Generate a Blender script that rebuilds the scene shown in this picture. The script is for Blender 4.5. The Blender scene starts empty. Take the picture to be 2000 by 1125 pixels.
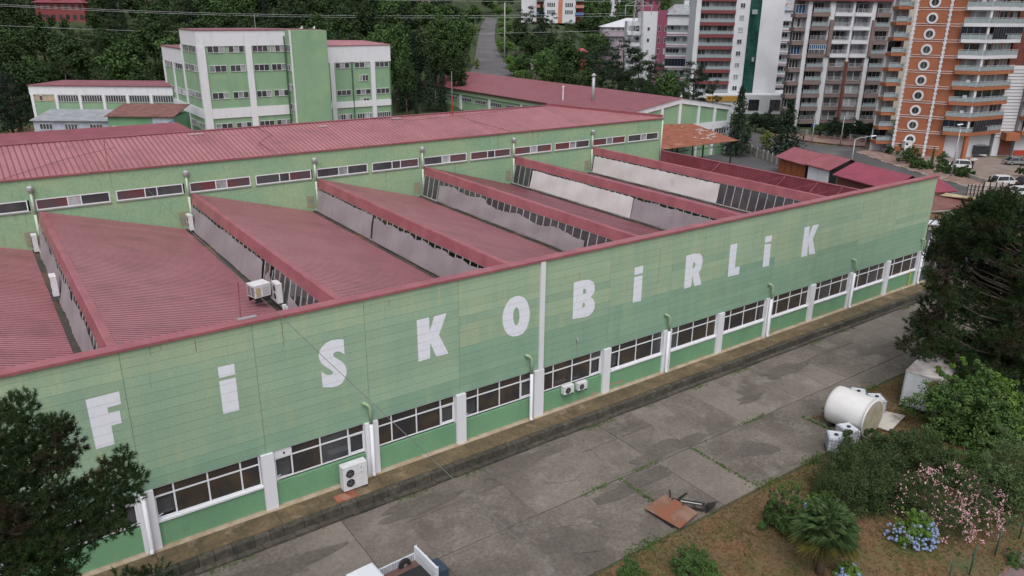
import bpy, bmesh, math, random
import numpy as np
from mathutils import Vector, Matrix
SC = bpy.context.scene
COL = SC.collection
# ---------------------------------------------------------------- camera
CAMP = (-3.812, -35.9175, 25.4338); YAW, PITCH, ROLL = 0.61989, 0.346106, 0.0102796; FPX = 1493.3875
_F = Vector((math.sin(YAW)*math.cos(PITCH), math.cos(YAW)*math.cos(PITCH), -math.sin(PITCH)))
_R = _F.cross(Vector((0, 0, 1))).normalized(); _U = _R.cross(_F)
_R, _U = _R*math.cos(ROLL)+_U*math.sin(ROLL), _U*math.cos(ROLL)-_R*math.sin(ROLL)
cam = bpy.data.cameras.new('camera'); co = bpy.data.objects.new('camera', cam); COL.objects.link(co)
cam.sensor_width = 36; cam.lens = 36*FPX/2000; cam.clip_start = .5; cam.clip_end = 6000
M = Matrix(((_R.x, _U.x, -_F.x, CAMP[0]), (_R.y, _U.y, -_F.y, CAMP[1]), (_R.z, _U.z, -_F.z, CAMP[2]), (0, 0, 0, 1)))
co.matrix_world = M
SC.camera = co
# ---------------------------------------------------------------- light
SUN_EL, SUN_AZ = math.radians(58), math.radians(215)
W = bpy.data.worlds.new('World'); SC.world = W; W.use_nodes = True
nt = W.node_tree; nt.nodes.clear()
sky = nt.nodes.new('ShaderNodeTexSky'); sky.sky_type = 'NISHITA'; sky.sun_disc = False
sky.sun_elevation = SUN_EL; sky.sun_rotation = SUN_AZ; sky.air_density = 1.0; sky.dust_density = 4.5; sky.ozone_density = .6; sky.altitude = 50
hs = nt.nodes.new('ShaderNodeHueSaturation'); hs.inputs['Saturation'].default_value = .33
bg = nt.nodes.new('ShaderNodeBackground'); bg.inputs[1].default_value = .105
wo = nt.nodes.new('ShaderNodeOutputWorld')
nt.links.new(sky.outputs[0], hs.inputs['Color']); nt.links.new(hs.outputs[0], bg.inputs[0]); nt.links.new(bg.outputs[0], wo.inputs[0])
sl = bpy.data.lights.new('sun', 'SUN'); sl.energy = .75; sl.angle = math.radians(45); sl.color = (1, .985, .96)
so = bpy.data.objects.new('sun', sl); COL.objects.link(so)
so.rotation_euler = (math.pi/2-SUN_EL, 0, math.pi-SUN_AZ)
SC.view_settings.view_transform = 'Standard'; SC.view_settings.look = 'None'; SC.view_settings.gamma = 1
SC.view_settings.use_curve_mapping = False; SC.view_settings.exposure = 0.58
SC.cycles.max_bounces = 5; SC.cycles.diffuse_bounces = 3; SC.cycles.glossy_bounces = 2; SC.cycles.transparent_max_bounces = 6
# ---------------------------------------------------------------- geometry helpers
def ray(u, v): return _F+_R*((u-1000)/FPX)-_U*((v-562.5)/FPX)
CV = Vector(CAMP)
def PD(u, v, s): return CV+ray(u, v)*s
def PZ(u, v, z): d = ray(u, v); return CV+d*((z-CV.z)/d.z)
def PY(u, v, y): d = ray(u, v); return CV+d*((y-CV.y)/d.y)
def PX(u, v, x): d = ray(u, v); return CV+d*((x-CV.x)/d.x)
SY, CY = math.sin(YAW), math.cos(YAW)
def ss(x, a, b):
    x = np.clip((np.asarray(x, float)-a)/(b-a), 0, 1); return x*x*(3-2*x)
def ground(x, y):
    x = np.asarray(x, float); y = np.asarray(y, float)
    b = -0.58+0*x
    dx, dy = x-CAMP[0], y-CAMP[1]; s = dx*SY+dy*CY; t = dx*CY-dy*SY
    hl = np.interp(s, [176, 215, 300, 420, 600, 1500, 4000], [0, 9, 26, 35, 50, 80, 120])
    hm = np.interp(s, [150, 215, 420, 600, 1500, 4000], [0, 10.2, 24, 42, 80, 120])
    hr = np.interp(s, [245, 320, 600, 1500, 4000], [0, 4, 46, 90, 140])
    a = ss(t, -38, -20); c = ss(t, 14, 50)
    return b+(hl*(1-a)+hm*a)*(1-c)+hr*c
def gz(x, y): return float(ground(x, y))
def G(u, v, dz=0):
    d = ray(u, v); lo, hi = 5., 3000.; k = 20.
    while k < 3000:
        p = CV+d*k
        if p.z < gz(p.x, p.y)+dz: break
        lo = k; k *= 1.03
    hi = k
    for _ in range(30):
        m = (lo+hi)/2; p = CV+d*m
        if p.z < gz(p.x, p.y)+dz: hi = m
        else: lo = m
    p = CV+d*hi; return p
def fdep(p): return (Vector(p)-CV).dot(_F)
class MB:
    def __init__(s): s.v = []; s.f = []; s.m = []
    def add(s, vs, fs, m=0):
        o = len(s.v); s.v += [tuple(v) for v in vs]; s.f += [tuple(i+o for i in f) for f in fs]; s.m += [m]*len(fs); return s
    def box(s, x0, x1, y0, y1, z0, z1, m=0):
        return s.add([(x0, y0, z0), (x1, y0, z0), (x1, y1, z0), (x0, y1, z0), (x0, y0, z1), (x1, y0, z1), (x1, y1, z1), (x0, y1, z1)],
                     [(0, 3, 2, 1), (4, 5, 6, 7), (0, 1, 5, 4), (1, 2, 6, 5), (2, 3, 7, 6), (3, 0, 4, 7)], m)
    def hexa(s, b, t, m=0):
        return s.add(list(b)+list(t), [(0, 3, 2, 1), (4, 5, 6, 7), (0, 1, 5, 4), (1, 2, 6, 5), (2, 3, 7, 6), (3, 0, 4, 7)], m)
    def tube(s, p0, p1, r, r1=None, n=6, m=0, cap=True):
        p0, p1 = Vector(p0), Vector(p1); r1 = r if r1 is None else r1
        d = (p1-p0).normalized(); a = d.orthogonal().normalized(); b = d.cross(a)
        vs = []
        for p, q in ((p0, r), (p1, r1)):
            for k in range(n):
                w = 2*math.pi*k/n; vs.append(p+a*(math.cos(w)*q)+b*(math.sin(w)*q))
        fs = [(k, (k+1) % n, n+(k+1) % n, n+k) for k in range(n)]
        if cap: fs += [tuple(range(n))[::-1], tuple(range(n, 2*n))]
        return s.add(vs, fs, m)
    def path(s, pts, r, n=6, m=0, r1=None):
        N = len(pts)-1
        for i in range(N):
            a = r if r1 is None else r+(r1-r)*i/N; b = r if r1 is None else r+(r1-r)*(i+1)/N
            s.tube(pts[i], pts[i+1], a, b, n, m)
        return s
    def sweep(s, pts, r, n=10, m=0):   # one smooth pipe through the points
        P = [Vector(p) for p in pts]; ref = Vector((1, .3, .2)).normalized(); vs = []
        for i, p in enumerate(P):
            d = (P[min(i+1, len(P)-1)]-P[max(i-1, 0)]).normalized(); a = (ref-d*ref.dot(d)).normalized(); b = d.cross(a)
            for k in range(n): w = 2*math.pi*k/n; vs.append(p+a*(math.cos(w)*r)+b*(math.sin(w)*r))
        fs = [(i*n+k, i*n+(k+1) % n, (i+1)*n+(k+1) % n, (i+1)*n+k) for i in range(len(P)-1) for k in range(n)]
        return s.add(vs, fs+[tuple(range(n))[::-1], tuple(range((len(P)-1)*n, len(P)*n))], m)
    def prism(s, poly, d, m=0):   # poly: 3d points (planar), d: extrusion vector
        n = len(poly); d = Vector(d); a = [Vector(p) for p in poly]; b = [p+d for p in a]
        return s.add(a+b, [tuple(range(n))[::-1], tuple(range(n, 2*n))]+[(i, (i+1) % n, n+(i+1) % n, n+i) for i in range(n)], m)
    def bar(s, p0, p1, w, h, m=0):   # rectangular bar between two points (w sideways, h up)
        p0, p1 = Vector(p0), Vector(p1); d = (p1-p0).normalized(); up = Vector((0, 0, 1))
        if abs(d.z) > .95: up = Vector((1, 0, 0))
        a = d.cross(up).normalized()*w/2; b = a.cross(d).normalized()*h/2
        return s.add([p0-a-b, p0+a-b, p0+a+b, p0-a+b, p1-a-b, p1+a-b, p1+a+b, p1-a+b],
                     [(0, 3, 2, 1), (4, 5, 6, 7), (0, 1, 5, 4), (1, 2, 6, 5), (2, 3, 7, 6), (3, 0, 4, 7)], m)
    def lathe(s, prof, c=(0, 0, 0), n=12, m=0, axis='z'):
        vs = []; fs = []
        for r, h in prof:
            for k in range(n):
                w = 2*math.pi*k/n; x, y, z = r*math.cos(w), r*math.sin(w), h
                if axis == 'x': x, y, z = z, x, y
                if axis == 'y': x, y, z = x, z, y
                vs.append((c[0]+x, c[1]+y, c[2]+z))
        for i in range(len(prof)-1):
            for k in range(n):
                fs.append((i*n+k, i*n+(k+1) % n, (i+1)*n+(k+1) % n, (i+1)*n+k))
        fs += [tuple(range(n))[::-1], tuple(range((len(prof)-1)*n, len(prof)*n))]
        return s.add(vs, fs, m)
    def mesh(s, name, mats, smooth=False):
        me = bpy.data.meshes.new(name); me.from_pydata(s.v, [], s.f)
        for k in (mats if isinstance(mats, (list, tuple)) else [mats]): me.materials.append(k)
        if max(s.m or [0]): me.polygons.foreach_set('material_index', s.m)
        if smooth: me.polygons.foreach_set('use_smooth', [True]*len(s.f))
        me.validate(); me.update(); return me
def link(name, me, parent=None, loc=(0, 0, 0), rot=(0, 0, 0)):
    o = bpy.data.objects.new(name, me); COL.objects.link(o)
    if parent: o.parent = parent
    o.location = loc; o.rotation_euler = rot; return o
def tag(o, label=None, cat=None, group=None, kind=None):
    if label: o['label'] = label
    if cat: o['category'] = cat
    if group: o['group'] = group
    if kind: o['kind'] = kind
    return o
def part(name, mb, mats, parent, loc=(0, 0, 0), rot=(0, 0, 0), label=None, kind=None, smooth=False):
    return tag(link(name, mb.mesh(name, mats, smooth), parent, loc, rot), label, None, None, kind)
def thing(name, label, cat, loc=(0, 0, 0), rz=0, group=None):
    return tag(link(name, None, None, loc, (0, 0, rz)), label, cat, group)
def solo(name, mb, mats, label, cat, loc=(0, 0, 0), rot=(0, 0, 0), group=None, smooth=False):
    return tag(link(name, mb.mesh(name, mats, smooth), None, loc, rot), label, cat, group)
def struct(name, mb, mats, kind='structure', smooth=False):
    return tag(link(name, mb.mesh(name, mats, smooth)), kind=kind)
_bc = {}
def bx(name, parent, x0, x1, y0, y1, z0, z1, m, label=None, rot=(0, 0, 0)):   # box part, mesh shared between alike boxes
    dx, dy, dz = round(x1-x0, 4), round(y1-y0, 4), round(z1-z0, 4); k = (dx, dy, dz, m.name)
    if k not in _bc: _bc[k] = MB().box(0, dx, 0, dy, 0, dz).mesh(name, m)
    return tag(link(name, _bc[k], parent, (x0, y0, z0), rot), label)
def copy_tree(o, parent=None):
    c = o.copy(); COL.objects.link(c); c.parent = parent
    for ch in list(o.children): copy_tree(ch, c)
    return c
# ---------------------------------------------------------------- materials
MATS = {}
def mat(name, c, rough=.8, c2=None, sc=1., det=4, lo=.4, hi=.6, bump=0., bsc=None, metal=0., spec=.5, coord='Object', stretch=(1, 1, 1), rnd=0., isl=0., spk=0., spks=9., c3=None, sc3=.3, lo3=.5, hi3=.65, st3=(1, 1, 1), trans=0.):
    if name in MATS: return MATS[name]
    m = bpy.data.materials.new(name); m.use_nodes = True; MATS[name] = m
    nt = m.node_tree; N = nt.nodes; Lk = nt.links; P = N['Principled BSDF']
    P.inputs['Roughness'].default_value = rough; P.inputs['Metallic'].default_value = metal
    P.inputs['Specular IOR Level'].default_value = spec
    col = N.new('ShaderNodeRGB'); col.outputs[0].default_value = (*c, 1); out = col.outputs[0]
    if coord == 'World':
        tc = N.new('ShaderNodeNewGeometry').outputs['Position']
    else: tc = N.new('ShaderNodeTexCoord').outputs[coord]
    def noise(sc, st, det):
        mp = N.new('ShaderNodeMapping'); mp.inputs['Scale'].default_value = st; Lk.new(tc, mp.inputs[0])
        n = N.new('ShaderNodeTexNoise'); n.inputs['Scale'].default_value = sc; n.inputs['Detail'].default_value = det; n.inputs['Roughness'].default_value = .6
        Lk.new(mp.outputs[0], n.inputs[0]); return n.outputs[0]
    def mixn(a, cc, fac, lo, hi):
        mr = N.new('ShaderNodeMapRange'); mr.inputs[1].default_value = lo; mr.inputs[2].default_value = hi; Lk.new(fac, mr.inputs[0])
        mx = N.new('ShaderNodeMix'); mx.data_type = 'RGBA'; Lk.new(mr.outputs[0], mx.inputs[0]); Lk.new(a, mx.inputs[6]); mx.inputs[7].default_value = (*cc, 1); return mx.outputs[2]
    if c2: out = mixn(out, c2, noise(sc, stretch, det), lo, hi)
    if c3: out = mixn(out, c3, noise(sc3, st3, 5), lo3, hi3)
    if spk:
        mr = N.new('ShaderNodeMapRange'); mr.inputs[1].default_value = .3; mr.inputs[2].default_value = .7; mr.inputs[3].default_value = 1-spk; mr.inputs[4].default_value = 1+spk; Lk.new(noise(spks, (1, 1, 1), 9), mr.inputs[0])
        h = N.new('ShaderNodeHueSaturation'); Lk.new(mr.outputs[0], h.inputs['Value']); Lk.new(out, h.inputs['Color']); out = h.outputs[0]
    for amt, kind in ((rnd, 'o'), (isl, 'i')):
        if amt:
            src = N.new('ShaderNodeObjectInfo').outputs['Random'] if kind == 'o' else N.new('ShaderNodeNewGeometry').outputs['Random Per Island']
            mr = N.new('ShaderNodeMapRange'); mr.inputs[3].default_value = 1-amt; mr.inputs[4].default_value = 1+amt; Lk.new(src, mr.inputs[0])
            h = N.new('ShaderNodeHueSaturation'); Lk.new(mr.outputs[0], h.inputs['Value']); Lk.new(out, h.inputs['Color']); out = h.outputs[0]
    Lk.new(out, P.inputs['Base Color'])
    if bump:
        b = N.new('ShaderNodeBump'); b.inputs['Strength'].default_value = 1; b.inputs['Distance'].default_value = bump
        Lk.new(noise(bsc or sc*6, (1, 1, 1), 6), b.inputs['Height']); Lk.new(b.outputs[0], P.inputs['Normal'])
    if trans:
        P.inputs['Subsurface Weight'].default_value = 0
    return m
# ---------------------------------------------------------------- palette
white = mat('white_paint', (.68, .69, .74), .6, (.56, .57, .6), 1.2, lo=.5, hi=.8, coord='World', stretch=(1, 1, .25))
pvc = mat('white_frame', (.7, .71, .75), .5)
lettw = mat('letter_paint', (.74, .76, .85), .6, (.66, .68, .76), 3, lo=.5, hi=.8, coord='World')
gpan = mat('green_panel_paint', (.29, .41, .29), .65, (.245, .375, .275), .45, det=6, lo=.38, hi=.66, bump=.006, bsc=3, coord='World', stretch=(1, 1, .35), rnd=.05,
           c3=(.34, .42, .27), sc3=1.1, lo3=.52, hi3=.75, st3=(1.6, 1, .12), spk=.10)
gpan2 = mat('green_panel_faded', (.335, .44, .30), .65, (.275, .40, .285), .5, det=6, lo=.36, hi=.62, bump=.006, bsc=3, coord='World', stretch=(1, 1, .3), rnd=.05,
            c3=(.385, .45, .29), sc3=1.4, lo3=.48, hi3=.75, st3=(1.6, 1, .14), spk=.10)
gpan3 = mat('green_panel_dark', (.235, .37, .265), .65, (.20, .34, .25), .6, det=6, lo=.38, hi=.66, bump=.006, bsc=3, coord='World', stretch=(1, 1, .35), rnd=.05, spk=.10, c3=(.27, .39, .26), sc3=.9, lo3=.52, hi3=.75, st3=(1.6, 1, .14))
gwall = mat('green_wall_paint', (.155, .32, .18), .75, (.135, .285, .165), .5, det=6, spk=.08, coord='World', stretch=(1, 1, .5), bump=.004, bsc=6)
gback = mat('green_backing_wall', (.17, .25, .18), .9)  # dark green backing wall seen through the panel joints
grear = mat('green_faded_wall', (.29, .41, .245), .75, (.225, .375, .24), .35, det=6, lo=.38, hi=.62, coord='World', stretch=(.5, 1, 1), bump=.01, bsc=2,
            c3=(.15, .25, .15), sc3=1.3, lo3=.60, hi3=.8, st3=(2, 1, .15), spk=.12, spks=5)
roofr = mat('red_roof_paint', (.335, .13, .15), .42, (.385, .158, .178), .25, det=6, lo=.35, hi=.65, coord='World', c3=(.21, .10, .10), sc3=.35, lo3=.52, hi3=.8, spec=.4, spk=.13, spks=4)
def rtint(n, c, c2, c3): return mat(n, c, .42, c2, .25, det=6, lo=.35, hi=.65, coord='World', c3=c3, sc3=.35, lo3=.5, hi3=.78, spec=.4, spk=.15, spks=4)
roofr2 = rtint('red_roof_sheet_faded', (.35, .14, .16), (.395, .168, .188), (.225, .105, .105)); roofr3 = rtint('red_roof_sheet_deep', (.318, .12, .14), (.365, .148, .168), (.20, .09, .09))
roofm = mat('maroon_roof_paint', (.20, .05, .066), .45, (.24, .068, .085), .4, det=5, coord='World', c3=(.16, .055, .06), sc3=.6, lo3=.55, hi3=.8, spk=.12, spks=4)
groove = mat('roof_groove_shade_dirt', (.225, .09, .102), .8)  # groove shade painted in along with dirt, so the ribs read
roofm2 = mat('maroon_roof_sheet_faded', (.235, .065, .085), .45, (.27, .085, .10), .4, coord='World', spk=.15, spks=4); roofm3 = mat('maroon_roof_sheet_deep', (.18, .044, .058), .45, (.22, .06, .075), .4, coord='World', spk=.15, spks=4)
grooved = mat('roof_groove_dark_shade', (.10, .038, .045), .8)  # deeper painted shade for the grooves of the sawtooth and maroon sheets
trimr = mat('red_trim_paint', (.27, .08, .10), .42, (.33, .11, .13), .6, coord='World', spk=.1)
tarp = mat('grey_tarpaulin', (.31, .28, .30), .8, (.265, .24, .255), .4, det=5, coord='World', stretch=(1, 1, .3), bump=.03, bsc=1.5)
tarpw = mat('pale_sheet', (.62, .60, .60), .8, (.56, .54, .54), .5, det=5, coord='World', c3=(.33, .31, .3), sc3=.35, lo3=.62, hi3=.85)
glassd = mat('dark_glass', (.045, .047, .055), .12, (.075, .075, .08), .5, coord='World', spec=.6)
glassb = mat('brown_glass', (.052, .040, .030), .14, (.085, .062, .04), .7, det=3, lo=.45, hi=.75, coord='World', spec=.5, c3=(.03, .03, .034), sc3=.6, lo3=.4, hi3=.6)  # opaque brown panes with uneven tone
glassr = mat('painted_roof_reflection_glass', (.15, .05, .05), .15, (.09, .07, .08), .35, det=2, coord='World', spec=.5)  # red base colour imitates the roof reflected in the rear windows
glassl = mat('pale_curtain_glass', (.25, .27, .29), .2, (.38, .39, .40), 1.5, coord='World', rnd=.3)
metal = mat('galvanised_metal', (.38, .39, .40), .5, metal=.3)
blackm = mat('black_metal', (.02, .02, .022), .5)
gutter = mat('dirty_gutter', (.05, .045, .04), .9, (.16, .08, .05), .5, lo=.5, hi=.7, coord='World')
conc = mat('yard_concrete', (.185, .158, .138), .85, (.105, .088, .076), .16, det=10, lo=.38, hi=.66, coord='World', bump=.012, bsc=8, rnd=.04, c3=(.235, .21, .19), sc3=.7, lo3=.5, hi3=.8, spk=.22, spks=6)
mossy = mat('mossy_concrete', (.155, .112, .062), .9, (.085, .065, .036), .7, det=9, lo=.36, hi=.62, coord='World', bump=.015, bsc=6, c3=(.25, .19, .13), sc3=.8, lo3=.58, hi3=.75, spk=.25, spks=5)
beige = mat('bare_plaster', (.42, .35, .27), .9, (.33, .25, .17), 1.5, coord='World')
stone = mat('kerb_stone', (.085, .07, .058), .95, (.045, .045, .035), 3, coord='World', bump=.02, bsc=8, rnd=.25)
rust = mat('rusted_iron', (.30, .095, .05), .75, (.20, .06, .035), 1.2, det=7, coord='World', c3=(.33, .2, .15), sc3=.9, lo3=.55, hi3=.7)
asph = mat('asphalt', (.085, .082, .086), .85, (.062, .06, .064), .15, det=8, coord='World', bump=.006, bsc=12, c3=(.12, .115, .115), sc3=.12, lo3=.55, hi3=.75, spk=.12, spks=3)
acw = mat('appliance_white', (.68, .69, .72), .4, (.6, .6, .62), 3)
concd = mat('yard_concrete_dark', (.160, .136, .118), .88, (.094, .079, .068), .3, det=10, lo=.36, hi=.66, coord='World', bump=.015, bsc=8, rnd=.08, c3=(.19, .165, .15), sc3=.9, lo3=.52, hi3=.75, spk=.28, spks=5)
concl = mat('yard_concrete_light', (.190, .164, .144), .85, (.12, .102, .088), .2, det=10, lo=.4, hi=.7, coord='World', bump=.012, bsc=8, rnd=.06, spk=.2, spks=6)
joint = mat('slab_joint_soil', (.06, .052, .036), .95, (.055, .085, .025), .6, lo=.5, hi=.6, coord='World')
# ---------------------------------------------------------------- terrain
dirt = mat('dry_soil', (.15, .085, .045), .95, (.115, .085, .04), .25, det=8, lo=.42, hi=.6, coord='World', bump=.03, bsc=3, c3=(.075, .095, .03), sc3=.35, lo3=.54, hi3=.7, spk=.35, spks=5)
hillm = mat('hillside_undergrowth', (.022, .042, .012), .95, (.045, .06, .02), .08, det=8, coord='World', bump=.2, bsc=.8)
xs = np.concatenate([np.linspace(-1500, -140, 18), np.arange(-120, 300, 6), np.linspace(320, 3000, 40)])
ys = np.concatenate([np.linspace(-900, -80, 10), np.arange(-66, 460, 6), np.linspace(490, 3200, 40)])
Xg, Yg = np.meshgrid(xs, ys); Zg = ground(Xg, Yg)-.25
mb = MB(); nx, ny = len(xs), len(ys)
mb.v = [(float(a), float(b), float(c)) for a, b, c in zip(Xg.ravel(), Yg.ravel(), Zg.ravel())]
for j in range(ny-1):
    for i in range(nx-1):
        mb.f.append((j*nx+i, j*nx+i+1, (j+1)*nx+i+1, (j+1)*nx+i))
        s_ = (Xg[j, i]-CAMP[0])*SY+(Yg[j, i]-CAMP[1])*CY; mb.m.append(1 if s_ > 172 else 0)
struct('ground', mb, [dirt, hillm], smooth=True)
def strip(name, left, right, dz, m, thick=None, step=4.):   # ribbon between two polylines, draped on the ground
    def res(pl, n):
        pl = [Vector((p[0], p[1], 0)) for p in pl]; d = [0]
        for a, b in zip(pl, pl[1:]): d.append(d[-1]+(b-a).length)
        return [Vector(((np.interp(q, d, [p.x for p in pl])), (np.interp(q, d, [p.y for p in pl])), 0)) for q in np.linspace(0, d[-1], n)]
    L = sum((Vector(b[:2])-Vector(a[:2])).length for a, b in zip(left, left[1:])); n = max(3, int(L/step))
    a, b = res(left, n), res(right, n); mb = MB()
    W = 5
    for i in range(n):
        for k in range(W):
            p = a[i].lerp(b[i], k/(W-1)); mb.v.append((p.x, p.y, gz(p.x, p.y)+dz))
    for i in range(n-1):
        for k in range(W-1): mb.f.append((i*W+k, i*W+k+1, (i+1)*W+k+1, (i+1)*W+k))
    mb.m = [0]*len(mb.f)
    if thick:
        lo = [(x, y, z-thick) for x, y, z in mb.v]; o = len(mb.v); mb.v += lo
        for i in range(n-1):
            mb.add([], []); mb.f.append((i*W, (i+1)*W, o+(i+1)*W, o+i*W)); mb.f.append((i*W+W-1, o+i*W+W-1, o+(i+1)*W+W-1, (i+1)*W+W-1)); mb.m += [0, 0]
        for i in (0, n-1):
            for k in range(W-1): mb.f.append((i*W+k, i*W+k+1, o+i*W+k+1, o+i*W+k)); mb.m.append(0)
    return struct(name, mb, m)
# ---------------------------------------------------------------- main factory hall
fac = thing('factory_hall', 'long green factory hall with white wall letters and sawtooth red roof', 'factory')
XL, XR = -18., 72.4
# backing wall, pilasters, cladding
part('wall', MB().box(XL, XR, .06, .35, 3.4, 10.82), gback, fac)
part('end_wall', MB().box(72.02, 72.35, .4, 36.2, -2.4, 8.0), gwall, fac)
part('end_wall', MB().box(XL, XL+.3, .4, 36.2, -1, 8.0), gwall, fac)
mb = MB()
zrows = [3.40]+[3.44+.5*r for r in range(1, 15)]+[10.83]
rr = random.Random(4)
edges = [XL]+[6.*i for i in range(-2, 13)]+[XR]
for i in range(len(edges)-1):
    x0, x1 = edges[i], edges[i+1]; last = i == len(edges)-2
    if last: x0 = edges[i]; x1 = XR
    for r in range(15):
        z0, z1 = zrows[r], zrows[r+1]
        if x1-x0 < 1:
            m_ = gpan2
        else:
            k = (x0/6.)
            if r < 5: m_ = gpan3 if (k >= 3 or r < 2) else gpan
            elif r < 6: m_ = gpan3 if k >= 3 and rr.random() < .5 else gpan
            else: m_ = gpan2 if (k >= 3 and rr.random() < .85) or r > 11 else gpan
            if k == 7 and r < 7: m_ = gpan3
        spl = [x0, x1]
        if x1-x0 > 5 and k >= 6 and True: spl = [x0, x0+3, x1] if (i % 2 or r > 6) else [x0, x1]
        for a, b in zip(spl, spl[1:]):
            bx('cladding_panel', fac, a+.009, b-.009, rr.choice([-.004, 0, .003]), .058, z0+.0065, z1-.0065, m_)
part('parapet_coping', MB().box(XL-.1, XR+.08, -.14, .55, 10.84, 10.97).box(XL-.1, XR+.08, .36, .5, 6.4, 10.838), trimr, fac)
part('expansion_joint_cover', MB().box(23.98, 24.33, -.13, -.006, 3.3, 10.83), white, fac)
for i in range(-2, 13):
    x = 6.*i; w = .40 if i % 2 == 0 else .33
    if i == 12: x = 71.95
    bx('pilaster', fac, x-w, x+w, -.16, .30, -.02, 3.396, white)
    if i % 2 == 0:
        xo = -.75 if i == 4 else -.1
        g = MB().sweep([(x+xo-.34, -.02, 4.72), (x+xo-.2, -.2, 4.68), (x+xo-.08, -.28, 4.58), (x+xo-.01, -.3, 4.4), (x+xo, -.3, 4.2), (x+xo, -.3, 3.42)], .10)
        part('downpipe_elbow', g, mat('green_pipe', (.27, .38, .24), .7), fac, smooth=True)
        part('downpipe', MB().sweep([(x+xo, -.3, 3.42), (x+xo, -.3, .35), (x+xo-.02, -.34, .18), (x+xo-.06, -.46, .07)], .11), white, fac, smooth=True)
# windows under the panels
cols = [(.40, 1.33), (1.37, 2.97), (3.01, 4.62), (4.66, 5.60)]
fm = MB()
for x0, x1, z0, z1 in [(.36, 5.64, 1.55, 1.63), (.36, 5.64, 3.32, 3.39), (.36, 5.64, 2.80, 2.88), (.36, .43, 1.63, 3.32), (5.57, 5.64, 1.63, 3.32)]+[(c[1]-.02, c[1]+.06, 1.63, 3.32) for c in cols[:3]]:
    yo = .0 if z1-z0 > .2 else -.004
    fm.box(x0, x1, .1+yo, .17+yo, z0, z1)
fmesh = fm.mesh('window', pvc)
silm = MB().box(.34, 5.66, -.08, .2, 1.44, 1.545).mesh('sill', pvc)
tilt = {(0, 0): 1, (1, 3): 1, (1, 0): 1, (2, 3): 0, (3, 0): 0, (3, 3): 1, (5, 0): 1, (4, 3): 1, (-1, 3): 1}
for i in range(-3, 12):
    x = 6.*i
    w_ = link('window', fmesh, fac, (x, 0, 0)); link('sill', silm, w_)
    for c, (a, b) in enumerate(cols):
        gm = glassb if rr.random() < .94 else glassd
        bx('pane', w_, a+.03, b-.0, .125, .135, 2.885, 3.315, gm)
        if (i, c) == (1, 0):
            w_.children[-1].hide_render = False
        if (i, c) in tilt:
            sb = MB()
            L = b-a-.08; H = 1.12
            for q in [(0, L, 0, .055), (0, L, H-.055, H), (0, .055, .055, H-.055), (L-.055, L, .055, H-.055)]: sb.box(q[0], q[1], 0, .05, q[2], q[3])
            part('open_sash', sb, pvc, w_, (a+.05, .14, 1.65), (0, 0, .5 if c == 0 else -.0))
            if c: w_.children[-1].rotation_euler = (.0, 0, .45)
            bx('pane', w_, a+.03, b, .30, .31, 1.63, 2.80, glassd)
        else:
            bx('pane', w_, a+.03, b, .125, .135, 1.63, 2.80, gm)
    bx('spandrel_wall', fac, x+.33, x+5.67, .0, .2, .05, 1.44, gwall)
part('blanking_panel', MB().box(6.40, 7.36, .07, .095, 2.86, 3.4).lathe([(.06, 0), (.06, .03)], (6.95, .04, 3.1), 10, 1, 'y'), [pvc, blackm], fac)
part('wall_base', MB().box(XL, XR, -.03, .18, -.6, .06), beige, fac)
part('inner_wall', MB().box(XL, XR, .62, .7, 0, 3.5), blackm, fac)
peel = mat('peeled_patch', (.36, .27, .19), .9, (.3, .2, .14), 5, coord='World')
for i in range(-2, 12):   # patches where the green paint has come off
    for q in range(2):
        if rr.random() < .6:
            x0, w0 = 6*i+rr.uniform(.6, 5), rr.uniform(.12, .5); n = 9; z0 = rr.uniform(.12, .32)
            part('peeled_paint', MB().prism([(x0+w0*math.cos(a_)*rr.uniform(.5, 1), -.004, z0+.10+.16*math.sin(a_)*rr.uniform(.4, 1)) for a_ in [2*math.pi*k_/n for k_ in range(n)]], (0, .006, 0)), peel, fac)
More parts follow.
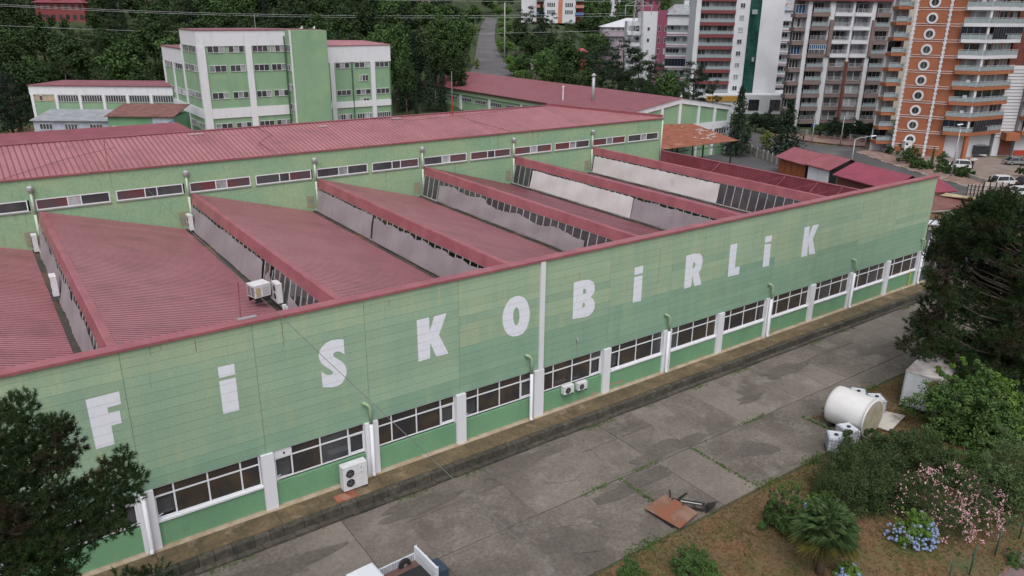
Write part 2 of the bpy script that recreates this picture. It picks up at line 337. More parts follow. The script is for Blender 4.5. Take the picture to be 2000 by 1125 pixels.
# painted letters: thin paint cut along the panel joints
LET = {"F":[[[-1.63,8.89],[-0.25,8.92],[-0.26,8.27],[-0.83,8.25],[-0.84,7.98],[-0.37,7.97],[-0.37,7.31],[-0.81,7.31],[-0.82,6.34],[-1.6,6.33]]],"i0":[[[4.15,8.95],[4.95,8.92],[4.94,8.35],[4.16,8.34]],[[4.14,8.18],[4.94,8.17],[4.93,6.34],[4.13,6.36]]],"S":[[[10.73,8.82],[10.74,7.91],[10.64,8.01],[10.47,8.16],[10.3,8.21],[10.15,8.17],[10.07,8.09],[10.13,7.94],[10.34,7.74],[10.57,7.52],[10.72,7.27],[10.79,6.99],[10.77,6.78],[10.66,6.51],[10.45,6.27],[10.19,6.17],[9.87,6.19],[9.36,6.34],[9.36,7.28],[9.49,7.12],[9.69,6.98],[9.89,6.95],[10.0,6.99],[10.0,7.09],[9.88,7.24],[9.62,7.48],[9.42,7.73],[9.31,7.98],[9.28,8.23],[9.33,8.44],[9.47,8.65],[9.73,8.85],[10.04,8.93],[10.42,8.9]]],"K0":[[[15.18,8.91],[15.98,8.91],[16.0,8.03],[16.32,8.89],[17.15,8.92],[16.61,7.65],[17.22,6.31],[16.39,6.32],[16.01,7.31],[15.98,6.33],[15.2,6.3]]],"O":[[[22.38,8.9],[22.71,8.74],[23.0,8.39],[23.17,7.94],[23.23,7.51],[23.17,7.02],[22.99,6.55],[22.71,6.28],[22.28,6.2],[21.89,6.27],[21.56,6.47],[21.28,6.87],[21.15,7.31],[21.11,7.77],[21.2,8.2],[21.4,8.56],[21.68,8.83],[22.05,8.93]],[[22.19,8.19],[22.33,8.04],[22.4,7.73],[22.42,7.44],[22.36,7.12],[22.23,6.97],[22.11,6.99],[22.0,7.16],[21.94,7.45],[21.93,7.75],[21.99,8.03],[22.1,8.17]]],"B":[[[26.76,8.92],[27.43,8.93],[28.05,8.86],[28.44,8.64],[28.6,8.3],[28.61,7.94],[28.47,7.72],[28.28,7.6],[28.52,7.4],[28.67,7.11],[28.68,6.74],[28.51,6.42],[28.14,6.24],[27.57,6.27],[26.77,6.34]],[[27.6,8.32],[27.78,8.27],[27.87,8.09],[27.79,7.93],[27.58,7.95]],[[27.59,7.34],[27.77,7.28],[27.83,7.08],[27.72,6.97],[27.57,6.99]]],"i1":[[[32.21,8.95],[33.02,8.93],[33.03,8.38],[32.22,8.37]],[[32.22,8.24],[33.03,8.22],[33.04,6.31],[32.23,6.35]]],"R":[[[37.37,8.91],[38.2,8.93],[38.75,8.83],[39.1,8.58],[39.23,8.23],[39.2,7.84],[39.09,7.52],[38.88,7.34],[39.33,6.31],[38.55,6.3],[38.22,7.23],[38.18,6.34],[37.42,6.32]],[[38.18,8.25],[38.37,8.21],[38.44,8.03],[38.39,7.82],[38.16,7.75]]],"L":[[[42.23,8.92],[43.03,8.92],[43.05,6.96],[43.64,6.95],[43.65,6.29],[42.31,6.33]]],"i2":[[[46.43,8.92],[47.26,8.9],[47.27,8.4],[46.47,8.37]],[[46.45,8.26],[47.26,8.19],[47.37,6.32],[46.55,6.34]]],"K1":[[[51.54,8.91],[52.28,8.89],[52.29,7.99],[52.67,8.9],[53.54,8.89],[52.96,7.7],[53.62,6.28],[52.78,6.31],[52.39,7.48],[52.47,6.28],[51.64,6.31]]]}
def letter(ch, polys, lab):
    me = bpy.data.meshes.new('painted_letter'); bm = bmesh.new()
    outer = polys[:1]; holes = []
    if ch.startswith('i'): outer = polys
    elif len(polys) > 1: holes = polys[1:]
    for P in outer:
        if not holes:
            bm.faces.new([bm.verts.new((x, 0, z)) for x, z in P])
        else:
            loops = [[bm.verts.new((x, 0, z)) for x, z in Q] for Q in [P]+holes]
            es = []
            for lp in loops:
                for k in range(len(lp)): es.append(bm.edges.new((lp[k], lp[(k+1) % len(lp)])))
            bmesh.ops.triangle_fill(bm, use_beauty=True, use_dissolve=False, edges=es)
    bmesh.ops.recalc_face_normals(bm, faces=bm.faces)
    for f in bm.faces:
        if f.normal.y > 0: f.normal_flip()
    xs_ = [v.co.x for v in bm.verts]
    for zc in [3.44+.5*r for r in range(1, 15)]:
        for s_ in (-.005, .005):
            bmesh.ops.bisect_plane(bm, geom=bm.verts[:]+bm.edges[:]+bm.faces[:], plane_co=(0, 0, zc+s_), plane_no=(0, 0, 1))
    dead = [f for f in bm.faces if any(abs(f.calc_center_median().z-(3.44+.5*r)) < .0049 for r in range(1, 15))]
    bmesh.ops.delete(bm, geom=dead, context='FACES')
    bmesh.ops.solidify(bm, geom=bm.faces[:], thickness=.002)
    bm.to_mesh(me); bm.free(); me.materials.append(lettw)
    tag(link('painted_letter', me, fac, (0, -.012, 0)), lab)
for k, v in LET.items():
    lab = {'i0': 'white letter i after the F', 'i1': 'white letter i after the B', 'i2': 'white letter i after the L', 'K0': 'white letter K after the S', 'K1': 'white letter K at the end of the word'}.get(k, 'white painted letter '+k[0])
    letter(k, v, lab)
# rust runs on cladding (stains with their own shape)
rustrun = mat('rust_run', (.16, .10, .045), .8, (.22, .2, .1), 6, coord='World')
sb = MB()
for x, z0, z1 in [(1.3, 10.3, 10.75), (1.75, 10.5, 10.75), (3.3, 10.0, 10.6), (1.1, 8.7, 9.4), (7.5, 9.2, 10.6), (13.2, 9.3, 10.6), (13.5, 10.1, 10.5), (27.2, 9.0, 9.6), (26.0, 9.3, 9.7), (34.6, 7.2, 9.9), (39.3, 9.0, 10.3), (46.0, 8.4, 10.0), (46.1, 7.3, 8.0), (39.15, 7.5, 8.7), (62.1, 7.2, 9.6), (57., 8.9, 9.6), (65., 9., 9.5)]:
    w = rr.uniform(.01, .035); n = 6
    for k in range(n):
        za, zb = z1-(z1-z0)*k/n, z1-(z1-z0)*(k+.8)/n; dx = rr.uniform(-.02, .02)
        sb.box(x+dx-w/2, x+dx+w/2, -.0175, -.0165, zb, za)
part('rust_streaks', sb, rustrun, fac, kind='stuff')
# sawtooth roof
RZ, VZ = 9.67, 6.55
rq2 = random.Random(17)
def corr_x(x0, z0, x1, z1, y0, y1, sp=.35, h=.06):   # ribbed sheet, ribs running along x
    mb = MB(); n = int((y1-y0)/sp); prev = None; nx_ = (z1-z0)/math.hypot(x1-x0, z1-z0)
    prof = []
    for k in range(n):
        if k % 3 == 0: tn = rq2.choice([0, 0, 2, 3])
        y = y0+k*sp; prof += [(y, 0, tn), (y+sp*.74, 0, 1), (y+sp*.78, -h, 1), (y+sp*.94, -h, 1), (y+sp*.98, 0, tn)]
    prof = prof+[(y1, 0, 0)]
    for y, d, _ in prof: mb.v += [(x0, y, z0+d), (x1, y, z1+d)]
    for k in range(len(prof)-1): mb.f.append((2*k, 2*k+1, 2*k+3, 2*k+2)); mb.m.append(prof[k][2])
    return mb
def tarp_mesh(x, y0, y1, z0f, z1f, seed, amp=.05):
    r = random.Random(seed); n = max(8, int(abs(y1-y0)/.25)); mb = MB(); K = 7
    for i in range(n+1):
        y = y0+(y1-y0)*i/n; wv = amp*(.7*math.sin(y*2.3+seed)+.4*math.sin(y*6.1+seed*2)); top = z1f(y)+r.uniform(-.06, .04)
        for k in range(K):
            q = k/(K-1); z = z0f+(top-z0f)*q; xx = x-.43*(1-(z-6.6)/2.2)
            mb.v.append((xx-.115-abs(wv)*(1-q*.6)-.03*math.sin(q*5+y), y+wv*.6*(1-q), z))
    for i in range(n):
        for k in range(K-1): mb.f.append((i*K+k, i*K+k+1, (i+1)*K+k+1, (i+1)*K+k))
    mb.m = [0]*len(mb.f); return mb
T = {-1: [(0.6, 36, 6.75, lambda y: 8.75, tarp)],
     0: [(8.5, 33.5, 6.75, lambda y: 8.75-.25*max(0, math.sin(y*1.7)), tarp), (3.2, 8.5, 6.75, lambda y: 7.3+(y-3.2)*.25, tarp)],
     1: [(16.2, 35.5, 6.7, lambda y: 8.7, tarp), (14.0, 15.4, 6.9, lambda y: 8.4-abs(y-14.8)*.9, tarp), (.7, 10.8, 6.7, lambda y: 7.75+.07*math.sin(2*y)-(.35 if y < 5 else 0), tarp)],
     2: [(23.5, 35.6, 6.7, lambda y: 8.75, tarp), (.7, 23.2, 6.7, lambda y: 8.62+.08*math.sin(y*2.3), tarp)],
     3: [(9.2, 32.6, 6.75, lambda y: 8.6-(.42 if y < 24 else .1)+.12*math.sin(y*1.1), tarp)],
     4: [(16.2, 32.5, 6.75, lambda y: 8.72, tarpw), (.7, 16.1, 6.75, lambda y: 8.66+.05*math.sin(y*2), tarp)],
     5: [(15.8, 35.6, 6.75, lambda y: 8.72, tarpw)]}
for k in range(-1, 6):
    X = 12.*k
    cx1 = X+10.95
    if k == 5: cx1 = 72.0
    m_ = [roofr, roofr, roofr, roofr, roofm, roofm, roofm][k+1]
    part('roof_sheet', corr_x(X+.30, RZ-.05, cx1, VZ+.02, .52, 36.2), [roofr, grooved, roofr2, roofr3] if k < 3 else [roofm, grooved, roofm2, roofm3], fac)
    # ridge fascia: rounded red band over the glazing
    band = MB(); pts = [(X+.40, RZ-.03), (X+.06, RZ+.02), (X-.03, RZ-.03), (X-.20, RZ-.82), (X-.15, RZ-.84), (X+.04, RZ-.08), (X+.40, RZ-.12)]
    band.prism([(a, .5, b) for a, b in pts], (0, 35.72, 0)); part('ridge_flashing', band, trimr, fac)
    # glazing frame
    fr = MB(); xt, zt, xb, zb = X-.14, 8.84, X-.58, 6.66
    fr.bar((xt, .5, zt), (xt, 36.2, zt), .06, .10).bar((xb, .5, zb), (xb, 36.2, zb), .08, .14)
    y = .9
    while y < 36.2:
        fr.bar((xt-.03, y, zt), (xb-.03, y, zb), .05, .06); y += 1.0
    part('clerestory_frame', fr, mat('pale_frame', (.5, .5, .5), .6, (.35, .33, .31), 2, coord='World'), fac)
    y = .9; gp = MB().hexa([(xb, .03, zb), (xb, .97, zb), (xb+.02, .97, zb), (xb+.02, .03, zb)], [(xt, .03, zt), (xt, .97, zt), (xt+.02, .97, zt), (xt+.02, .03, zt)])
    gme = gp.mesh('clerestory_pane', glassd)
    # only panes the sheets leave open are separate
    cov = [(a, b) for a, b, *_ in T.get(k, []) if not (k in (3,) or (k == 1 and a < 5) or (k == 0 and a < 5))]
    while y < 35.5:
        if not any(a-.5 < y and y+1 < b+.5 for a, b in cov): link('clerestory_pane', gme, fac, (0, y, 0))
        y += 1.0
    for j, (a, b, z0, zf, tm) in enumerate(T.get(k, [])):
        part('tarpaulin', tarp_mesh(X-.14, a, b, z0, zf, k*3+j+2, .05 if tm is tarp else .02), tm, fac, smooth=True, label='grey sheet hung over roof glazing' if tm is tarp else 'white sheet fixed over roof glazing')
    part('valley_gutter', MB().box(X-1.15, X-.6, .5, 36.25, VZ-.12, VZ-.02).box(X-.66, X-.5, .5, 36.25, VZ-.3, VZ+.08), gutter, fac)
part('ridge_brace', MB().tube((11.2, 14, 6.6), (11.75, 14.2, 8.6), .03), metal, fac)
# maroon ribbed end parapet
mb = MB().box(71.9, 72.0, .5, 36.2, 6.5, 8.12).box(71.85, 72.3, .5, 36.2, 8.13, 8.22)
y = .7
while y < 36.1: mb.box(71.84, 71.899, y, y+.12, 6.6, 8.119); y += .55
part('end_parapet_sheet', mb, roofm, fac)
for y in (26., 16.5, 12.3, 9.3):
    part('parapet_stay', MB().tube((71.8, y, 8.1), (69.6, y-.5, 7.3), .03).tube((71.8, y, 8.1), (70.6, y+2.6, 7.0), .02), trimr, fac)
# little things of the roof
part('lightning_rod', MB().tube((5.68, .6, 10.9), (5.75, .6, 12.9), .035), trimr, fac)
part('walkway_bracket', MB().box(5.5, 6.4, .3, .5, 10.98, 11.05), metal, fac)
part('cable_bracket', MB().tube((27.2, -.02, 4.9), (27.15, -.25, 4.75), .05).tube((27.2, -.03, 4.8), (27.25, -.03, 3.5), .015), metal, fac)
part('gas_pipe', MB().path([(70.3, -.2, 1.7), (70.3, -.2, .1)], .05), mat('yellow_paint', (.5, .42, .06), .6), fac)
# platform along the wall
plat = thing('loading_platform', 'mossy concrete platform along the foot of the green facade', 'platform', (20, -1, 0))
def pz(x): return gz(x, 0)
pm = MB()
xx = XL
cuts = [XL, 9.0, 10.4, 15.6, 16.6, 24.6, 35.2, 36.8, 47.4, 49.0, 60.2, 61.8, 73.5]
segs = sorted(set([float(v) for v in np.arange(XL, 74, 6)]+[73.5]))
for a, b in zip(segs, segs[1:]):
    o = MB().box(a-20+.01, b-20-.01, -.66, .94, -.45, -.012+.012*rr.random()); part('platform_slab', o, mossy, plat)
part('wall_drain_strip', MB().box(XL-20, 53.5, .66, .965, -.45, .02), beige, plat)
for a, b in ((9.1, 10.3), (24.9, 25.9), (16.2, 17.0), (35.2, 36.4), (47.5, 48.8), (60.3, 61.6)):
    part('inspection_cover', MB().box(a-20, b-20, -.62, .05, -.0, .035), rust if a == 9.1 else mossy, plat)
x = XL
while x < 73.4:
    L = rr.uniform(.7, 1.15); h = gz(x, -2)
    o = MB(); j = rr.uniform(-.03, .03)
    part('kerb_stone', MB().box(x-20+.015, x-20+L-.015, -1.06+j, -.68, h-.2, -.02+rr.uniform(-.02, .03)), stone, plat)
    x += L
x = XL
while x < 73.2:
    L = rr.uniform(1.2, 2.1); h = gz(x, -2.3)
    part('footing_stone', MB().box(x-20+.015, x-20+L-.015, -1.42+rr.uniform(-.03, .03), -1.08, h-.2, h+.13+rr.uniform(-.02, .03)), stone, plat); x += L
# ---------------------------------------------------------------- rear block
rb = thing('rear_block', 'long green block with strip windows and pinkish red roof behind the sawtooth roofs', 'factory', (27, 36.3, 0))
def L_(x, y): return (x-27, y-36.3)
D = 36.3
mb = MB().box(XL-27, 45, 0, .3, 5.9, 9.78).box(XL-27, 45, 0, .3, 10.70, 12.40)
for k in range(-1, 6):
    mb.box(12*k-.55-27, 12*k-.12-27, 0, .3, 9.78, 10.70).box(12*k+5.35-27, 12*k+5.85-27, 0, .3, 9.78, 10.70)
mb.box(71.3-27, 45, 0, .3, 9.78, 10.70).box(XL-27, -12.5-27, 0, .3, 9.78, 10.70)
part('wall', mb, grear, rb)
part('end_wall', MB().box(44.7, 45, .3, 17, -2.4, 12.38), grear, rb)
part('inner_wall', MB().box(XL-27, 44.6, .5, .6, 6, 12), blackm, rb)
for k in range(-1, 6):
    for a, b in ((-.12, 5.35), (5.85, 11.3)):
        x0, x1 = 12*k+a-27, 12*k+b-27
        fr = MB(); W_ = x1-x0; c1, c2 = W_*.42, W_*.60
        for q in [(0, W_, .02, .10), (0, W_, .84, .92), (0, .08, .10, .84), (W_-.08, W_, .10, .84), (c1-.04, c1+.04, .10, .84), (c2-.04, c2+.04, .10, .84)]: fr.box(q[0], q[1], -.02, .08, q[2], q[3])
        w_ = part('window', fr, pvc, rb, (x0, 0, 9.78))
        part('sill', MB().box(-.06, W_+.06, -.1, .1, -.08, .015), mat('grey_sill', (.25, .26, .24), .9), w_)
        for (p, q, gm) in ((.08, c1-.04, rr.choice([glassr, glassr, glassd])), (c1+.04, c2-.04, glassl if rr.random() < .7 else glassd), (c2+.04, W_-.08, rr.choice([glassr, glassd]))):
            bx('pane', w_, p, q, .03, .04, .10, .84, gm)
    X = 12*k-27
    part('downpipe', MB().path([(X-.33, -.14, 11.4), (X-.33, -.14, 9.5), (X-.30, -.2, 6.7)], .11, 8), mat('pale_green_pipe', (.5, .58, .48), .6), rb, smooth=True)
    part('rain_hopper', MB().lathe([(.14, -.35), (.26, -.1), (.27, .1), (.18, .22)], (X-.33, -.2, 11.65), 10), metal, rb)
    bx('vent_hatch', rb, X-1.35, X-.62, -.03, .02, 6.9, 8.1, mat('hatch_board', (.30, .27, .17), .8, (.22, .24, .2), 2, coord='World'))
part('downpipe', MB().path([(44.8, -.14, 12.2), (44.8, -.14, 6.7)], .11, 8), mat('pale_green_pipe', (.5, .58, .48)), rb, smooth=True)
part('eave_trim', MB().box(XL-27-.1, 45.1, -.16, .4, 12.401, 12.52), trimr, rb)
def roof_y(x0, x1, y0, z0, y1f, z1f, sp=.45, h=.05):   # ribs along y
    mb = MB(); x = x0
    while x < x1:
        if int((x-x0)/sp+.01) % 2 == 0: tn = rq2.choice([0, 0, 2, 3])
        for xx_, d, q in ((x, 0, tn), (x+sp*.74, 0, 1), (x+sp*.79, -h, 1), (x+sp*.93, -h, 1)):
            yy = y1f(xx_); mb.v += [(xx_, y0, z0+d), (xx_, yy, z1f(yy)+d)]; mb.m.append(q)
        x += sp
    n = len(mb.v)//2
    for k in range(n-1): mb.f.append((2*k, 2*k+2, 2*k+3, 2*k+1))
    mb.m = mb.m[:n-1]; return mb
RY, RZ2 = 8.3, 14.0; SL = (RZ2-12.5)/(RY+.1)
part('roof_sheet', roof_y(XL-27, 45., -.12, 12.53, lambda x: RY if x < 32 else max(-.05, RY-(x-32)*(RY/13.)), lambda y: 12.53+(y+.12)*SL), [roofr, groove, roofr2, roofr3], rb)
part('roof_sheet', roof_y(XL-27, 32., 17., 12.45, lambda x: RY, lambda y: 12.53+(RY+.12)*SL), [roofr, groove, roofr2, roofr3], rb)
part('hip_sheet', MB().add([(32, RY, 12.53+(RY+.12)*SL), (45, -.05, 12.53), (45, 17, 12.45), (32, 17, 12.45)], [(0, 1, 2, 3)]), roofm, rb)
part('ridge_cap', MB().bar((XL-27, RY, 14.05), (32, RY, 14.05), .5, .08).bar((32, RY+.1, 14.15), (45, .1, 12.72), .3, .28), roofm, rb)
part('lightning_rod', MB().tube((5.62-27, .1, 12.5), (5.62-27, .1, 15.3), .035), trimr, rb)
part('antenna_mast', MB().tube((43.9-27, 7.2, 13.7), (43.9-27, 7.2, 16.2), .06, m=0).tube((43.9-27, 7.2, 16.2), (43.9-27, 7.2, 18.9), .035, m=1), [mat('red_mast', (.4, .03, .03), .5), metal], rb)
for pts_ in ([(20, -.1, 12.62), (19.5, 3.2, 13.2), (21.5, 5.2, 13.6), (20.7, 8.2, 14.1)], [(34, 8, 14.1), (38, 6.1, 13.8), (47, 6.5, 13.9), (58, 8.1, 14.15)], [(47.5, 0, 12.6), (45, 4, 13.4), (44, 8, 14.1)], [(-2, -.1, 12.62), (3, 3, 13.3), (7, 5, 13.6)]): part('roof_cable', MB().path([(a_-27, b_, c_) for a_, b_, c_ in pts_], .018, 4), blackm, rb)
for (x, y, w) in ((14, 7.4, 1.4), (27, 6.8, 1.0), (36, 7.6, 1.2)):
    part('roof_patch', MB().box(x-27, x-27+w, y-.3, y+.3, 12.53+y*SL+.0, 12.53+y*SL+.09), mat('patch_grey', (.4, .3, .3), .6), rb)
# lower roof strip behind the ridge
solo('rear_lean_to_roof', MB().hexa([(-20, 56, 11.4), (19, 56, 11.4), (17, 62, 12.6), (-20, 62, 12.6)], [(-20, 56, 11.5), (19, 56, 11.5), (17, 62, 12.8), (-20, 62, 12.8)]), roofm, 'narrow red roof strip just behind the long pinkish roof', 'roof')
# ---------------------------------------------------------------- yard of concrete slabs
yard = tag(link('yard', MB().hexa([(-25, -13.6, gz(-25, 0)-.4), (40, -13.6, gz(46, 0)-.4), (40, -1.2, gz(46, 0)-.4), (-25, -1.2, gz(-25, 0)-.4)],
     [(-25, -13.6, gz(-25, 0)-.06), (40, -13.6, gz(46, 0)-.06), (40, -1.2, gz(46, 0)-.06), (-25, -1.2, gz(-25, 0)-.06)]).hexa(
     [(40, -10.2, gz(46, 0)-.4), (100, -10.2, gz(100, 0)-.4), (100, -1.2, gz(100, 0)-.4), (40, -1.2, gz(46, 0)-.4)],
     [(40, -10.2, gz(46, 0)-.06), (100, -10.2, gz(100, 0)-.06), (100, -1.2, gz(100, 0)-.06), (40, -1.2, gz(46, 0)-.06)]).mesh('yard', joint)), kind='structure')
ry = random.Random(11)
xj = [-24+6*i+ry.uniform(-.4, .4) for i in range(21)]
for i in range(len(xj)-1):
    a, b = xj[i], xj[i+1]
    for (y0, y1) in ((-13.3, -8.05), (-8.0, -1.45)):
        if y0 < -10 and a > 36: 
            y0 = -9.9
        sub = [(y0, y1)]
        if y1 > -2 and ry.random() < .35: c = ry.uniform(-5.6, -4.2); sub = [(y0, c-.015), (c+.015, y1)]
        spl = [(a, b)] if ry.random() < .6 else [(a, (a+b)/2-.012), ((a+b)/2+.012, b)]
        for (p, q) in sub:
            for (c, d) in spl:
                h = ry.uniform(-.012, .012); e = .004
                def cz(x): return gz(x, -5)+h
                bev = MB().hexa([(c+e, p+e, cz(c)-.12), (d-e, p+e, cz(d)-.12), (d-e, q-e, cz(d)-.12), (c+e, q-e, cz(c)-.12)],
                                [(c+e, p+e, cz(c)), (d-e, p+e, cz(d)), (d-e, q-e, cz(d)), (c+e, q-e, cz(c))])
                part('concrete_slab', bev, concd if (y1 < -7 and ry.random() < .62) or (y1 > -2 and p < -5 and ry.random() < .12) or (q > -2 and len(sub) > 1) else (concl if ry.random() < .3 else conc), yard)
# side yard beyond the right end
sy = MB().prism([(72.6, -1.2, -1.), (100, -1.2, -1.), (104, 30, -1.), (117, 50, -1.), (125, 62, -1.), (131, 76, -1.), (122, 76, -1.), (122, 64, -1.), (72.6, 64, -1.)], (0, 0, .44))
struct('side_yard', sy, asph)
damp = mat('damp_patch', (.122, .103, .089), .7, (.098, .083, .072), .8, det=8, coord='World', spk=.25, spks=5)
rdp = random.Random(9)
for k, (x, y, a, b_) in enumerate([(29.5, -7.2, 2.2, .7), (24.6, -8.9, 2.6, .7), (26.8, -7.6, 1.4, .5), (33.5, -10.5, 1.4, .8), (13, -3.6, 2.8, .6), (21, -3.4, 3.2, .5), (5, -4.2, 2.6, .7), (45, -4.4, 3, .6), (55, -6.5, 2.4, .7), (39, -5.8, 1.6, .4), (18, -10.8, 1.5, 1.1), (9.5, -9, 1.6, .9), (50, -8.9, 2, .5)]):
    n = 40; ph = [rdp.uniform(0, 6.28) for _ in range(5)]
    P_ = []
    for i in range(n):
        w_ = 2*math.pi*i/n; r_ = 1+.22*math.sin(2*w_+ph[0])+.16*math.sin(3*w_+ph[1])+.10*math.sin(5*w_+ph[2])+.07*math.sin(9*w_+ph[3])+rdp.uniform(-.04, .04); P_.append((x+a*r_*math.cos(w_), y+b_*r_*math.sin(w_), -.5585+.0004*k))
    part('damp_patch', MB().add(P_, [tuple(range(n))]), damp, yard, kind='stuff')
# ---------------------------------------------------------------- vegetation helpers
NR = np.random.default_rng(5)
def npmesh(name, V, F, m, smooth=False, mi=None):
    me = bpy.data.meshes.new(name); V = np.asarray(V, np.float32); F = np.asarray(F, np.int32); k = F.shape[1]
    me.vertices.add(len(V)); me.vertices.foreach_set('co', V.ravel()); me.loops.add(F.size); me.loops.foreach_set('vertex_index', F.ravel())
    me.polygons.add(len(F)); me.polygons.foreach_set('loop_start', np.arange(0, F.size, k, dtype=np.int32)); me.polygons.foreach_set('loop_total', np.full(len(F), k, np.int32))
    for q in (m if isinstance(m, (list, tuple)) else [m]): me.materials.append(q)
    if mi is not None: me.polygons.foreach_set('material_index', np.asarray(mi, np.int32))
    me.update(calc_edges=True); return me
def unit(v): return v/np.maximum(np.linalg.norm(v, axis=-1, keepdims=True), 1e-9)
def leaves(P, out, size, asp=.55, r=None, jit=.9):   # one rhombic leaf per point, roughly facing 'out'
    r = r or NR; n = len(P); nr = unit(out+r.normal(0, jit, (n, 3)))
    a = unit(np.cross(nr, r.normal(0, 1, (n, 3)))); b = np.cross(nr, a); s = (size*r.uniform(.6, 1.3, n))[:, None]
    V = np.stack([P-a*s*.5, P-b*s*asp*.5+a*s*.05, P+a*s*.5, P+b*s*asp*.5+a*s*.05], 1).reshape(-1, 3)
    return V, np.arange(4*n).reshape(-1, 4)
def clump_pts(C, R, per, r, shell=.55):
    C = np.repeat(np.asarray(C, float), per, 0); R = np.repeat(np.asarray(R, float).reshape(-1, 1 if np.ndim(R) == 1 else 3), per, 0)
    d = unit(r.normal(0, 1, (len(C), 3))); q = (shell+(1-shell)*r.uniform(0, 1, (len(C), 1)))
    return C+d*R*q, d
def needles(P, D, L, n, r, w=.018):   # tufts: n thin triangles around direction D
    m = len(P); P = np.repeat(P, n, 0); D = unit(np.repeat(D, n, 0)+r.normal(0, .62, (m*n, 3))); s = unit(np.cross(D, r.normal(0, 1, (m*n, 3))))*w
    Lr = (L*r.uniform(.6, 1.2, m*n))[:, None]; V = np.stack([P-s, P+s, P+D*Lr], 1).reshape(-1, 3); return V, np.arange(3*m*n).reshape(-1, 3)
leafm = dict(
 dark=mat('leaf_dark_green', (.021, .044, .014), .7, (.034, .064, .018), .35, lo=.4, hi=.6, isl=.45, rnd=.35, spec=.25),
 mid=mat('leaf_mid_green', (.036, .078, .018), .65, (.052, .10, .025), .4, lo=.4, hi=.6, isl=.4, rnd=.3, spec=.3),
 bright=mat('leaf_bright_green', (.075, .17, .03), .6, (.11, .21, .045), .6, lo=.4, hi=.6, isl=.35, rnd=.12, spec=.3),
 conifer=mat('leaf_conifer', (.014, .030, .017), .8, (.023, .042, .022), .5, lo=.4, hi=.6, isl=.4, rnd=.3, spec=.2),
 yellow=mat('leaf_yellow_green', (.17, .20, .03), .6, (.11, .17, .03), .7, isl=.35, spec=.3),
 olive=mat('leaf_olive', (.085, .13, .05), .6, (.06, .10, .03), .6, isl=.4, spec=.3))
bark = mat('bark', (.06, .045, .035), .95, (.1, .08, .065), 4, bump=.02)
def trunk_mb(h, r, lean=0., seed=0, limbs=6, spread=2., top=.9):
    q = random.Random(seed); mb = MB(); pts = [(0, 0, -.4)]
    for k in range(1, 6): z = h*top*k/5; pts.append((lean*z/h+q.uniform(-.04, .04)*h*.2, q.uniform(-.04, .04)*h*.2, z))
    mb.path(pts, r, 7, r1=r*.25)
    for i in range(limbs):
        z = h*q.uniform(.3, .85); a = q.uniform(0, 6.28); L = spread*q.uniform(.5, 1)*(1-.5*z/h); b = (lean*z/h, 0, z)
        mb.path([b, (b[0]+math.cos(a)*L*.5, math.sin(a)*L*.5, z+L*.22), (b[0]+math.cos(a)*L, math.sin(a)*L, z+L*.5)], r*.35, 5, r1=r*.1)
    return mb
PR = {}
def proto(kind, seed):   # unit tree: height 10, nominal crown width 6
    k = (kind, seed)
    if k in PR: return PR[k]
    r = np.random.default_rng(seed*7+hash(kind) % 1 + len(kind)*13); H = 10.
    if kind in ('broad', 'round', 'bushy'):
        n = 46; c = []; R = []
        z0 = {'broad': 2.2, 'round': 2.6, 'bushy': .4}[kind]
        while len(c) < n:
            p = r.uniform(-1, 1, 3)
            if .2 < np.linalg.norm(p) < 1: c.append((p[0]*2.35, p[1]*2.35, (z0+H)/2+p[2]*(H-z0-1.2)/2)); R.append(r.uniform(.6, 1.15))
        P, d = clump_pts(c, np.array(R), 75, r); V, F = leaves(P, d+np.array([0, 0, .35]), .42, .6, r)
        tr = trunk_mb(H*.8, .22, 0, seed, 7, 2.4)
    elif kind in ('spruce', 'cypress'):
        P = []; d = []
        wd = 3. if kind == 'spruce' else 1.5
        for z in np.arange(.9, 9.9, .30 if kind == 'spruce' else .25):
            rad = wd*(1-z/10.2)**.85*r.uniform(.85, 1.08); m = int(26+rad*26)
            a = r.uniform(0, 6.283, m); nb = 9; a0 = r.uniform(0, 1); lobed = .72+.28*np.cos(nb*(a+a0))
            q = r.uniform(.25, 1, m)**.6*rad*lobed
            P.append(np.stack([np.cos(a)*q, np.sin(a)*q, z-q*.28+r.normal(0, .06, m)+.12*(q/rad)**3], 1)); d.append(np.stack([np.cos(a)*.5, np.sin(a)*.5, np.full(m, .9)], 1))
        P = np.concatenate(P); d = np.concatenate(d); P = np.repeat(P, 2, 0)+r.normal(0, .07, (len(P)*2, 3)); d = np.repeat(d, 2, 0)
        V, F = leaves(P, d, .40, .38, r, .45); tr = trunk_mb(H*.97, .17, 0, seed, 0, 1)
    elif kind == 'pine':
        c = []; R = []
        for z in np.arange(3.0, 9.8, .62):
            rad = 2.7*math.sin(math.pi*min(1, max(.1, (10.4-z)/8.6)))**.8
            for a in r.uniform(0, 6.283, 5 if z < 8.5 else 2): q = rad*r.uniform(.45, 1); c.append((math.cos(a)*q, math.sin(a)*q, z+r.uniform(-.3, .3))); R.append((r.uniform(.6, 1.0), r.uniform(.6, 1.0), r.uniform(.3, .5)))
        P, d = clump_pts(c, np.array(R), 85, r, .3); V, F = leaves(P, d+np.array([0, 0, .6]), .34, .3, r, .8)
        tr = trunk_mb(H*.93, .2, .3, seed, 12, 2.6)
    M_ = {}
    PR[k] = (V, F, tr, M_); return PR[k]
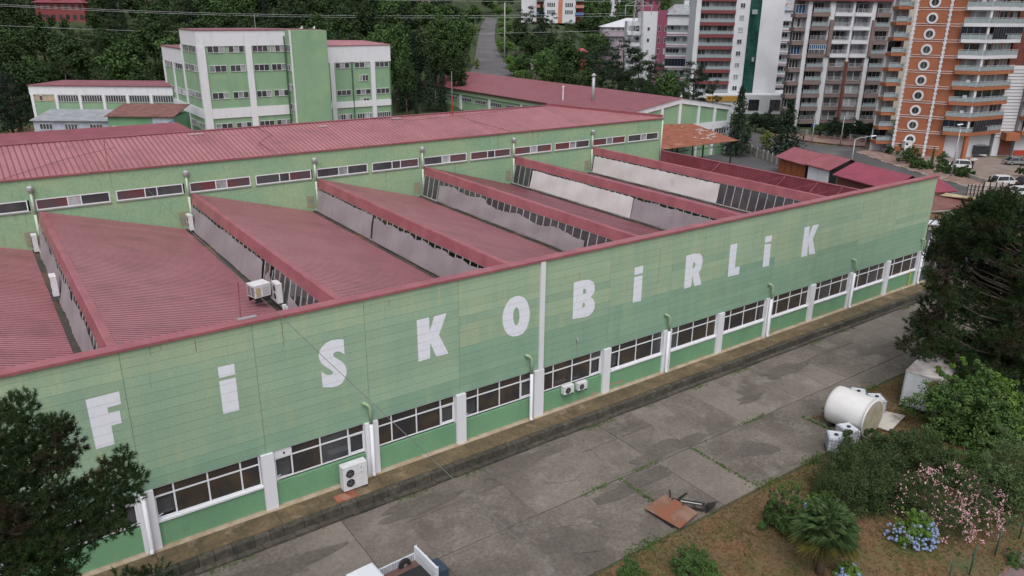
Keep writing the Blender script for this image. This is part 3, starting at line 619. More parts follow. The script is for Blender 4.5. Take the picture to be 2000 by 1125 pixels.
def tree(name, label, u, v, s, wpx, kind, leaf, seed=0, group=None, at=None, h=None, w=None, cat='tree'):
    if at is None:
        p = PD(u, v, s); base = gz(p.x, p.y); h = p.z-base; w = wpx*s/FPX; x, y = p.x, p.y
    else: x, y = at; base = gz(x, y)
    V, F, tr, M_ = proto(kind, seed)
    if leaf not in M_:
        M_[leaf] = (npmesh('crown', V, F, leafm[leaf]), tr.mesh('trunk', bark, True))
    c, t = M_[leaf]
    o = thing(name, label, cat, (x, y, base), random.Random(x*13+y).uniform(0, 6.28), group); o.scale = (w/6., w/6., h/10.)
    link('trunk', t, o); link('crown', c, o); return o
def bush(name, label, x, y, R, H, leaf, seed=0, size=.14, n=60, per=90, shell=.6, cat='shrub', group=None, asp=.5, stems=True, squash=(1, 1), z0=None, lobes=None):
    r = np.random.default_rng(seed+100); c = []; rr_ = []
    lobes = lobes or [(0, 0, .78, .82), (r.uniform(.2, .5), r.uniform(-.5, .5), .6, r.uniform(.75, 1.)), (-r.uniform(.2, .5), r.uniform(-.5, .5), .6, r.uniform(.7, .95)), (r.uniform(-.4, .4), -.45, .5, .7)]
    while len(c) < n:
        p = r.uniform(-1, 1, 3); p[2] = abs(p[2]); lx, ly, lr, lh = lobes[int(r.integers(len(lobes)))]
        if .4 < np.linalg.norm(p) < 1: c.append(((lx+p[0]*lr)*R*squash[0], (ly+p[1]*lr)*R*squash[1], p[2]*H*lh*.9+.06*H)); rr_.append(r.uniform(.10, .25)*R)
    sp = [r.uniform(-1, 1, 2) for _ in range(n//4)]   # sprigs that break the outline
    for q in sp:
        if np.linalg.norm(q) < 1: c.append((q[0]*R*.85*squash[0], q[1]*R*.85*squash[1], H*(1.0-.45*np.linalg.norm(q)**2)*r.uniform(.85, 1.08))); rr_.append(r.uniform(.05, .10)*R)
    P, d = clump_pts(c, np.array(rr_), per, r, shell); P[:, 2] = np.abs(P[:, 2]); V, F = leaves(P, d+np.array([0, 0, .5]), size, asp, r)
    o = thing(name, label, cat, (x, y, gz(x, y) if z0 is None else z0), 0, group)
    link('foliage', npmesh('foliage', V, F, leafm[leaf]), o)
    if stems:
        mb = MB(); q = random.Random(seed)
        for k in range(7):
            a = q.uniform(0, 6.28); mb.tube((0, 0, -.2), (math.cos(a)*R*.6*squash[0], math.sin(a)*R*.6*squash[1], H*.75), .05, .015, 5)
        part('stems', mb, bark, o, smooth=True)
    return o
# ---------------------------------------------------------------- helper: a facade whose details are given where they stand on its plane
class Fac:
    def __init__(s, name, label, cat, p, yaw, group=None, z0=None):
        s.p = Vector((p[0], p[1], 0)); s.yaw = yaw; z = gz(p[0], p[1])-.3 if z0 is None else z0; s.z0 = z
        s.o = thing(name, label, cat, (p[0], p[1], z), yaw, group)
        s.ax = Vector((math.cos(yaw), math.sin(yaw), 0)); s.n = Vector((math.sin(yaw), -math.cos(yaw), 0))
    def __call__(s, u, v, y=0):   # point on the plane local y = y -> local x, z
        d = ray(u, v); k = ((s.p-CV).dot(s.n)-y)/d.dot(s.n); q = CV+d*k
        return (q-s.p).dot(s.ax), q.z-s.z0
def strip_window(par, x0, x1, z0, z1, y, n, glass, name='window', fm=pvc, t=.06, panes=True, dep=.12, rnd_=None, axis=None):
    if axis is not None: dep = .05
    fr = MB(); W = x1-x0; H = z1-z0
    fr.box(0, W, 0, dep, 0, t).box(0, W, 0, dep, H-t, H)
    for k in range(n+1):
        c = W*k/n; fr.box(max(0, c-t/2), min(W, c+t/2), .003, dep-.003, t, H-t)
    k_ = ('sw', round(W, 2), round(H, 2), n, fm.name, name, dep)
    if k_ not in _bc: _bc[k_] = fr.mesh(name, fm)
    w = link(name, _bc[k_], par, (x0, y, z0), (0, 0, 0) if axis is None else axis)
    if panes:
        for k in range(n):
            g = glass if not isinstance(glass, (list, tuple)) else rnd_.choice(glass)
            bx('pane', w, W*k/n+t/2, W*(k+1)/n-t/2, dep*.5, dep*.6, t, H-t, g)
    else:
        g = glass if not isinstance(glass, (list, tuple)) else rnd_.choice(glass)
        bx('pane', w, t/2, W-t/2, dep*.5, dep*.6, t, H-t, g)
    return w
rg = random.Random(21)
dk = [glassd, glassd, glassl]
# tall green block
TB = Fac('tall_green_block', 'tall pale green and white block with strip windows and a windowless stair tower', 'factory', (31.6, 107.1, 0), 0, z0=-2.5)
T = TB.o; Zt = 22.0+2.5
gt = mat('green_block_wall', (.235, .37, .24), .75, (.20, .335, .215), .35, det=6, coord='World', stretch=(1, 1, .4), c3=(.27, .40, .22), sc3=.4, lo3=.5, hi3=.75)
part('wall', MB().box(0, 15.4, 0, 11, 0, Zt-2.6), gt, T)
part('roof_band', MB().box(-.15, 15.5, -.15, 11.1, Zt-2.6, Zt), white, T)
part('roof_sheet', MB().hexa([(-.3, -.3, Zt), (22.4, -.3, Zt), (22.4, 11.3, Zt), (-.3, 11.3, Zt)], [(-.3, -.3, Zt+.12), (22.4, -.3, Zt+.12), (11, 5.5, Zt+.3), (-.3, 11.3, Zt+.12)]), roofm, T)
part('corner_column', MB().box(-.2, 1.1, -.22, .6, 0, Zt-2.6), white, T)
part('column', MB().box(8.0, 9.1, -.22, .2, 0, Zt-2.6), white, T)
part('floor_band', MB().box(1.1, 8.0, -.18, .1, 9.6, 11.3).box(9.1, 15.4, -.18, .1, 9.6, 11.3), white, T)
for z in (21.2, 17.1-.1, 10.9+2.5, 7.4): 
    pass
for z in (20.9-.1, 17.55, 12.95, 7.55):
    for a, b in ((1.5, 4.4), (5.1, 7.8), (9.3, 12.0), (12.5, 15.2)): strip_window(T, a, b, z, z+1.15, -.13, 3, dk, rnd_=rg)
# left face (runs away from the camera) and the lower wing behind it
part('rear_wing_wall', MB().box(0, 14, 11, 27.4, 0, 18.3), gt, T)
part('rear_wing_band', MB().box(-.15, 14, 11.1, 27.5, 18.3, 21.0), white, T)
part('rear_wing_roof', MB().box(-.3, 14, 11.1, 27.7, 21.0, 21.15), roofm, T)
part('side_floor_band', MB().box(-.18, .1, .6, 27.4, 9.6, 11.2), white, T)
for y in (11.0, 19.0, 26.9): part('side_column', MB().box(-.25, .1, y, y+.5, 0, 18.3 if y > 12 else Zt-2.6), white, T)
SW = []
for z in (20.8, 17.55, 12.95, 7.55):
    for a, b in ((1.2, 5.6), (6.2, 10.6)): SW.append((a, b, z))
for z in (17.3, 12.6, 7.5):
    for a, b in ((11.8, 18.6), (19.8, 26.4)): SW.append((a, b, z))
for a, b, z in SW: strip_window(T, -.13, b-a-.13, z, z+1.15, b, 5, dk, rnd_=rg, axis=(0, 0, -math.pi/2))
# stair tower
part('stair_tower_wall', MB().box(15.4, 22.2, -3, 6, 0, Zt+.02), gt, T)
part('tower_edge_strip', MB().box(15.2, 15.42, -3.05, -2.7, 3, Zt+.04), white, T)
for z in (20.8, 17.4, 13.9, 10.4, 7.0): strip_window(T, 15.27, 17.57, z, z+1.2, -.3, 3, dk, rnd_=rg, axis=(0, 0, -math.pi/2))
part('downpipe', MB().tube((15.1, -.35, 3), (15.1, -.35, Zt-1), .12), mat('dark_pipe', (.06, .1, .07)), T)
# right wing
part('right_wing_wall', MB().box(22.2, 37.8, 3, 12, 0, 18.4), gt, T)
part('right_wing_band', MB().box(22.2, 37.9, 2.85, 12.1, 18.4, 21.5), white, T)
part('right_wing_roof', MB().hexa([(22.2, 2.7, 21.5), (38.1, 2.7, 21.5), (38.1, 12.3, 21.5), (22.2, 12.3, 21.5)], [(22.2, 2.7, 21.6), (38.1, 2.7, 21.6), (34, 7, 22.3), (22.2, 7, 22.5)]), roofr, T)
for x in (24.8, 33.4): part('column', MB().box(x, x+.9, 2.75, 3.2, 0, 18.4), white, T)
part('floor_band', MB().box(22.2, 24.8, 2.8, 3.1, 9.7, 10.9).box(25.7, 33.4, 2.8, 3.1, 9.7, 10.9).box(34.3, 37.8, 2.8, 3.1, 9.7, 10.9), white, T)
for z in (17.3, 12.1, 7.4):
    for a, b, n in ((22.4, 24.6, 2), (26.0, 28.9, 3), (30.0, 33.2, 3), (34.5, 37.4, 3)): strip_window(T, a, b, z, z+1.05, 2.87, n if z > 8 else n*2, dk, rnd_=rg)
for z in (14.7, 9.75-.0): strip_window(T, 30.9, 32.8, z if z > 12 else 10.1-.9+1.0, (z if z > 12 else 10.2)+1.2, 2.87, 3, dk, rnd_=rg)
for x in (29.4, 37.7): part('downpipe', MB().tube((x, 2.8, 2), (x, 2.8, 18.3), .11), mat('dark_pipe', ()), T)
part('roof_antenna', MB().tube((11.5, 4, Zt), (11.5, 4, Zt+2.6), .05), metal, T)
part('low_canopy', MB().hexa([(.6, -7, 4.6), (16, -7, 4.6), (16, -.3, 7.2), (.6, -.3, 7.2)], [(.6, -7, 4.8), (16, -7, 4.8), (16, -.3, 7.4), (.6, -.3, 7.4)]), rust, T)
for (u, v) in ((588, 55), (612, 56)):
    p = PY(u, v, 107.0); g = MB().lathe([(.05, 0), (.16, .12), (.16, .3), (.1, .42), (.09, .55), (.02, .6)], (0, 0, 0), 8).tube((-.1, 0, .25), (-.5, 0, .15), .1, .02)
    solo('seagull', g, [mat('gull_white', (.6, .6, .6))], 'white bird standing on the roof edge of the stair tower, %s one' % ('left' if u < 600 else 'right'), 'bird', (p.x, 106.5, 22.0+.12), group='birds on the stair tower', smooth=True)
# low long building at the left
LB = Fac('low_long_building', 'low long pale green building with white band and ribbon windows at far left', 'factory', (8.5, 145, 0), 0, z0=-2.5)
# plane is skewed: take its right end from the photograph's line
a = PD(57, 167, 150); b = PD(325, 158, 150.5); yw = math.atan2(b.y-a.y, b.x-a.x)
LB.o.rotation_euler.z = yw; LB.o.location = (a.x, a.y, -2.5); L = (Vector((b.x, b.y))-Vector((a.x, a.y))).length+1
o = LB.o; zt = a.z+2.5
part('wall', MB().box(0, L, 0, 12, 0, zt-1.7), gt, o); part('roof_band', MB().box(-.2, L, -.15, 12, zt-1.7, zt), white, o)
part('roof_sheet', MB().hexa([(-.4, -.4, zt), (L, -.4, zt), (L, 13, zt), (-.4, 13, zt)], [(-.4, -.4, zt+.1), (L, -.4, zt+.1), (L, 6, zt+.6), (4, 6, zt+.6)]), roofm, o)
nb = 6; w = L/nb
for k in range(nb):
    part('column', MB().box(k*w-.05, k*w+.5, -.2, .1, 0, zt-1.7), white, o)
    if k == 0: part('blanking_panel', MB().box(.6, w-.1, -.05, 0, zt-3.0, zt-1.75), beige, o); strip_window(o, 1.6, 2.2, zt-2.9, zt-1.9, -.16, 1, glassd)
    else: strip_window(o, k*w+.6, (k+1)*w-.15, zt-3.1, zt-1.75, -.13, 8, [glassd], rnd_=rg)
# sheds in front of it
greyroof = mat('grey_shed_roof', (.22, .24, .27), .7, (.30, .31, .33), .7, coord='World', c3=(.25, .1, .07), sc3=.3, lo3=.62, hi3=.66)
brownroof = mat('brown_shed_roof', (.14, .06, .055), .8, (.2, .09, .08), .8, coord='World')
palew = mat('pale_blue_wall', (.42, .46, .55), .8, (.34, .37, .44), .8, coord='World')
def shed(name, label, u0, v0, u1, v1, s, hroof, depth, wm, rm, drop=1.6, nwin=3):
    a, b = PD(u0, v0, s), PD(u1, v1, s); b.z = a.z; yw = math.atan2(b.y-a.y, b.x-a.x); L = (b-a).length
    z0 = gz(a.x, a.y)-.3; h = a.z-z0; o = thing(name, label, 'shed', (a.x, a.y, z0), yw)
    part('wall', MB().box(0, L, .3, depth, 0, h-.02), wm, o)
    part('roof_sheet', MB().hexa([(-.3, -.2, h), (L+.3, -.2, h), (L+.3, depth, h+drop), (-.3, depth, h+drop)], [(-.3, -.2, h+.12), (L+.3, -.2, h+.12), (L+.3, depth, h+drop+.12), (-.3, depth, h+drop+.12)]), rm, o)
    for k in range(nwin): x = L*(k+.25)/nwin; strip_window(o, x, x+L/nwin*.5, h-1.5, h-.5, .17, 4, [glassd], rnd_=rg)
    return o, L, h
sh, L, h = shed('grey_roofed_shed', 'pale workshop shed with patched grey sheet roof', 62, 236, 208, 228, 133, 1, 7, palew, greyroof, 1.1)
part('doorway', MB().box(2.2, 3.4, .24, .3, h-5.2, h-2), blackm, sh)
for k, x in enumerate((3.9, 4.6, 8.8, 9.2)): part('leaning_board', MB().hexa([(x, -.6, 0), (x+.5, -.6, 0), (x+.5, -.5, 0), (x, -.5, 0)], [(x, .1, h-2.6-k*.3), (x+.5, .1, h-2.6-k*.3), (x+.5, .2, h-2.6-k*.3), (x, .2, h-2.6-k*.3)]), [white, beige, metal, rust][k], sh)
sh, L, h = shed('brown_roofed_shed', 'green walled shed under a rusty brown roof beside the grey roofed workshop', 208, 228, 336, 222, 131, 1, 7.5, gwall, brownroof, 1.3, 0)
part('pale_bay', MB().box(L*.68, L, .2, .29, 0, h-.1), palew, sh)
part('door', MB().box(.6, 1.9, .2, .29, 0, h-1.6), pvc, sh); part('rack', MB().box(3.5, 9, -.9, -.1, h-2.9, h-2.8).box(3.5, 9, -.9, -.1, h-3.6, h-3.5).box(3.6, 3.7, -.9, -.8, 0, h-2.8).box(8.8, 8.9, -.9, -.8, 0, h-2.8), blackm, sh)
p = PD(322, 243, 129); solo('conveyor', MB().bar((-1.8, 0, -.8), (1.6, 0, .6), .3, .15).bar((-1.2, 0, .3), (1.3, 0, -.6), .15, .12).tube((0, 0, -3), (0, 0, 0), .08), mat('blue_paint', (.06, .14, .26), .6), 'blue metal conveyor frame leaning beside the sheds', 'conveyor', p)
p = PD(45, 268, 128); solo('parked_van', MB().box(-4, 4, -1.2, 1.2, -2.4, .1).box(-4.6, -3.9, -1.1, 1.1, -2.4, -.6).lathe([(.4, -.1), (.4, .1)], (2.5, -1.2, -2.5), 10, 1, 'y').lathe([(.4, -.1), (.4, .1)], (-2.8, -1.2, -2.5), 10, 1, 'y'), [white, blackm], 'white flat roofed van parked behind the far left roof', 'van', p, (0, 0, -.1))
# hall with gable to the right
HB = thing('gable_hall', 'large red roofed hall with a white framed green gable wall', 'factory', (106, 64.6, -2.5), 0)
zE, zP = 8.6+2.5, 10.75+2.5; Wd = 14.3; Ln = 74
def g3(x, z, y=0): return (x, y, z)
part('gable_wall', MB().prism([g3(-Wd, 0, .1), g3(Wd, 0, .1), g3(Wd, zE-.3, .1), g3(0, zP-.3, .1), g3(-Wd, zE-.3, .1)], (0, .3, 0)), gt, HB)
def band(z, h): return MB().box(-Wd, Wd, -.12, .09, z, z+h)
part('gable_band', band(zE-4.2, 1.3), white, HB)
rk = MB()
for sgn in (-1, 1): rk.prism([g3(sgn*(Wd+.3), zE-.9, -.16), g3(sgn*(Wd+.3), zE, -.16), g3(0, zP, -.16), g3(0, zP-.95, -.16)], (0, .25, 0))
part('gable_frame', rk, white, HB)
for x in (-9.5, -4.7, 0, 5.2, 10.0-.2): part('gable_post', MB().box(x-.3, x+.3, -.14, .08, 0 if x > 3 else zE-4.2, zE-.7+(Wd-abs(x))*(zP-zE)/Wd), white, HB)
part('corner_post', MB().box(Wd-.5, Wd+.2, -.2, .5, 0, zE-.4), white, HB)
part('corner_post', MB().box(-Wd-.2, -Wd+.5, -.2, .5, 0, zE-.4), white, HB)
for a, b in ((5.6, 9.4), (10.2, 13.7), (.4, 4.8)): strip_window(HB, a, b, zE-5.4, zE-4.3, -.0, 5, [glassd], rnd_=rg)
part('side_wall', MB().box(-Wd, -Wd+.3, .1, Ln, 0, zE-.1).box(Wd-.3, Wd, .5, Ln, 0, zE-.1), gt, HB)
def slope(sg):
    mb = MB(); y = -.4
    while y < Ln+.4:
        for yy, d, q in ((y, 0, 0), (y+.78, 0, 1), (y+.82, -.06, 1), (y+.97, -.06, 1)): mb.v += [(sg*(Wd+.5), yy, zE+d), (0, yy, zP+.05+d)]; mb.m.append(q)
        y += 1.0
    n = len(mb.v)//2
    for k in range(n-1): mb.f.append((2*k, 2*k+1, 2*k+3, 2*k+2))
    mb.m = mb.m[:n-1]; return mb
part('roof_sheet', slope(-1), [roofm, groove], HB); part('roof_sheet', slope(1), [roofm, groove], HB)
part('eave_gutter', MB().box(-Wd-.75, -Wd-.45, -.4, Ln+.4, zE-.35, zE+.02), mat('dark_gutter', (.05, .025, .02), .7), HB)
part('eave_band', MB().box(-Wd-.35, -Wd-.01, 0, Ln, zE-1.1, zE-.36), mat('pale_green_band', (.32, .48, .33), .7), HB)
for y in np.arange(6, 74, 12.): part('side_column', MB().box(-Wd-.25, -Wd-.01, y, y+.7, 0, zE-1.1), white, HB)
for y in np.arange(7.5, 72, 6.):
    if True: strip_window(HB, -Wd-.13, -Wd+4.04, zE-2.6, zE-1.7, float(y)+4.5, 6, [glassd], rnd_=rg, axis=(0, 0, -math.pi/2))
part('flue', MB().tube((-8.9, 14.5, zE), (-8.9, 14.5, zE+5.4), .32, n=10).lathe([(.45, 0), (.5, .2), (.1, .55)], (-8.9, 14.5, zE+5.4), 10), metal, HB, smooth=True)
part('vent_pipe', MB().tube((-11.5, 20.5, zE-1), (-11.5, 20.5, zE+3.0), .13, n=8).lathe([(.25, 0), (.2, .25)], (-11.5, 20.5, zE+3), 8), white, HB)
p = PD(1332, 190, 150); solo('seagull', MB().lathe([(.05, 0), (.16, .12), (.16, .3), (.1, .42), (.09, .55), (.02, .6)], (0, 0, 0), 8).tube((-.1, 0, .25), (-.5, 0, .15), .1, .02), mat('gull_white', ()), 'white bird on the peak of the gable hall', 'bird', (106, 64.5, zP-2.5+.06), smooth=True)
# rusty canopy between the blocks
cn = thing('rusty_canopy', 'rusty sheet roof on steel trusses with pale patches beside the gable hall', 'canopy', (90, 50, -2.2))
def wl(p): return (p.x-90, p.y-50, p.z+2.2)
q = [PZ(1290, 292, 5.2), PZ(1443, 274, 4.6), PZ(1352, 241, 6.0), PZ(1284, 243, 6.2)]
V4 = [wl(p) for p in q]; part('roof_sheet', MB().hexa([(x, y, z-.08) for x, y, z in V4], V4), rust, cn)
pm = MB(); rp = random.Random(3)
A, B, Cc, Dd = [Vector(v) for v in V4]
for k in range(60):
    s_, t_ = rp.uniform(.35, .9), rp.gauss(.5, .17); w_ = rp.uniform(.03, .07)
    if not .1 < t_ < .9 or abs(t_-.5) > .45-abs(s_-.62): continue
    def bl(s, t): return (A.lerp(B, s)).lerp(Dd.lerp(Cc, s), t)+Vector((0, 0, .012+.0007*k))
    pm.add([bl(s_, t_), bl(s_+w_, t_), bl(s_+w_, t_+.035), bl(s_, t_+.035)], [(0, 1, 2, 3)])
part('pale_patches', pm, mat('flaked_zinc', (.42, .38, .38), .6), cn, kind='stuff')
for s_ in (.15, .55, .95):
    for t_ in (.06, .9):
        P = A.lerp(B, s_).lerp(Dd.lerp(Cc, s_), t_); part('post', MB().box(P.x-.1, P.x+.1, P.y-.1, P.y+.1, 0, P.z-.1), blackm, cn)
for t_ in (.06, .5, .9):
    P, Q = A.lerp(Dd, t_), B.lerp(Cc, t_); mb = MB().bar(P-Vector((0, 0, 1)), Q-Vector((0, 0, 1)), .08, .08)
    for k in range(6): a_, b_ = P.lerp(Q, k/6), P.lerp(Q, (k+1)/6); mb.bar(a_-Vector((0, 0, 1)), (a_+b_)/2-Vector((0, 0, .1)), .06, .06).bar(b_-Vector((0, 0, 1)), (a_+b_)/2-Vector((0, 0, .1)), .06, .06)
    part('truss', mb, blackm, cn)
# ---------------------------------------------------------------- apartment blocks
ra = random.Random(77)
whitew = mat('render_white', (.62, .63, .67), .7, (.55, .56, .6), .15, coord='World')
brownb = mat('taupe_band', (.20, .145, .14), .75, (.17, .125, .12), .3, coord='World')
maroonb = mat('maroon_band', (.17, .04, .045), .7); magenta = mat('magenta_wall', (.24, .06, .11), .7)
orangew = mat('orange_render', (.335, .12, .058), .8, (.29, .10, .05), .2, coord='World')
redbrick = mat('dark_brick_panel', (.16, .05, .035), .85, (.12, .04, .03), 1, coord='World')
rail = mat('railing_glass', (.25, .31, .33), .3, spec=.5); rails = mat('railing_steel', (.42, .43, .45), .4)
curt = mat('net_curtain', (.36, .38, .40), .6, (.24, .26, .28), 1.5, stretch=(1, 1, .1), rnd=.25)
drk = mat('dark_room_glass', (.03, .034, .04), .15, (.06, .06, .065), .8, rnd=.4)
blued = mat('blue_glazing', (.02, .06, .13), .2, (.03, .1, .2), 1.); greeng = mat('green_glazing', (.01, .05, .04), .12, (.025, .09, .07), .3, coord='World')
navy = mat('navy_glazing', (.012, .016, .028), .12)
beigew = mat('beige_render', (.44, .40, .35), .8, (.38, .34, .3), .2, coord='World')
pinkw = mat('pale_pink_render', (.42, .34, .40), .8, (.36, .3, .36), .2, coord='World')
def glazing(par, x0, x1, z0, z1, y, kinds, n=4):   # a balcony door and window group
    k = ra.choice(kinds); fr = MB(); W = x1-x0; H = z1-z0
    fr.box(0, W, 0, .1, H-.08, H).box(0, W, 0, .1, 0, .08)
    for i in range(n+1): c = W*i/n; fr.box(max(0, c-.04), min(W, c+.04), .003, .097, .08, H-.08)
    key = ('gl', round(W, 2), round(H, 2), n, k in ('navy', 'green'))
    if key not in _bc: _bc[key] = fr.mesh('window', mat('dark_frame', (.09, .1, .12), .4) if k in ('navy', 'green') else pvc)
    w = link('window', _bc[key], par, (x0, y, z0))
    for i in range(n):
        g = {'mix': ra.choice([curt, drk, drk]), 'curt': curt, 'dark': drk, 'blue': blued, 'green': greeng, 'navy': navy}[k]
        bx('pane', w, W*i/n+.04, W*(i+1)/n-.04, .04, .05, .08, H-.08, g)
    return w
def railing(par, pts, z, h=.95, m=None, glass=True):
    mb = MB(); gb = MB()
    for a, b in zip(pts, pts[1:]):
        a, b = Vector((*a, 0)), Vector((*b, 0)); mb.bar(a+Vector((0, 0, z+h)), b+Vector((0, 0, z+h)), .07, .07)
        if glass: gb.bar(a+Vector((0, 0, z+h*.45)), b+Vector((0, 0, z+h*.45)), .03, h*.75)
        else:
            for q in (.2, .45, .7): mb.bar(a+Vector((0, 0, z+h*q)), b+Vector((0, 0, z+h*q)), .04, .05)
        n = max(1, int((b-a).length/1.3))
        for i in range(n+1): p = a.lerp(b, i/n); mb.box(p.x-.03, p.x+.03, p.y-.03, p.y+.03, z, z+h-.03)
    r = part('railing', mb, m or rails, par)
    if glass: part('railing_glass', gb, rail, r)
    return r
# -- white tower with maroon balconies
s0 = 215; P0 = PD(1363, 100, s0); WT = Fac('white_tower_block', 'tall white apartment tower with maroon balcony bands and one dark green glass strip', 'apartment building', (P0.x, P0.y), -YAW+.02)
o = WT.o; fz = 3.17
k0 = WT(1395, 19.5)[1]; X = lambda u, v=100: WT(u, v)[0]
xa, xb, xc, xd, xe = 0, X(1429), X(1456), X(1478), X(1523)
HT = k0+8
part('wall', MB().box(xb, xe, 0, 14, 0, HT), whitew, o); part('wall', MB().box(xa, xb, 1.6, 14, 0, HT), whitew, o)
part('wall', MB().prism([(-1.4, .2, 0), (-.05, .2, 0), (-.05, 12, 0), (2.2, 12.01, 0)][:3]+[(-.3, 12, 0)], (0, 0, HT)), whitew, o)
gs = MB()
zt_, zb_ = HT, WT(1460, 184)[1]
w = strip_window(o, xc, xd, zb_, zt_-.1, -.12, 2, greeng, fm=mat('green_frame', (.03, .08, .06), .4), panes=False)
nn = int((zt_-zb_)/1.6)
for i in range(nn): bx('glass_bar', w, .1, xd-xc-.1, -.03, .03, i*1.6+1, i*1.6+1.07, mat('green_frame', ()))
bx('open_vent', w, .5, 2.0, -.5, -.44, 21.6 if nn*1.6 > 23 else 10, 22.8 if nn*1.6 > 23 else 11, rail); bx('open_vent', w, 1.9, 2.5, -.4, -.34, 9, 10.2, rail)
z = k0
fl = 0
zs = []
while z > 1: zs.append(z); z -= fz
zs = [k0+fz, k0+2*fz]+zs
for z in zs:
    part('balcony_band', MB().box(-.05, xb+.05, -.15, 1.55, z-.9, z-.02), maroonb, o)
    railing(o, [(.05, -.08), (xb, -.08)], z, .9)
    glazing(o, .2, xb*.36, z, z+2.2, 1.0, ['mix'], 3); glazing(o, xb*.4, xb-.1, z, z+2.2, 1.48, ['mix', 'curt'], 4)
    strip_window(o, xb+1.2, xb+2.5, z+.6, z+1.9, -.13, 2, dk, rnd_=rg, panes=False)
# podium
pd_ = MB().box(-2, xe+14, -6, 10, 0, 5.2); part('podium', pd_, whitew, o); part('podium_fascia', MB().box(2, 12, -6.2, -5.9, 3.4, 4.9), mat('ochre_sign_band', (.4, .22, .05), .7), o)
for x in (14, 20, 25): part('podium_window', MB().box(x, x+3, -6.1, -5.95, 1, 4), drk, o)
# -- white and magenta block (left) and its twin behind the tower
def banded(name, label, u0, u1, vtop, s, wid, strip=True, floors=7, vfirst=42, left=True):
    P0 = PD(u0, vtop, s); F = Fac(name, label, 'apartment building', (P0.x, P0.y), -YAW-.03); o = F.o
    Wd_ = F(u1, vtop+20)[0]; zt = F(u0, vtop)[1]; fz = 21.3*s/FPX
    xs_ = Wd_*.46 if strip else 0.
    if strip:
        part('wall', MB().box(0, Wd_*.28, 0, 12, 0, zt), whitew, o); part('magenta_strip', MB().box(Wd_*.28, Wd_*.46, -.2, 12, 0, zt+.4), magenta, o)
        part('side_balcony_core', MB().box(-4.2, 0, 3.5, 12, 0, zt-3), whitew, o)
    part('wall', MB().box(xs_+.02, Wd_, 1.6, 12, 0, zt-1.0), whitew, o)
    part('parapet', MB().box(xs_+.02, Wd_, 0, 1.58, zt-4.0, zt-1.0), whitew, o)
    part('roof_sheet', MB().hexa([(xs_-.4, -.6, zt-.99), (Wd_+.4, -.6, zt-.99), (Wd_+.4, 12, zt-.99), (xs_-.4, 12, zt-.99)], [(xs_-.4, -.6, zt-.8), (Wd_+.4, -.6, zt-.8), (Wd_-2, 6, zt+2.2), (xs_+3, 6, zt+2.2)]), greyroof, o)
    part('chimney', MB().box(xs_+6, xs_+7.5, 6, 8, zt, zt+3.4), whitew, o)
    z = zt-4.0-fz*.62
    for i in range(floors):
        part('balcony_band', MB().box(xs_+.05, Wd_+.1, -.3, 1.55, z-1.05, z-.02), whitew, o)
        part('accent_line', MB().box(xs_+.05, Wd_+.12, -.34, -.305, z-.75, z-.5), magenta, o)
        g = 'navy' if i == 3 and strip else 'mix'
        x0 = xs_+.5
        if g == 'navy': glazing(o, x0-.3, Wd_, z, z+fz-1.1, -.2, ['navy'], 9)
        else:
            glazing(o, x0, x0+(Wd_-xs_)*.45, z, z+1.9, 1.48, ['mix'], 4); glazing(o, x0+(Wd_-xs_)*.55, Wd_-.4, z, z+1.9, 1.48, ['mix', 'curt'], 3)
            railing(o, [(xs_+.1, -.2), (Wd_, -.2)], z, .7)
        if strip:
            for x in (Wd_*.30, Wd_*.42): strip_window(o, x, x+.7, z+.2, z+1.9, -.33, 1, dk, rnd_=rg, panes=False)
            strip_window(o, Wd_*.10, Wd_*.10+.8, z+.4, z+1.5, -.13, 1, dk, rnd_=rg, panes=False)
            part('side_balcony', MB().box(-4.3, -.02, 1.5, 3.48, z-1.0, z), whitew, o); glazing(o, -4, -.3, z, z+1.9, 3.38, ['mix'], 3)
        z -= fz
    return F
banded('white_magenta_block', 'white apartment block with a vertical magenta strip beside the white tower', 1256, 1360, 22, 238, 0)
banded('white_stepped_block', 'white balconied block half hidden between the white tower and the taupe block', 1520, 1572, 14, 236, 0, strip=False, floors=9)
# -- pale pink block
P0 = PD(1180, 52, 262); F = Fac('pale_pink_block', 'pale pink block with a light hipped metal roof behind the pines', 'apartment building', (P0.x, P0.y), -YAW-.02); o = F.o; zt = F(1180, 53)[1]; Wd_ = 20.
part('wall', MB().box(0, Wd_, .4, 12, 0, zt-2.8), pinkw, o); part('upper_wall', MB().box(-.4, Wd_, 0, 12, zt-2.8, zt-.05), pinkw, o)
part('roof_sheet', MB().hexa([(-.9, -.6, zt), (Wd_+1, -.6, zt), (Wd_+1, 14, zt), (-.9, 14, zt)], [(-.9, -.6, zt+.1), (Wd_+1, -.6, zt+.1), (Wd_+1, 7, zt+3.0), (8.3, 7, zt+3.0)]), mat('light_metal_roof', (.55, .56, .6), .5), o)
part('cornice', MB().box(-.5, Wd_, -.15, .39, zt-3.1, zt-2.81), mat('grey_cornice', (.2, .18, .2), .8), o)
for i in range(7):
    strip_window(o, .4+i*1.9+.2, .4+i*1.9+1.4, zt-1.2, zt-.3, -.13, 2, dk, rnd_=rg, panes=False)
    for r in range(3): strip_window(o, .9+i*1.9+.2, .9+i*1.9+1.1, zt-5.2-r*4.2, zt-3.6-r*4.2, .27, 1, dk, rnd_=rg, panes=False)
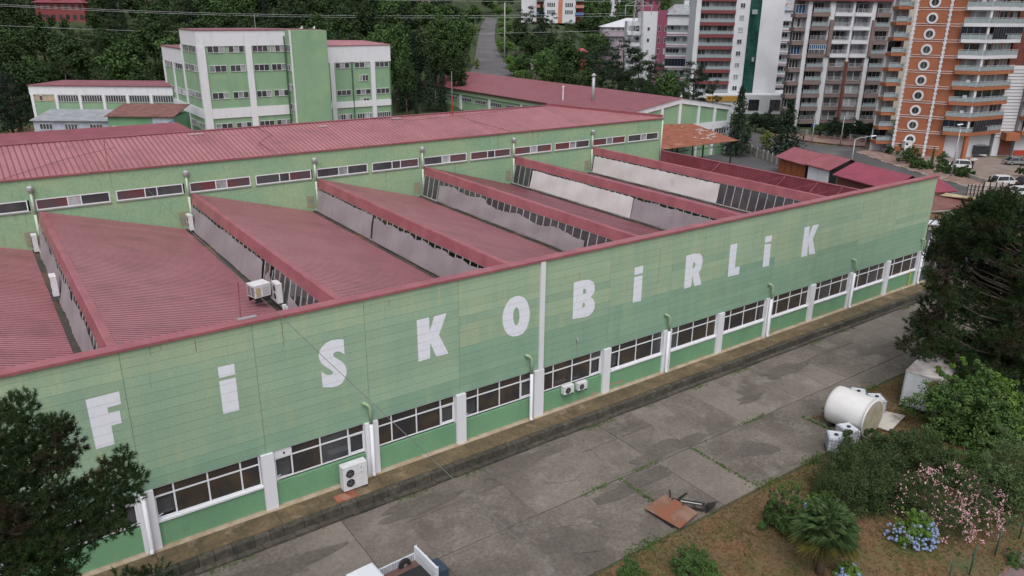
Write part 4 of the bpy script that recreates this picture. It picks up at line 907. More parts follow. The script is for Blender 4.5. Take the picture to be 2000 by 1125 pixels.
# -- taupe block
s0 = 186; P0 = G(1553, 246); P0 = PD(1553, 246, fdep(P0)); BR = Fac('taupe_block', 'tall taupe and white apartment block with balconies and central window bays', 'apartment building', (P0.x, P0.y), -YAW+.06); o = BR.o
v1 = BR(1600, 23.0, -1)[1]; v2 = BR(1600, 233.0, -1)[1]; fz = (v1-v2)/8.
Xb = lambda c: BR(1500+c/4., 32.5)[0]
b = [Xb(c) for c in (230, 300, 470, 512, 650, 668, 800, 832, 990)]; HB_ = v1+fz*1.1
part('wall', MB().prism([(b[1], 2.0, 0), (b[8], 2.0, 0), (b[8]+5, 14, 0), (b[1]+6.5, 14, 0)], (0, 0, HB_)), whitew, o); part('side_wall', MB().prism([(b[0]-.2, 2.5, 0), (b[1]-.01, 2.5, 0), (b[1]+6.4, 14, 0), (b[0]+5.2, 14, 0)], (0, 0, HB_)), brownb, o)
for i, (p, q) in enumerate([(1, 1), (2, 3), (4, 5), (6, 7)]):
    x0, x1 = (b[1], b[1]+1.0) if i == 0 else (b[p], b[q])
    part('column', MB().box(x0, x1, -.5, 1.98, 0, HB_), whitew, o)
part('roof_band', MB().box(b[0], b[8]+.8, -1.3, 1.99, HB_-1.0, HB_+.6), maroonb, o)
for i in range(10):
    z = v1-fz*i
    if z < .5: break
    # outer balconies
    for (x0, x1, yo, kk) in ((b[1]+1.05, b[2]-.02, -1.3, ['mix', 'mix', 'blue' if i == 3 else 'mix']), (b[7]+.02, b[8]+.2, -1.1, ['mix', 'dark'])):
        part('balcony_band', MB().box(x0, x1, yo, 1.98, z-1.05, z-.1), brownb, o)
        railing(o, [(x0+.1, yo+.1), (x1-.1, yo+.1)], z-.1, .95, glass=ra.random() < .4)
        if kk[-1] == 'blue' and i == 3: glazing(o, x0+.1, x1-.1, z+.9, z+fz-1.1, yo+.05, ['blue'], 8)
        glazing(o, x0+.7, x1-.5, z-.1, z+2.05, 1.9, kk[:2], 4)
    part('side_balcony', MB().box(b[0]-.7, b[1]-.05, -.6, 2.4, z-1.3, z-.5), brownb, o); glazing(o, b[0]-.4, b[1]-.3, z-.4, z+1.6, .6, ['blue' if i in (0, 3) else 'mix'], 3)
    for j, (x0, x1) in enumerate(((b[3]+.02, b[4]-.02), (b[5]+.02, b[6]-.02))):
        mb_ = whitew if i < 4 else brownb
        part('bay_band', MB().box(x0, x1, -.9 if i < 4 else -.5, 1.98, z-.95, z-.1), mb_, o)
        glazing(o, x0+.35, x1-.35, z-.08, z+fz-1.15, 1.2 if i < 4 else -.1, ['mix', 'curt', 'dark'], 2 if i > 3 else 3)
        if i > 3: [part('bay_wall', MB().box(q_, q_+.33, -.45, 1.97, z-.09, z+fz-1.05), brownb, o) for q_ in (x0, x1-.33)]
        railing(o, [(x0+.3, -.8 if i < 4 else -.62), (x1-.3, -.8 if i < 4 else -.62)], z-.1, .85, glass=False)
for x0, x1 in ((b[2]+.0, b[2]+1.0), (b[6]+.02, b[6]+.9)): part('taupe_frame', MB().box(x0+.35, x1+.3, -1.0, -.51, v1-fz*3.2, v1-fz*.55), brownb, o)
part('central_strip', MB().box(b[4], b[5], -.8, 1.97, .5, v1-fz*3.6), redbrick, o)
part('ground_opening', MB().box(b[1]+1.2, b[8]-1, .5, 1.97, .3, z+1.3 if z > 2 else 2.6), drk, o)
# -- beige block behind
P0 = PD(1738, 100, 200); F = Fac('beige_block', 'plain beige block with square windows squeezed behind the orange tower', 'apartment building', (P0.x, P0.y), -YAW+.1); o = F.o
part('wall', MB().box(0, 14, 0, 12, 0, F(1738, 6)[1]+6), beigew, o)
for i in range(11):
    z = F(1760, 190-i*24.5)[1]; strip_window(o, 1.8, 3.4, z, z+1.6, -.13, 2, dk, rnd_=rg, panes=False)
# -- orange tower
P0 = G(1741, 300); OR = Fac('orange_tower', 'tall orange apartment tower with a column of round white rimmed windows and angular balconies', 'apartment building', (P0.x, P0.y), -YAW); o = OR.o
sO = fdep(P0); mpp = sO/FPX
dl = math.radians(30)
yA = -dl; Wsl = 47*mpp/math.cos(dl)*1.02
# vertical position of the circles
pc = [(1812.5, 4), (1807.5, 34.5), (1803, 65.5), (1798, 96.5), (1793, 127), (1788.5, 156), (1784, 186), (1779, 214.5), (1774.5, 243), (1770, 272)]
def local(p): d = Vector((p.x-P0.x, p.y-P0.y, 0)); ax = Vector((math.cos(-YAW), math.sin(-YAW), 0)); ay = Vector((-ax.y, ax.x, 0)); return d.dot(ax), d.dot(ay)
sa = part('orange_wall', MB().box(0, Wsl, 0, 9, 0, OR(1812, -30)[1]+3), orangew, o, (0, 0, 0), (0, 0, yA))
zc = [OR(u+0, v, -1.2)[1] for u, v in pc]; fz = (zc[0]-zc[-1])/9.
zc = [zc[0]+fz-i*fz for i in range(11)]
HO = zc[0]+3
def rot(x, y, a=yA): return (x*math.cos(a)-y*math.sin(a), x*math.sin(a)+y*math.cos(a))
cxm = Wsl*.5
for z in zc:
    rm = MB(); rim = []; n = 20
    for k in range(n):
        w_ = 2*math.pi*k/n; rim.append((math.cos(w_), math.sin(w_)))
    vs = [(x*.98, -.14, z_*1.02) for x, z_ in rim]+[(x*.62, -.14, z_*.66) for x, z_ in rim]+[(x*.98, .02, z_*1.02) for x, z_ in rim]
    fs = [(k, n+k, n+(k+1) % n, (k+1) % n) for k in range(n)]+[(k, (k+1) % n, 2*n+(k+1) % n, 2*n+k) for k in range(n)]
    rm.add(vs, fs)
    if 'rim' not in PR: PR['rim'] = rm.mesh('round_window', whitew); PR['rpane'] = MB().add([(x*.66, -.05, z_*.7) for x, z_ in rim], [tuple(range(n))[::-1]]).box(-.03, .03, -.09, -.051, -.6, .6, 1).mesh('round_pane', [drk, curt])
    w_ = link('round_window', PR['rim'], sa, (cxm, -.02, z)); link('pane', PR['rpane'], w_)
    for dz in (-1.35, -.95):
        part('string_line', MB().box(.1, Wsl+2.5, -.09, -.002, z+dz-.04, z+dz+.04), whitew, sa)
qn = MB()
for xq in (.0, Wsl):
    k = 0; z = 0
    while z < HO-.5:
        w_ = .28 if k % 2 else .16; qn.box(xq-w_, xq+w_, -.16, .05, z, z+.40); z += .42; k += 1
part('corner_quoins', qn, whitew, sa, kind='stuff')
# recess beside the slab
xr0 = Wsl+.3
part('recess_wall', MB().box(Wsl+.02, Wsl+3.2, .5, 8, 0, HO), orangew, sa)
# balconies: plan in local coordinates (x along the picture, y away)
B0 = rot(Wsl+2.6, -.6); B1 = (B0[0]+128*mpp*.30, B0[1]-1.9); B2 = (B0[0]+128*mpp*.98, B0[1]+3.0); B3 = (B2[0]+.2, B2[1]+4); B4 = (B0[0]+1.5, B0[1]+7)
W0 = (B0[0]+.4, B0[1]+1.7); W1 = (B1[0]+.2, B1[1]+1.9); W2 = (B2[0]-.6, B2[1]+1.7)
body = MB().prism([(W0[0], W0[1], 0), (W1[0], W1[1], 0), (W2[0], W2[1], 0), (B3[0], B3[1]+3, 0), (B4[0], B4[1]+3, 0)], (0, 0, HO-1)); part('wall', body, whitew, o)
bodyu = MB().prism([(W0[0], W0[1]-.03, zc[5]+.2), (W1[0], W1[1]-.03, zc[5]+.2), (W2[0]+.02, W2[1]-.03, zc[5]+.2), (B3[0]+.02, B3[1]+3, zc[5]+.2), (B4[0], B4[1]+3.1, zc[5]+.2)], (0, 0, HO-zc[5]-1)); part('upper_wall', bodyu, orangew, o)
for i, z0_ in enumerate(zc[:10]):
    z = z0_-.62; top = i < 6
    m_ = whitew if top and i < 5 else orangew
    sl_ = MB().prism([(B0[0], B0[1], z-.75), (B1[0], B1[1], z-.75), (B2[0], B2[1], z-.75), (B3[0], B3[1], z-.75), (B4[0], B4[1], z-.75)], (0, 0, .62)); part('balcony_slab', sl_, m_, o)
    ins = lambda p, k=.15: (p[0], p[1]+k)
    railing(o, [ins(B0), ins(B1), ins(B2)], z-.13, .95)
    full = i in (3, 10) or i == 9
    for (p, q) in ((W0, W1), (W1, W2)):
        a_ = math.atan2(q[1]-p[1], q[0]-p[0]); L = math.hypot(q[0]-p[0], q[1]-p[1])
        hold = link('window_row', None, o, (p[0], p[1], 0), (0, 0, a_))
        kind_ = ['navy'] if i in (3, 9) else (['green', 'dark'] if i == 7 else ['dark', 'mix', 'curt'])
        n = max(1, int(L/2.6))
        for k in range(n):
            x0 = L*k/n+.25; x1 = L*(k+1)/n-.35
            if i in (3, 9):
                glz = glazing(hold, L*k/n, L*(k+1)/n-.02, z-.1, z+2.1, -1.6, ['navy'], 4)
            else: glazing(hold, x0, x1, z-.1, z+1.95, -.13, kind_, 2)
    part('party_column', MB().box(B1[0]-.9+.5, B1[0]-.5+.5, B1[1]+.3, W1[1], z-.12, z+fz-.76), whitew, o)
    if i in (1, 3, 6, 7, 8): part('air_conditioner', MB().box(W1[0]-1.9, W1[0]-1.2, W1[1]-.45, W1[1]-.05, z+.6, z+1.1), acw, o)
part('roof_slab', MB().prism([(B0[0]-.5, B0[1]-.3, HO-1), (B1[0], B1[1]-.5, HO-1), (B2[0]+.5, B2[1], HO-1), (B3[0], B3[1]+4, HO-1), (0, 8, HO-1)], (0, 0, .5)), orangew, o)
part('ground_window', MB().box(W1[0]+3.5, W1[0]+6.2, W1[1]+1.0-.2, W1[1]+3, 1.0, 2.6), drk, o)
part('corner_pier', MB().box(B1[0]-.2, B1[0]+.5, B1[1]+.3, B1[1]+1.0, 0, zc[10]+fz*.9), orangew, o)
# left small balconies
for i, z0_ in enumerate(zc[:11]):
    z = z0_-.6; part('side_balcony', MB().box(-3.0, -.15, 1.0, 3.5, z-.7, z-.15), orangew, o); railing(o, [(-3.0, 1.05), (-.2, 1.05)], z-.1, .95)
    if z > 1: glazing(o, -2.8, -.3, z+.0, z+1.9, 3.3, ['navy' if i in (4, 10) else 'curt', 'curt'], 2)
part('side_wall', MB().prism([(-3.0, 3.45, 0), (-.1, 3.45, 0), (3., 9, 0), (-.2, 9, 0)], (0, 0, HO-1)), whitew, o)
# brick recess and the second wing
part('brick_recess', MB().box(B2[0]+.1, B2[0]+4.5, B2[1]+2.2, B2[1]+8, zc[5], HO-1), redbrick, o)
st = MB().box(B2[0]+.1, B2[0]+3.7, B2[1]+1.6, B2[1]+8, 0, zc[5]-.01); part('stair_wall', st, whitew, o)
z = zc[5]-.8
while z > 3.2: part('dark_stripe', MB().box(B2[0]+.1, B2[0]+3.7, B2[1]+1.55, B2[1]+1.599, z, z+.07), drk, o); z -= .62  # thin dark stripes across the white stair wall
part('porch', MB().box(B2[0]+1.2, B2[0]+3.9, B2[1]-.4, B2[1]+1.5, 3.4, 4.9), orangew, o); part('porch_door', MB().box(B2[0]+1.4, B2[0]+3.6, B2[1]+1.3, B2[1]+1.54, .3, 3.39), redbrick, o)
c0 = B2[0]+3.9
part('second_wing_wall', MB().box(c0+.4, c0+20, B2[1]+1.4, B2[1]+10, 0, HO-1), whitew, o)
part('second_wing_upper', MB().box(c0+.38, c0+20, B2[1]+1.36, B2[1]+9, zc[5], HO-1.2), orangew, o)
for i, z0_ in enumerate(zc[:10]):
    z = z0_-.9
    part('balcony_slab', MB().box(c0, c0+20, B2[1]-.7, B2[1]+1.35, z-.75, z-.13), whitew if i < 5 else orangew, o); railing(o, [(c0+.1, B2[1]-.6), (c0+12, B2[1]-.6)], z-.12, .95)
    for k in range(3): glazing(o, c0+.9+k*2.9, c0+3.0+k*2.9, z-.1, z+1.9, B2[1]+1.23, ['dark', 'mix'], 2)
part('red_skirting', MB().box(c0+.5, c0+14, B2[1]+1.2, B2[1]+1.33, .3, 1.3), mat('red_paint', (.4, .05, .03), .6), o)
# -- far white and orange tower
P0 = PD(1018, 60, 365); F = Fac('far_orange_white_tower', 'distant white tower block with an orange central strip and coloured balconies among trees', 'apartment building', (P0.x, P0.y), -YAW); o = F.o
Xf = lambda u: F(u, 30)[0]
Hf = F(1018, -12)[1]; fz = 3.25
part('wall', MB().box(0, Xf(1048), 2, 14, 0, Hf), whitew, o); part('wall', MB().box(Xf(1062), Xf(1124), 0, 14, 0, Hf), whitew, o); part('wall', MB().box(Xf(1048), Xf(1062)-.02, 3, 14, 0, Hf), mat('red_recess', (.25, .06, .05), .8), o)
part('orange_strip', MB().box(Xf(1090), Xf(1098), -.25, .1, 0, Hf), mat('salmon_orange', (.5, .17, .09), .8), o); part('side_wall', MB().box(Xf(1124)+.02, Xf(1140), 3, 13, 0, Hf), mat('red_recess', ()), o)
bc = [mat('balcony_teal', (.2, .4, .38), .6), mat('balcony_salmon', (.45, .2, .17), .6), mat('balcony_blue', (.07, .13, .3), .6), mat('balcony_cyan', (.1, .32, .45), .6)]
z = F(1130, 10)[1]
for i in range(8):
    zz = z-i*fz+fz
    if zz < 3: break
    for x0, x1 in ((Xf(1048), Xf(1063)), (Xf(1123), Xf(1140))):
        part('balcony', MB().box(x0, x1, -.4, 3, zz-1.3, zz), bc[(i if i < 2 else i+0) % 4 if x0 > 5 and i > 1 else i % 2], o)
    for u in (1070, 1074, 1078, 1082, 1105, 1109, 1113, 1117):
        bx('window', o, Xf(u-1.3), Xf(u+1.3), -.06, .1, zz-.9, zz+.9, drk)
# -- other distant buildings
def far(name, label, u0, u1, vt, s, wm, rm, floors=2, roof=2.0, nw=6, fz=3.2, hip=True):
    P0 = PD(u0, vt, s); F = Fac(name, label, 'building', (P0.x, P0.y), -YAW); o = F.o; W = (u1-u0)*s/FPX; H = P0.z-F.z0
    part('wall', MB().box(0, W, 0, 10, 0, H), wm, o)
    if hip: part('roof', MB().hexa([(-.6, -.6, H), (W+.6, -.6, H), (W+.6, 10.6, H), (-.6, 10.6, H)], [(-.6, -.6, H+.12), (W+.6, -.6, H+.12), (W*.7, 5, H+roof), (W*.3, 5, H+roof)]), rm, o)
    for r in range(floors):
        for k in range(nw):
            x = W*(k+.25)/nw; bx('window', o, x, x+W/nw*.5, -.08, .05, H-2.1-r*fz, H-.6-r*fz, drk)
    return F
far('red_white_house', 'red and white house hidden among the forest trees at upper left', 66, 162, 5, 262, mat('house_red', (.22, .05, .055), .8), roofm, 3, 3, 7)
f_ = far('cream_house', 'cream house at the top of the slope left of the hill road', 778, 850, -2, 330, beigew, roofm, 1, 2, 6)
far('grey_white_house', 'grey and white house on the far hill above the pylon', 1167, 1212, -4, 420, whitew, greyroof, 2, 2, 3)
far('maroon_house', 'maroon walled house on the far hill beside the pylon', 1252, 1290, -2, 330, magenta, roofm, 1, 2, 3)
far('red_roofed_hut', 'small hut with a red hipped roof among the pines', 1131, 1147, 103, 215, redbrick, mat('bright_red_roof', (.36, .06, .08), .6), 0, 1.0, 1)
# ---------------------------------------------------------------- roads
def gp(u, v): p = G(u, v); return (p.x, p.y)
strip('road', [gp(1425, 246), gp(1500, 267), gp(1560, 276), gp(1600, 283), gp(1690, 290), gp(1742, 277), gp(1735, 262)], [gp(1418, 262), gp(1468, 290), gp(1500, 305), gp(1560, 320), gp(1640, 345), gp(1690, 318), gp(1764, 272)], .02, asph)
strip('road', [gp(1560, 277), gp(1672, 297), gp(1733, 319), gp(1800, 340), gp(1870, 360), gp(1950, 385), gp(2040, 415)], [gp(1480, 297), gp(1560, 335), gp(1640, 352), gp(1700, 366), gp(1790, 388), gp(1880, 412), gp(1980, 450)], .026, asph)
strip('hill_road', [gp(905, 165), gp(925, 130), gp(930, 100), gp(934, 75), gp(940, 50), gp(949, 36)], [gp(1012, 165), gp(992, 130), gp(972, 100), gp(966, 75), gp(968, 50), gp(972, 37)], .12, mat('worn_asphalt', (.125, .12, .125), .85, (.09, .086, .09), .15, coord='World', spk=.1), thick=.3)
paving = mat('red_paving', (.20, .12, .105), .9, (.27, .2, .17), .7, lo=.45, hi=.6, coord='World')
strip('pavement', [gp(1673, 297), gp(1733, 318), gp(1800, 339), gp(1870, 359), gp(1950, 384), gp(2040, 414)], [gp(1700, 292), gp(1770, 312), gp(1830, 330), gp(1880, 345), gp(1960, 372), gp(2050, 402)], .12, paving, thick=.2)
strip('forecourt', [gp(1700, 289), gp(1775, 310), gp(1830, 328), gp(1880, 343), gp(1960, 369), gp(2050, 398)], [gp(1745, 262), gp(1800, 280), gp(1850, 294), gp(1930, 306), gp(2000, 318), gp(2060, 330)], .05, mat('forecourt_paving', (.24, .19, .17), .9, (.19, .15, .13), .4, coord='World'), thick=.2)
strip('verge', [gp(1422, 270), gp(1470, 291), gp(1528, 311)], [gp(1420, 288), gp(1470, 303), gp(1525, 326)], .05, mat('verge_grass', (.07, .12, .025), .95, (.12, .11, .04), .5, coord='World', bump=.05), thick=.1)
kb = MB()
strip('pavement', [gp(1500, 264), gp(1560, 272), gp(1600, 279), gp(1690, 286)], [gp(1490, 258), gp(1550, 263), gp(1600, 268), gp(1690, 276)], .12, paving, thick=.2)
def kerbline(px, name, m, w=.18, h=.13, seg=1.4, group='kerb'):
    pts = [Vector(gp(*q)) for q in px]; o = None; k = 0; par = thing('kerb', *group, (pts[0].x, pts[0].y, 0))
    o = Vector((pts[0].x, pts[0].y, 0)); par.location.z = gz(pts[0].x, pts[0].y); o.z = par.location.z
    for a, b in zip(pts, pts[1:]):
        L = (b-a).length; n = max(1, int(L/seg)); d = (b-a)/L
        for i in range(n):
            p, q = a+d*(L*i/n), a+d*(L*(i+1)/n-.06); zz = gz(p.x, p.y)-o.z
            part(name, MB().bar((p.x-o.x, p.y-o.y, zz+.05), (q.x-o.x, q.y-o.y, zz+.05), w, .26), m[k % 2], par); k += 1
kerbline([(1673, 298), (1733, 319), (1800, 340), (1870, 360), (1950, 385)], 'kerb_stone', [mat('kerb_pale', (.45, .42, .36), .9), mat('kerb_dark', (.22, .18, .16), .9)], seg=2., group=('alternating pale and dark kerb of the pavement by the orange tower', 'kerb'))
# ---------------------------------------------------------------- low walls and fences
def wallrun(name, label, px, h, t, m, posts=None, pm_=None, cat='wall', railh=0):
    pts = [Vector(gp(*q)) for q in px]; z0 = gz(pts[0].x, pts[0].y); o = thing(name, label, cat, (pts[0].x, pts[0].y, z0)); O = Vector((pts[0].x, pts[0].y, z0))
    for a, b in zip(pts, pts[1:]):
        za, zb = gz(a.x, a.y), gz(b.x, b.y); pa, pb = Vector((a.x, a.y, za+h/2-.05))-O, Vector((b.x, b.y, zb+h/2-.05))-O
        if h: part('wall_section', MB().bar(pa, pb, t, h+.1), m, o)
        L = (b-a).length
        if railh:
            r_ = MB()
            for q in (.35, .7, 1.): r_.bar(pa+Vector((0, 0, h/2+railh*q)), pb+Vector((0, 0, h/2+railh*q)), .05, .05)
            part('rail', r_, metal, o)
        if posts:
            n = max(1, int(L/posts))
            for i in range(n+1):
                p = pa.lerp(pb, i/n); part('post', MB().box(p.x-.14, p.x+.14, p.y-.14, p.y+.14, p.z-h/2-.1, p.z+h/2+max(.18, railh+.05)), pm_ or m, o)
    return o
cream = mat('cream_wall', (.42, .39, .36), .9, (.33, .3, .27), .6, coord='World')
wallrun('boundary_wall', 'low cream wall with posts between the pavement and the orange tower forecourt', [(1705, 290), (1775, 311), (1830, 329), (1882, 344), (1960, 370), (2040, 396)], .7, .25, cream, 5.5, whitew)
wallrun('street_wall', 'low reddish wall with railing in front of the taupe block', [(1500, 258), (1550, 264), (1600, 270), (1690, 279)], .7, .3, paving, 3., metal, railh=.9)
fc = thing('precast_fence', 'curved concrete post fence between the grass verge and the factory yard', 'fence', (*gp(1420, 287), gz(*gp(1420, 287))))
FP = [Vector(gp(*q)) for q in ((1420, 288), (1455, 298), (1490, 311), (1525, 326), (1560, 340), (1610, 358), (1680, 386))]
O = Vector(fc.location)
for a, b in zip(FP, FP[1:]):
    L = (b-a).length; n = max(1, round(L/2.1))
    for i in range(n):
        p, q = a.lerp(b, i/n), a.lerp(b, (i+1)/n); z = gz(p.x, p.y)-O.z
        part('post', MB().box(p.x-O.x-.09, p.x-O.x+.09, p.y-O.y-.09, p.y-O.y+.09, z, z+1.9), cream, fc)
        for k in range(3): part('fence_panel', MB().bar((p.x-O.x, p.y-O.y, z+.3+k*.5), (q.x-O.x, q.y-O.y, z+.3+k*.5), .05, .47), mat('fence_concrete', (.27, .26, .25), .9, (.2, .19, .18), 1., coord='World'), fc)
# ---------------------------------------------------------------- kiosks
def kiosk(name, label, a, b, depth, h, rise, wm, rm, cat='kiosk', doors=0, dm=None, over=.5, side=None):
    a, b = Vector((a[0], a[1], 0)), Vector((b[0], b[1], 0)); yw = math.atan2(b.y-a.y, b.x-a.x); L = (b-a).length; z = gz(a.x, a.y)-.1
    o = thing(name, label, cat, (a.x, a.y, z), yw); h += .1
    part('wall', MB().box(0, L, .1, depth, 0, h), wm, o)
    part('gable', MB().prism([(L+.001, .1, h), (L+.001, depth, h), (L+.001, depth/2, h+rise*.9)], (-.1, 0, 0)), side or wm, o)
    part('side_wall', MB().box(L+.002, L+.06, .1, depth, 0, h), side or wm, o)
    y = -over; rs = MB()
    rs.add([(-over, -over, h-.05), (L+over, -over, h-.05), (L+over, depth/2, h+rise), (-over, depth/2, h+rise), (-over, depth+over, h-.05), (L+over, depth+over, h-.05)], [(0, 1, 2, 3), (3, 2, 5, 4)])
    rs.add([(-over, -over, h-.17), (L+over, -over, h-.17), (L+over, depth/2, h+rise-.12), (-over, depth/2, h+rise-.12), (-over, depth+over, h-.17), (L+over, depth+over, h-.17)], [(3, 2, 1, 0), (4, 5, 2, 3)])
    part('roof_sheet', rs, rm, o)
    rbm = MB(); x = -over
    while x < L+over-.1: rbm.hexa([(x, -over, h-.049), (x+.07, -over, h-.049), (x+.07, depth/2, h+rise+.001), (x, depth/2, h+rise+.001)], [(x, -over, h-.0), (x+.07, -over, h-.0), (x+.07, depth/2, h+rise+.05), (x, depth/2, h+rise+.05)]); x += .5
    part('roof_ribs', rbm, rm, o, kind='stuff')
    for k in range(doors): x = L*k/doors; part('shutter', MB().box(x+.1, x+L/doors-.1, .02, .09, .1, h-.35), dm or wm, o)
    return o
def PH(u, v, h): # point seen at (u,v) that is h above the ground near there
    z = -.58+h; p = PZ(u, v, z); return (p.x, p.y)
woodo = mat('orange_wood', (.32, .10, .035), .7, (.25, .07, .03), 2.)
kioskr = mat('kiosk_roof_red', (.30, .10, .12), .5, (.26, .08, .10), .5, coord='World'); kioskp = mat('kiosk_roof_pink', (.29, .065, .10), .5, (.25, .055, .085), .5, coord='World')
kiosk('wooden_kiosk', 'long kiosk with orange wooden shutters and red ribbed roof by the road', PH(1522, 306, 2.7), PH(1574, 321, 2.7), 6.5, 2.7, 1.5, woodo, kioskr, doors=4, dm=woodo, side=blackm)
kiosk('white_kiosk', 'white walled kiosk with dark gable and red roof beside the wooden kiosk', PH(1579, 320, 3.0), PH(1620, 331, 3.0), 7., 3.0, 1.5, whitew, kioskr, doors=2, dm=pvc, side=blackm)
ks = kiosk('pink_roofed_kiosk', 'low kiosk with bright pink red roof just behind the factory parapet', PH(1636, 341, 3.0), PH(1734, 368, 3.0), 7., 3.0, 1.7, redbrick, kioskp, doors=0)
p = PD(1703, 338, 134); d = MB().lathe([(.02, 0), (.3, .04), (.55, .16), (.56, .17), (.3, .06), (.02, .02)], (0, 0, 0), 14).tube((0, 0, 0), (0, 0, .5), .02).tube((0, 0, 0), (.0, -.3, -1.2), .04)
solo('satellite_dish', d, acw, 'white satellite dish on the pink red kiosk roof', 'satellite dish', p, (math.radians(70), .3, -.9))
kiosk('right_pink_kiosk', 'pink red roof peeking out past the right end of the green facade', PH(1806, 375, 3.0), PH(1860, 371, 3.0), 6., 3.0, 1.0, cream, kioskp)
p = G(1534, 300); sg = thing('white_sign_frame', 'small white freestanding sign frame behind the wooden kiosk', 'sign', (p.x, p.y, p.z), -.9)
part('leg', MB().box(-.75, -.65, 0, .1, 0, 3.2), white, sg); part('leg', MB().box(.65, .75, 0, .1, 0, 3.2), white, sg); part('board', MB().box(-.64, .64, .02, .08, 1.6, 3.1), white, sg)
# gate pillar and kiosk box by the wall
p = G(1768, 303); part('post', MB().box(-.7, .7, -.5, .5, 0, 2.7).box(-.8, .8, -.6, .6, 2.71, 2.85), whitew, thing('gate_pillar', 'thick white gate pillar at the corner of the orange tower garden', 'pillar', (p.x, p.y, p.z), -.6))
p = G(1745, 296); o = thing('white_gate', 'low white slatted gate beside the thick white pillar', 'gate', (p.x, p.y, p.z), -.6)
for k in range(5): bx('slat', o, -1.+k*.45, -.7+k*.45, 0, .08, .1, 1.8, white)
part('rail', MB().box(-1.05, 1.15, -.06, -.005, .4, .5).box(-1.05, 1.15, -.06, -.005, 1.4, 1.5), white, o)
# ---------------------------------------------------------------- lamps, poles, pylon
def lamp(label, u, vb, vt, arm=None, h=None, grp='street lamps along the road'):
    p = G(u, vb); q = PD(u, vt, fdep(p)); H = q.z-p.z if h is None else h; o = thing('street_lamp', label, 'street lamp', (p.x, p.y, p.z), -YAW, grp)
    part('pole', MB().tube((0, 0, 0), (0, 0, H), .13, .07, 8), metal, o, smooth=True)
    if arm: part('arm', MB().path([(0, 0, H), (arm*.25, 0, H+.35), (arm, 0, H+.7)], .06, 6), metal, o); part('lamp_head', MB().hexa([(arm-.1, -.18, H+.62), (arm+.8, -.14, H+.75), (arm+.8, .14, H+.75), (arm-.1, .18, H+.62)], [(arm-.1, -.12, H+.78), (arm+.8, -.08, H+.86), (arm+.8, .08, H+.86), (arm-.1, .12, H+.78)]), pvc, o)
    return o
lamp('street lamp with a single arm behind the white kiosk', 1661, 330, 270, 2.8)
lamp('street lamp in front of the orange tower balconies', 1857, 345, 247, -.58)
lamp('bare lamp pole left of the taupe block garden trees', 1585, 280, 232)
lamp('bare lamp pole in front of the taupe block centre', 1641, 283, 225)
p = G(1587, 266); solo('blue_street_sign', MB().box(-.5, .5, -.03, .03, 2.2, 2.7).tube((-.45, 0, 0), (-.45, 0, 2.7), .04), mat('sign_blue', (.02, .12, .35), .5), 'small blue sign by the left bare lamp pole', 'sign', p, (0, 0, -.6))
def pole(label, u, vt, s, h, cross=True):
    p = PD(u, vt, s); b = gz(p.x, p.y); H = p.z-b; o = thing('utility_pole', label, 'utility pole', (p.x, p.y, b), -YAW)
    part('pole', MB().tube((0, 0, 0), (0, 0, H), .26, .14, 8), mat('concrete_pole', (.36, .35, .33), .9), o, smooth=True)
    if cross: part('crossarm', MB().box(-1.3, 1.3, -.08, .08, H-.3, H-.15).box(-1.3, 1.3, -.08, .08, H-1.4, H-1.25).box(-1.3, -1.2, -.05, .05, H-1.25, H-.3).box(1.2, 1.3, -.05, .05, H-1.25, H-.3), metal, o); part('transformer_box', MB().box(-1.1, -.3, -.3, .3, H-2.6, H-1.6), metal, o)
    return o
pole('concrete utility pole with crossarms beside the hill road', 1046, 115, 196, 10)
pole('tall slim pole among the round trees right of the hill road', 986, 5, 225, 10, False)
p = PD(1242, 105, 232); b = gz(p.x, p.y); H = PD(1250, -30, 232).z-b
py = thing('lattice_pylon', 'grey steel lattice pylon in front of the pale pink block', 'pylon', (p.x, p.y, b), -YAW); lm = MB()
n = 16
def wd(z): return 1.5*(1-z/H)+.85
for i in range(n):
    z0, z1 = H*i/n, H*(i+1)/n; a, c = wd(z0), wd(z1)
    cs0 = [(-a, -a, z0), (a, -a, z0), (a, a, z0), (-a, a, z0)]; cs1 = [(-c, -c, z1), (c, -c, z1), (c, c, z1), (-c, c, z1)]
    for k in range(4):
        lm.bar(cs0[k], cs1[k], .12, .12); lm.bar(cs0[k], cs1[(k+1) % 4], .06, .06); lm.bar(cs0[(k+1) % 4], cs1[k], .06, .06)
part('lattice', lm, metal, py)
zA = [F_.z-b for F_ in (PD(1240, 29, 232), PD(1240, 60, 232), PD(1240, 4, 232))]
zc_ = PD(1232, 11, 232).z-b
part('crossarm', MB().bar((-4.2, 0, zc_), (4.2, 0, zc_), .18, .18).bar((-4.2, 0, zc_), (0, 0, zc_+1.6), .1, .1).bar((4.2, 0, zc_), (0, 0, zc_+1.6), .1, .1), metal, py)
part('insulator', MB().tube((-3.9, 0, zc_-.1), (-3.9, 0, zc_-2.6), .13), metal, py); part('insulator', MB().tube((3.9, 0, zc_-.1), (3.9, 0, zc_-2.6), .13), metal, py)
wirem = mat('wire_aluminium', (.45, .47, .48), .5)
def wire(label, pts, r=.04):
    P = [PD(u, v, s) for u, v, s in pts]; mb = MB(); n = 24; Q = []
    t = np.linspace(0, 1, n); k = np.linspace(0, 1, len(P))
    us = np.interp(t, k, [q[0] for q in pts])
    c = np.polyfit([q[0] for q in pts], [q[1] for q in pts], min(2, len(pts)-1)); ss_ = np.interp(t, k, [q[2] for q in pts])
    Q = [PD(u, float(np.polyval(c, u)), s_) for u, s_ in zip(us, ss_)]; o_ = Q[0]; Q = [q-o_ for q in Q]
    return solo('overhead_wire', mb.path(Q, r, 4), wirem, label, 'power line', o_, group='overhead power wires')
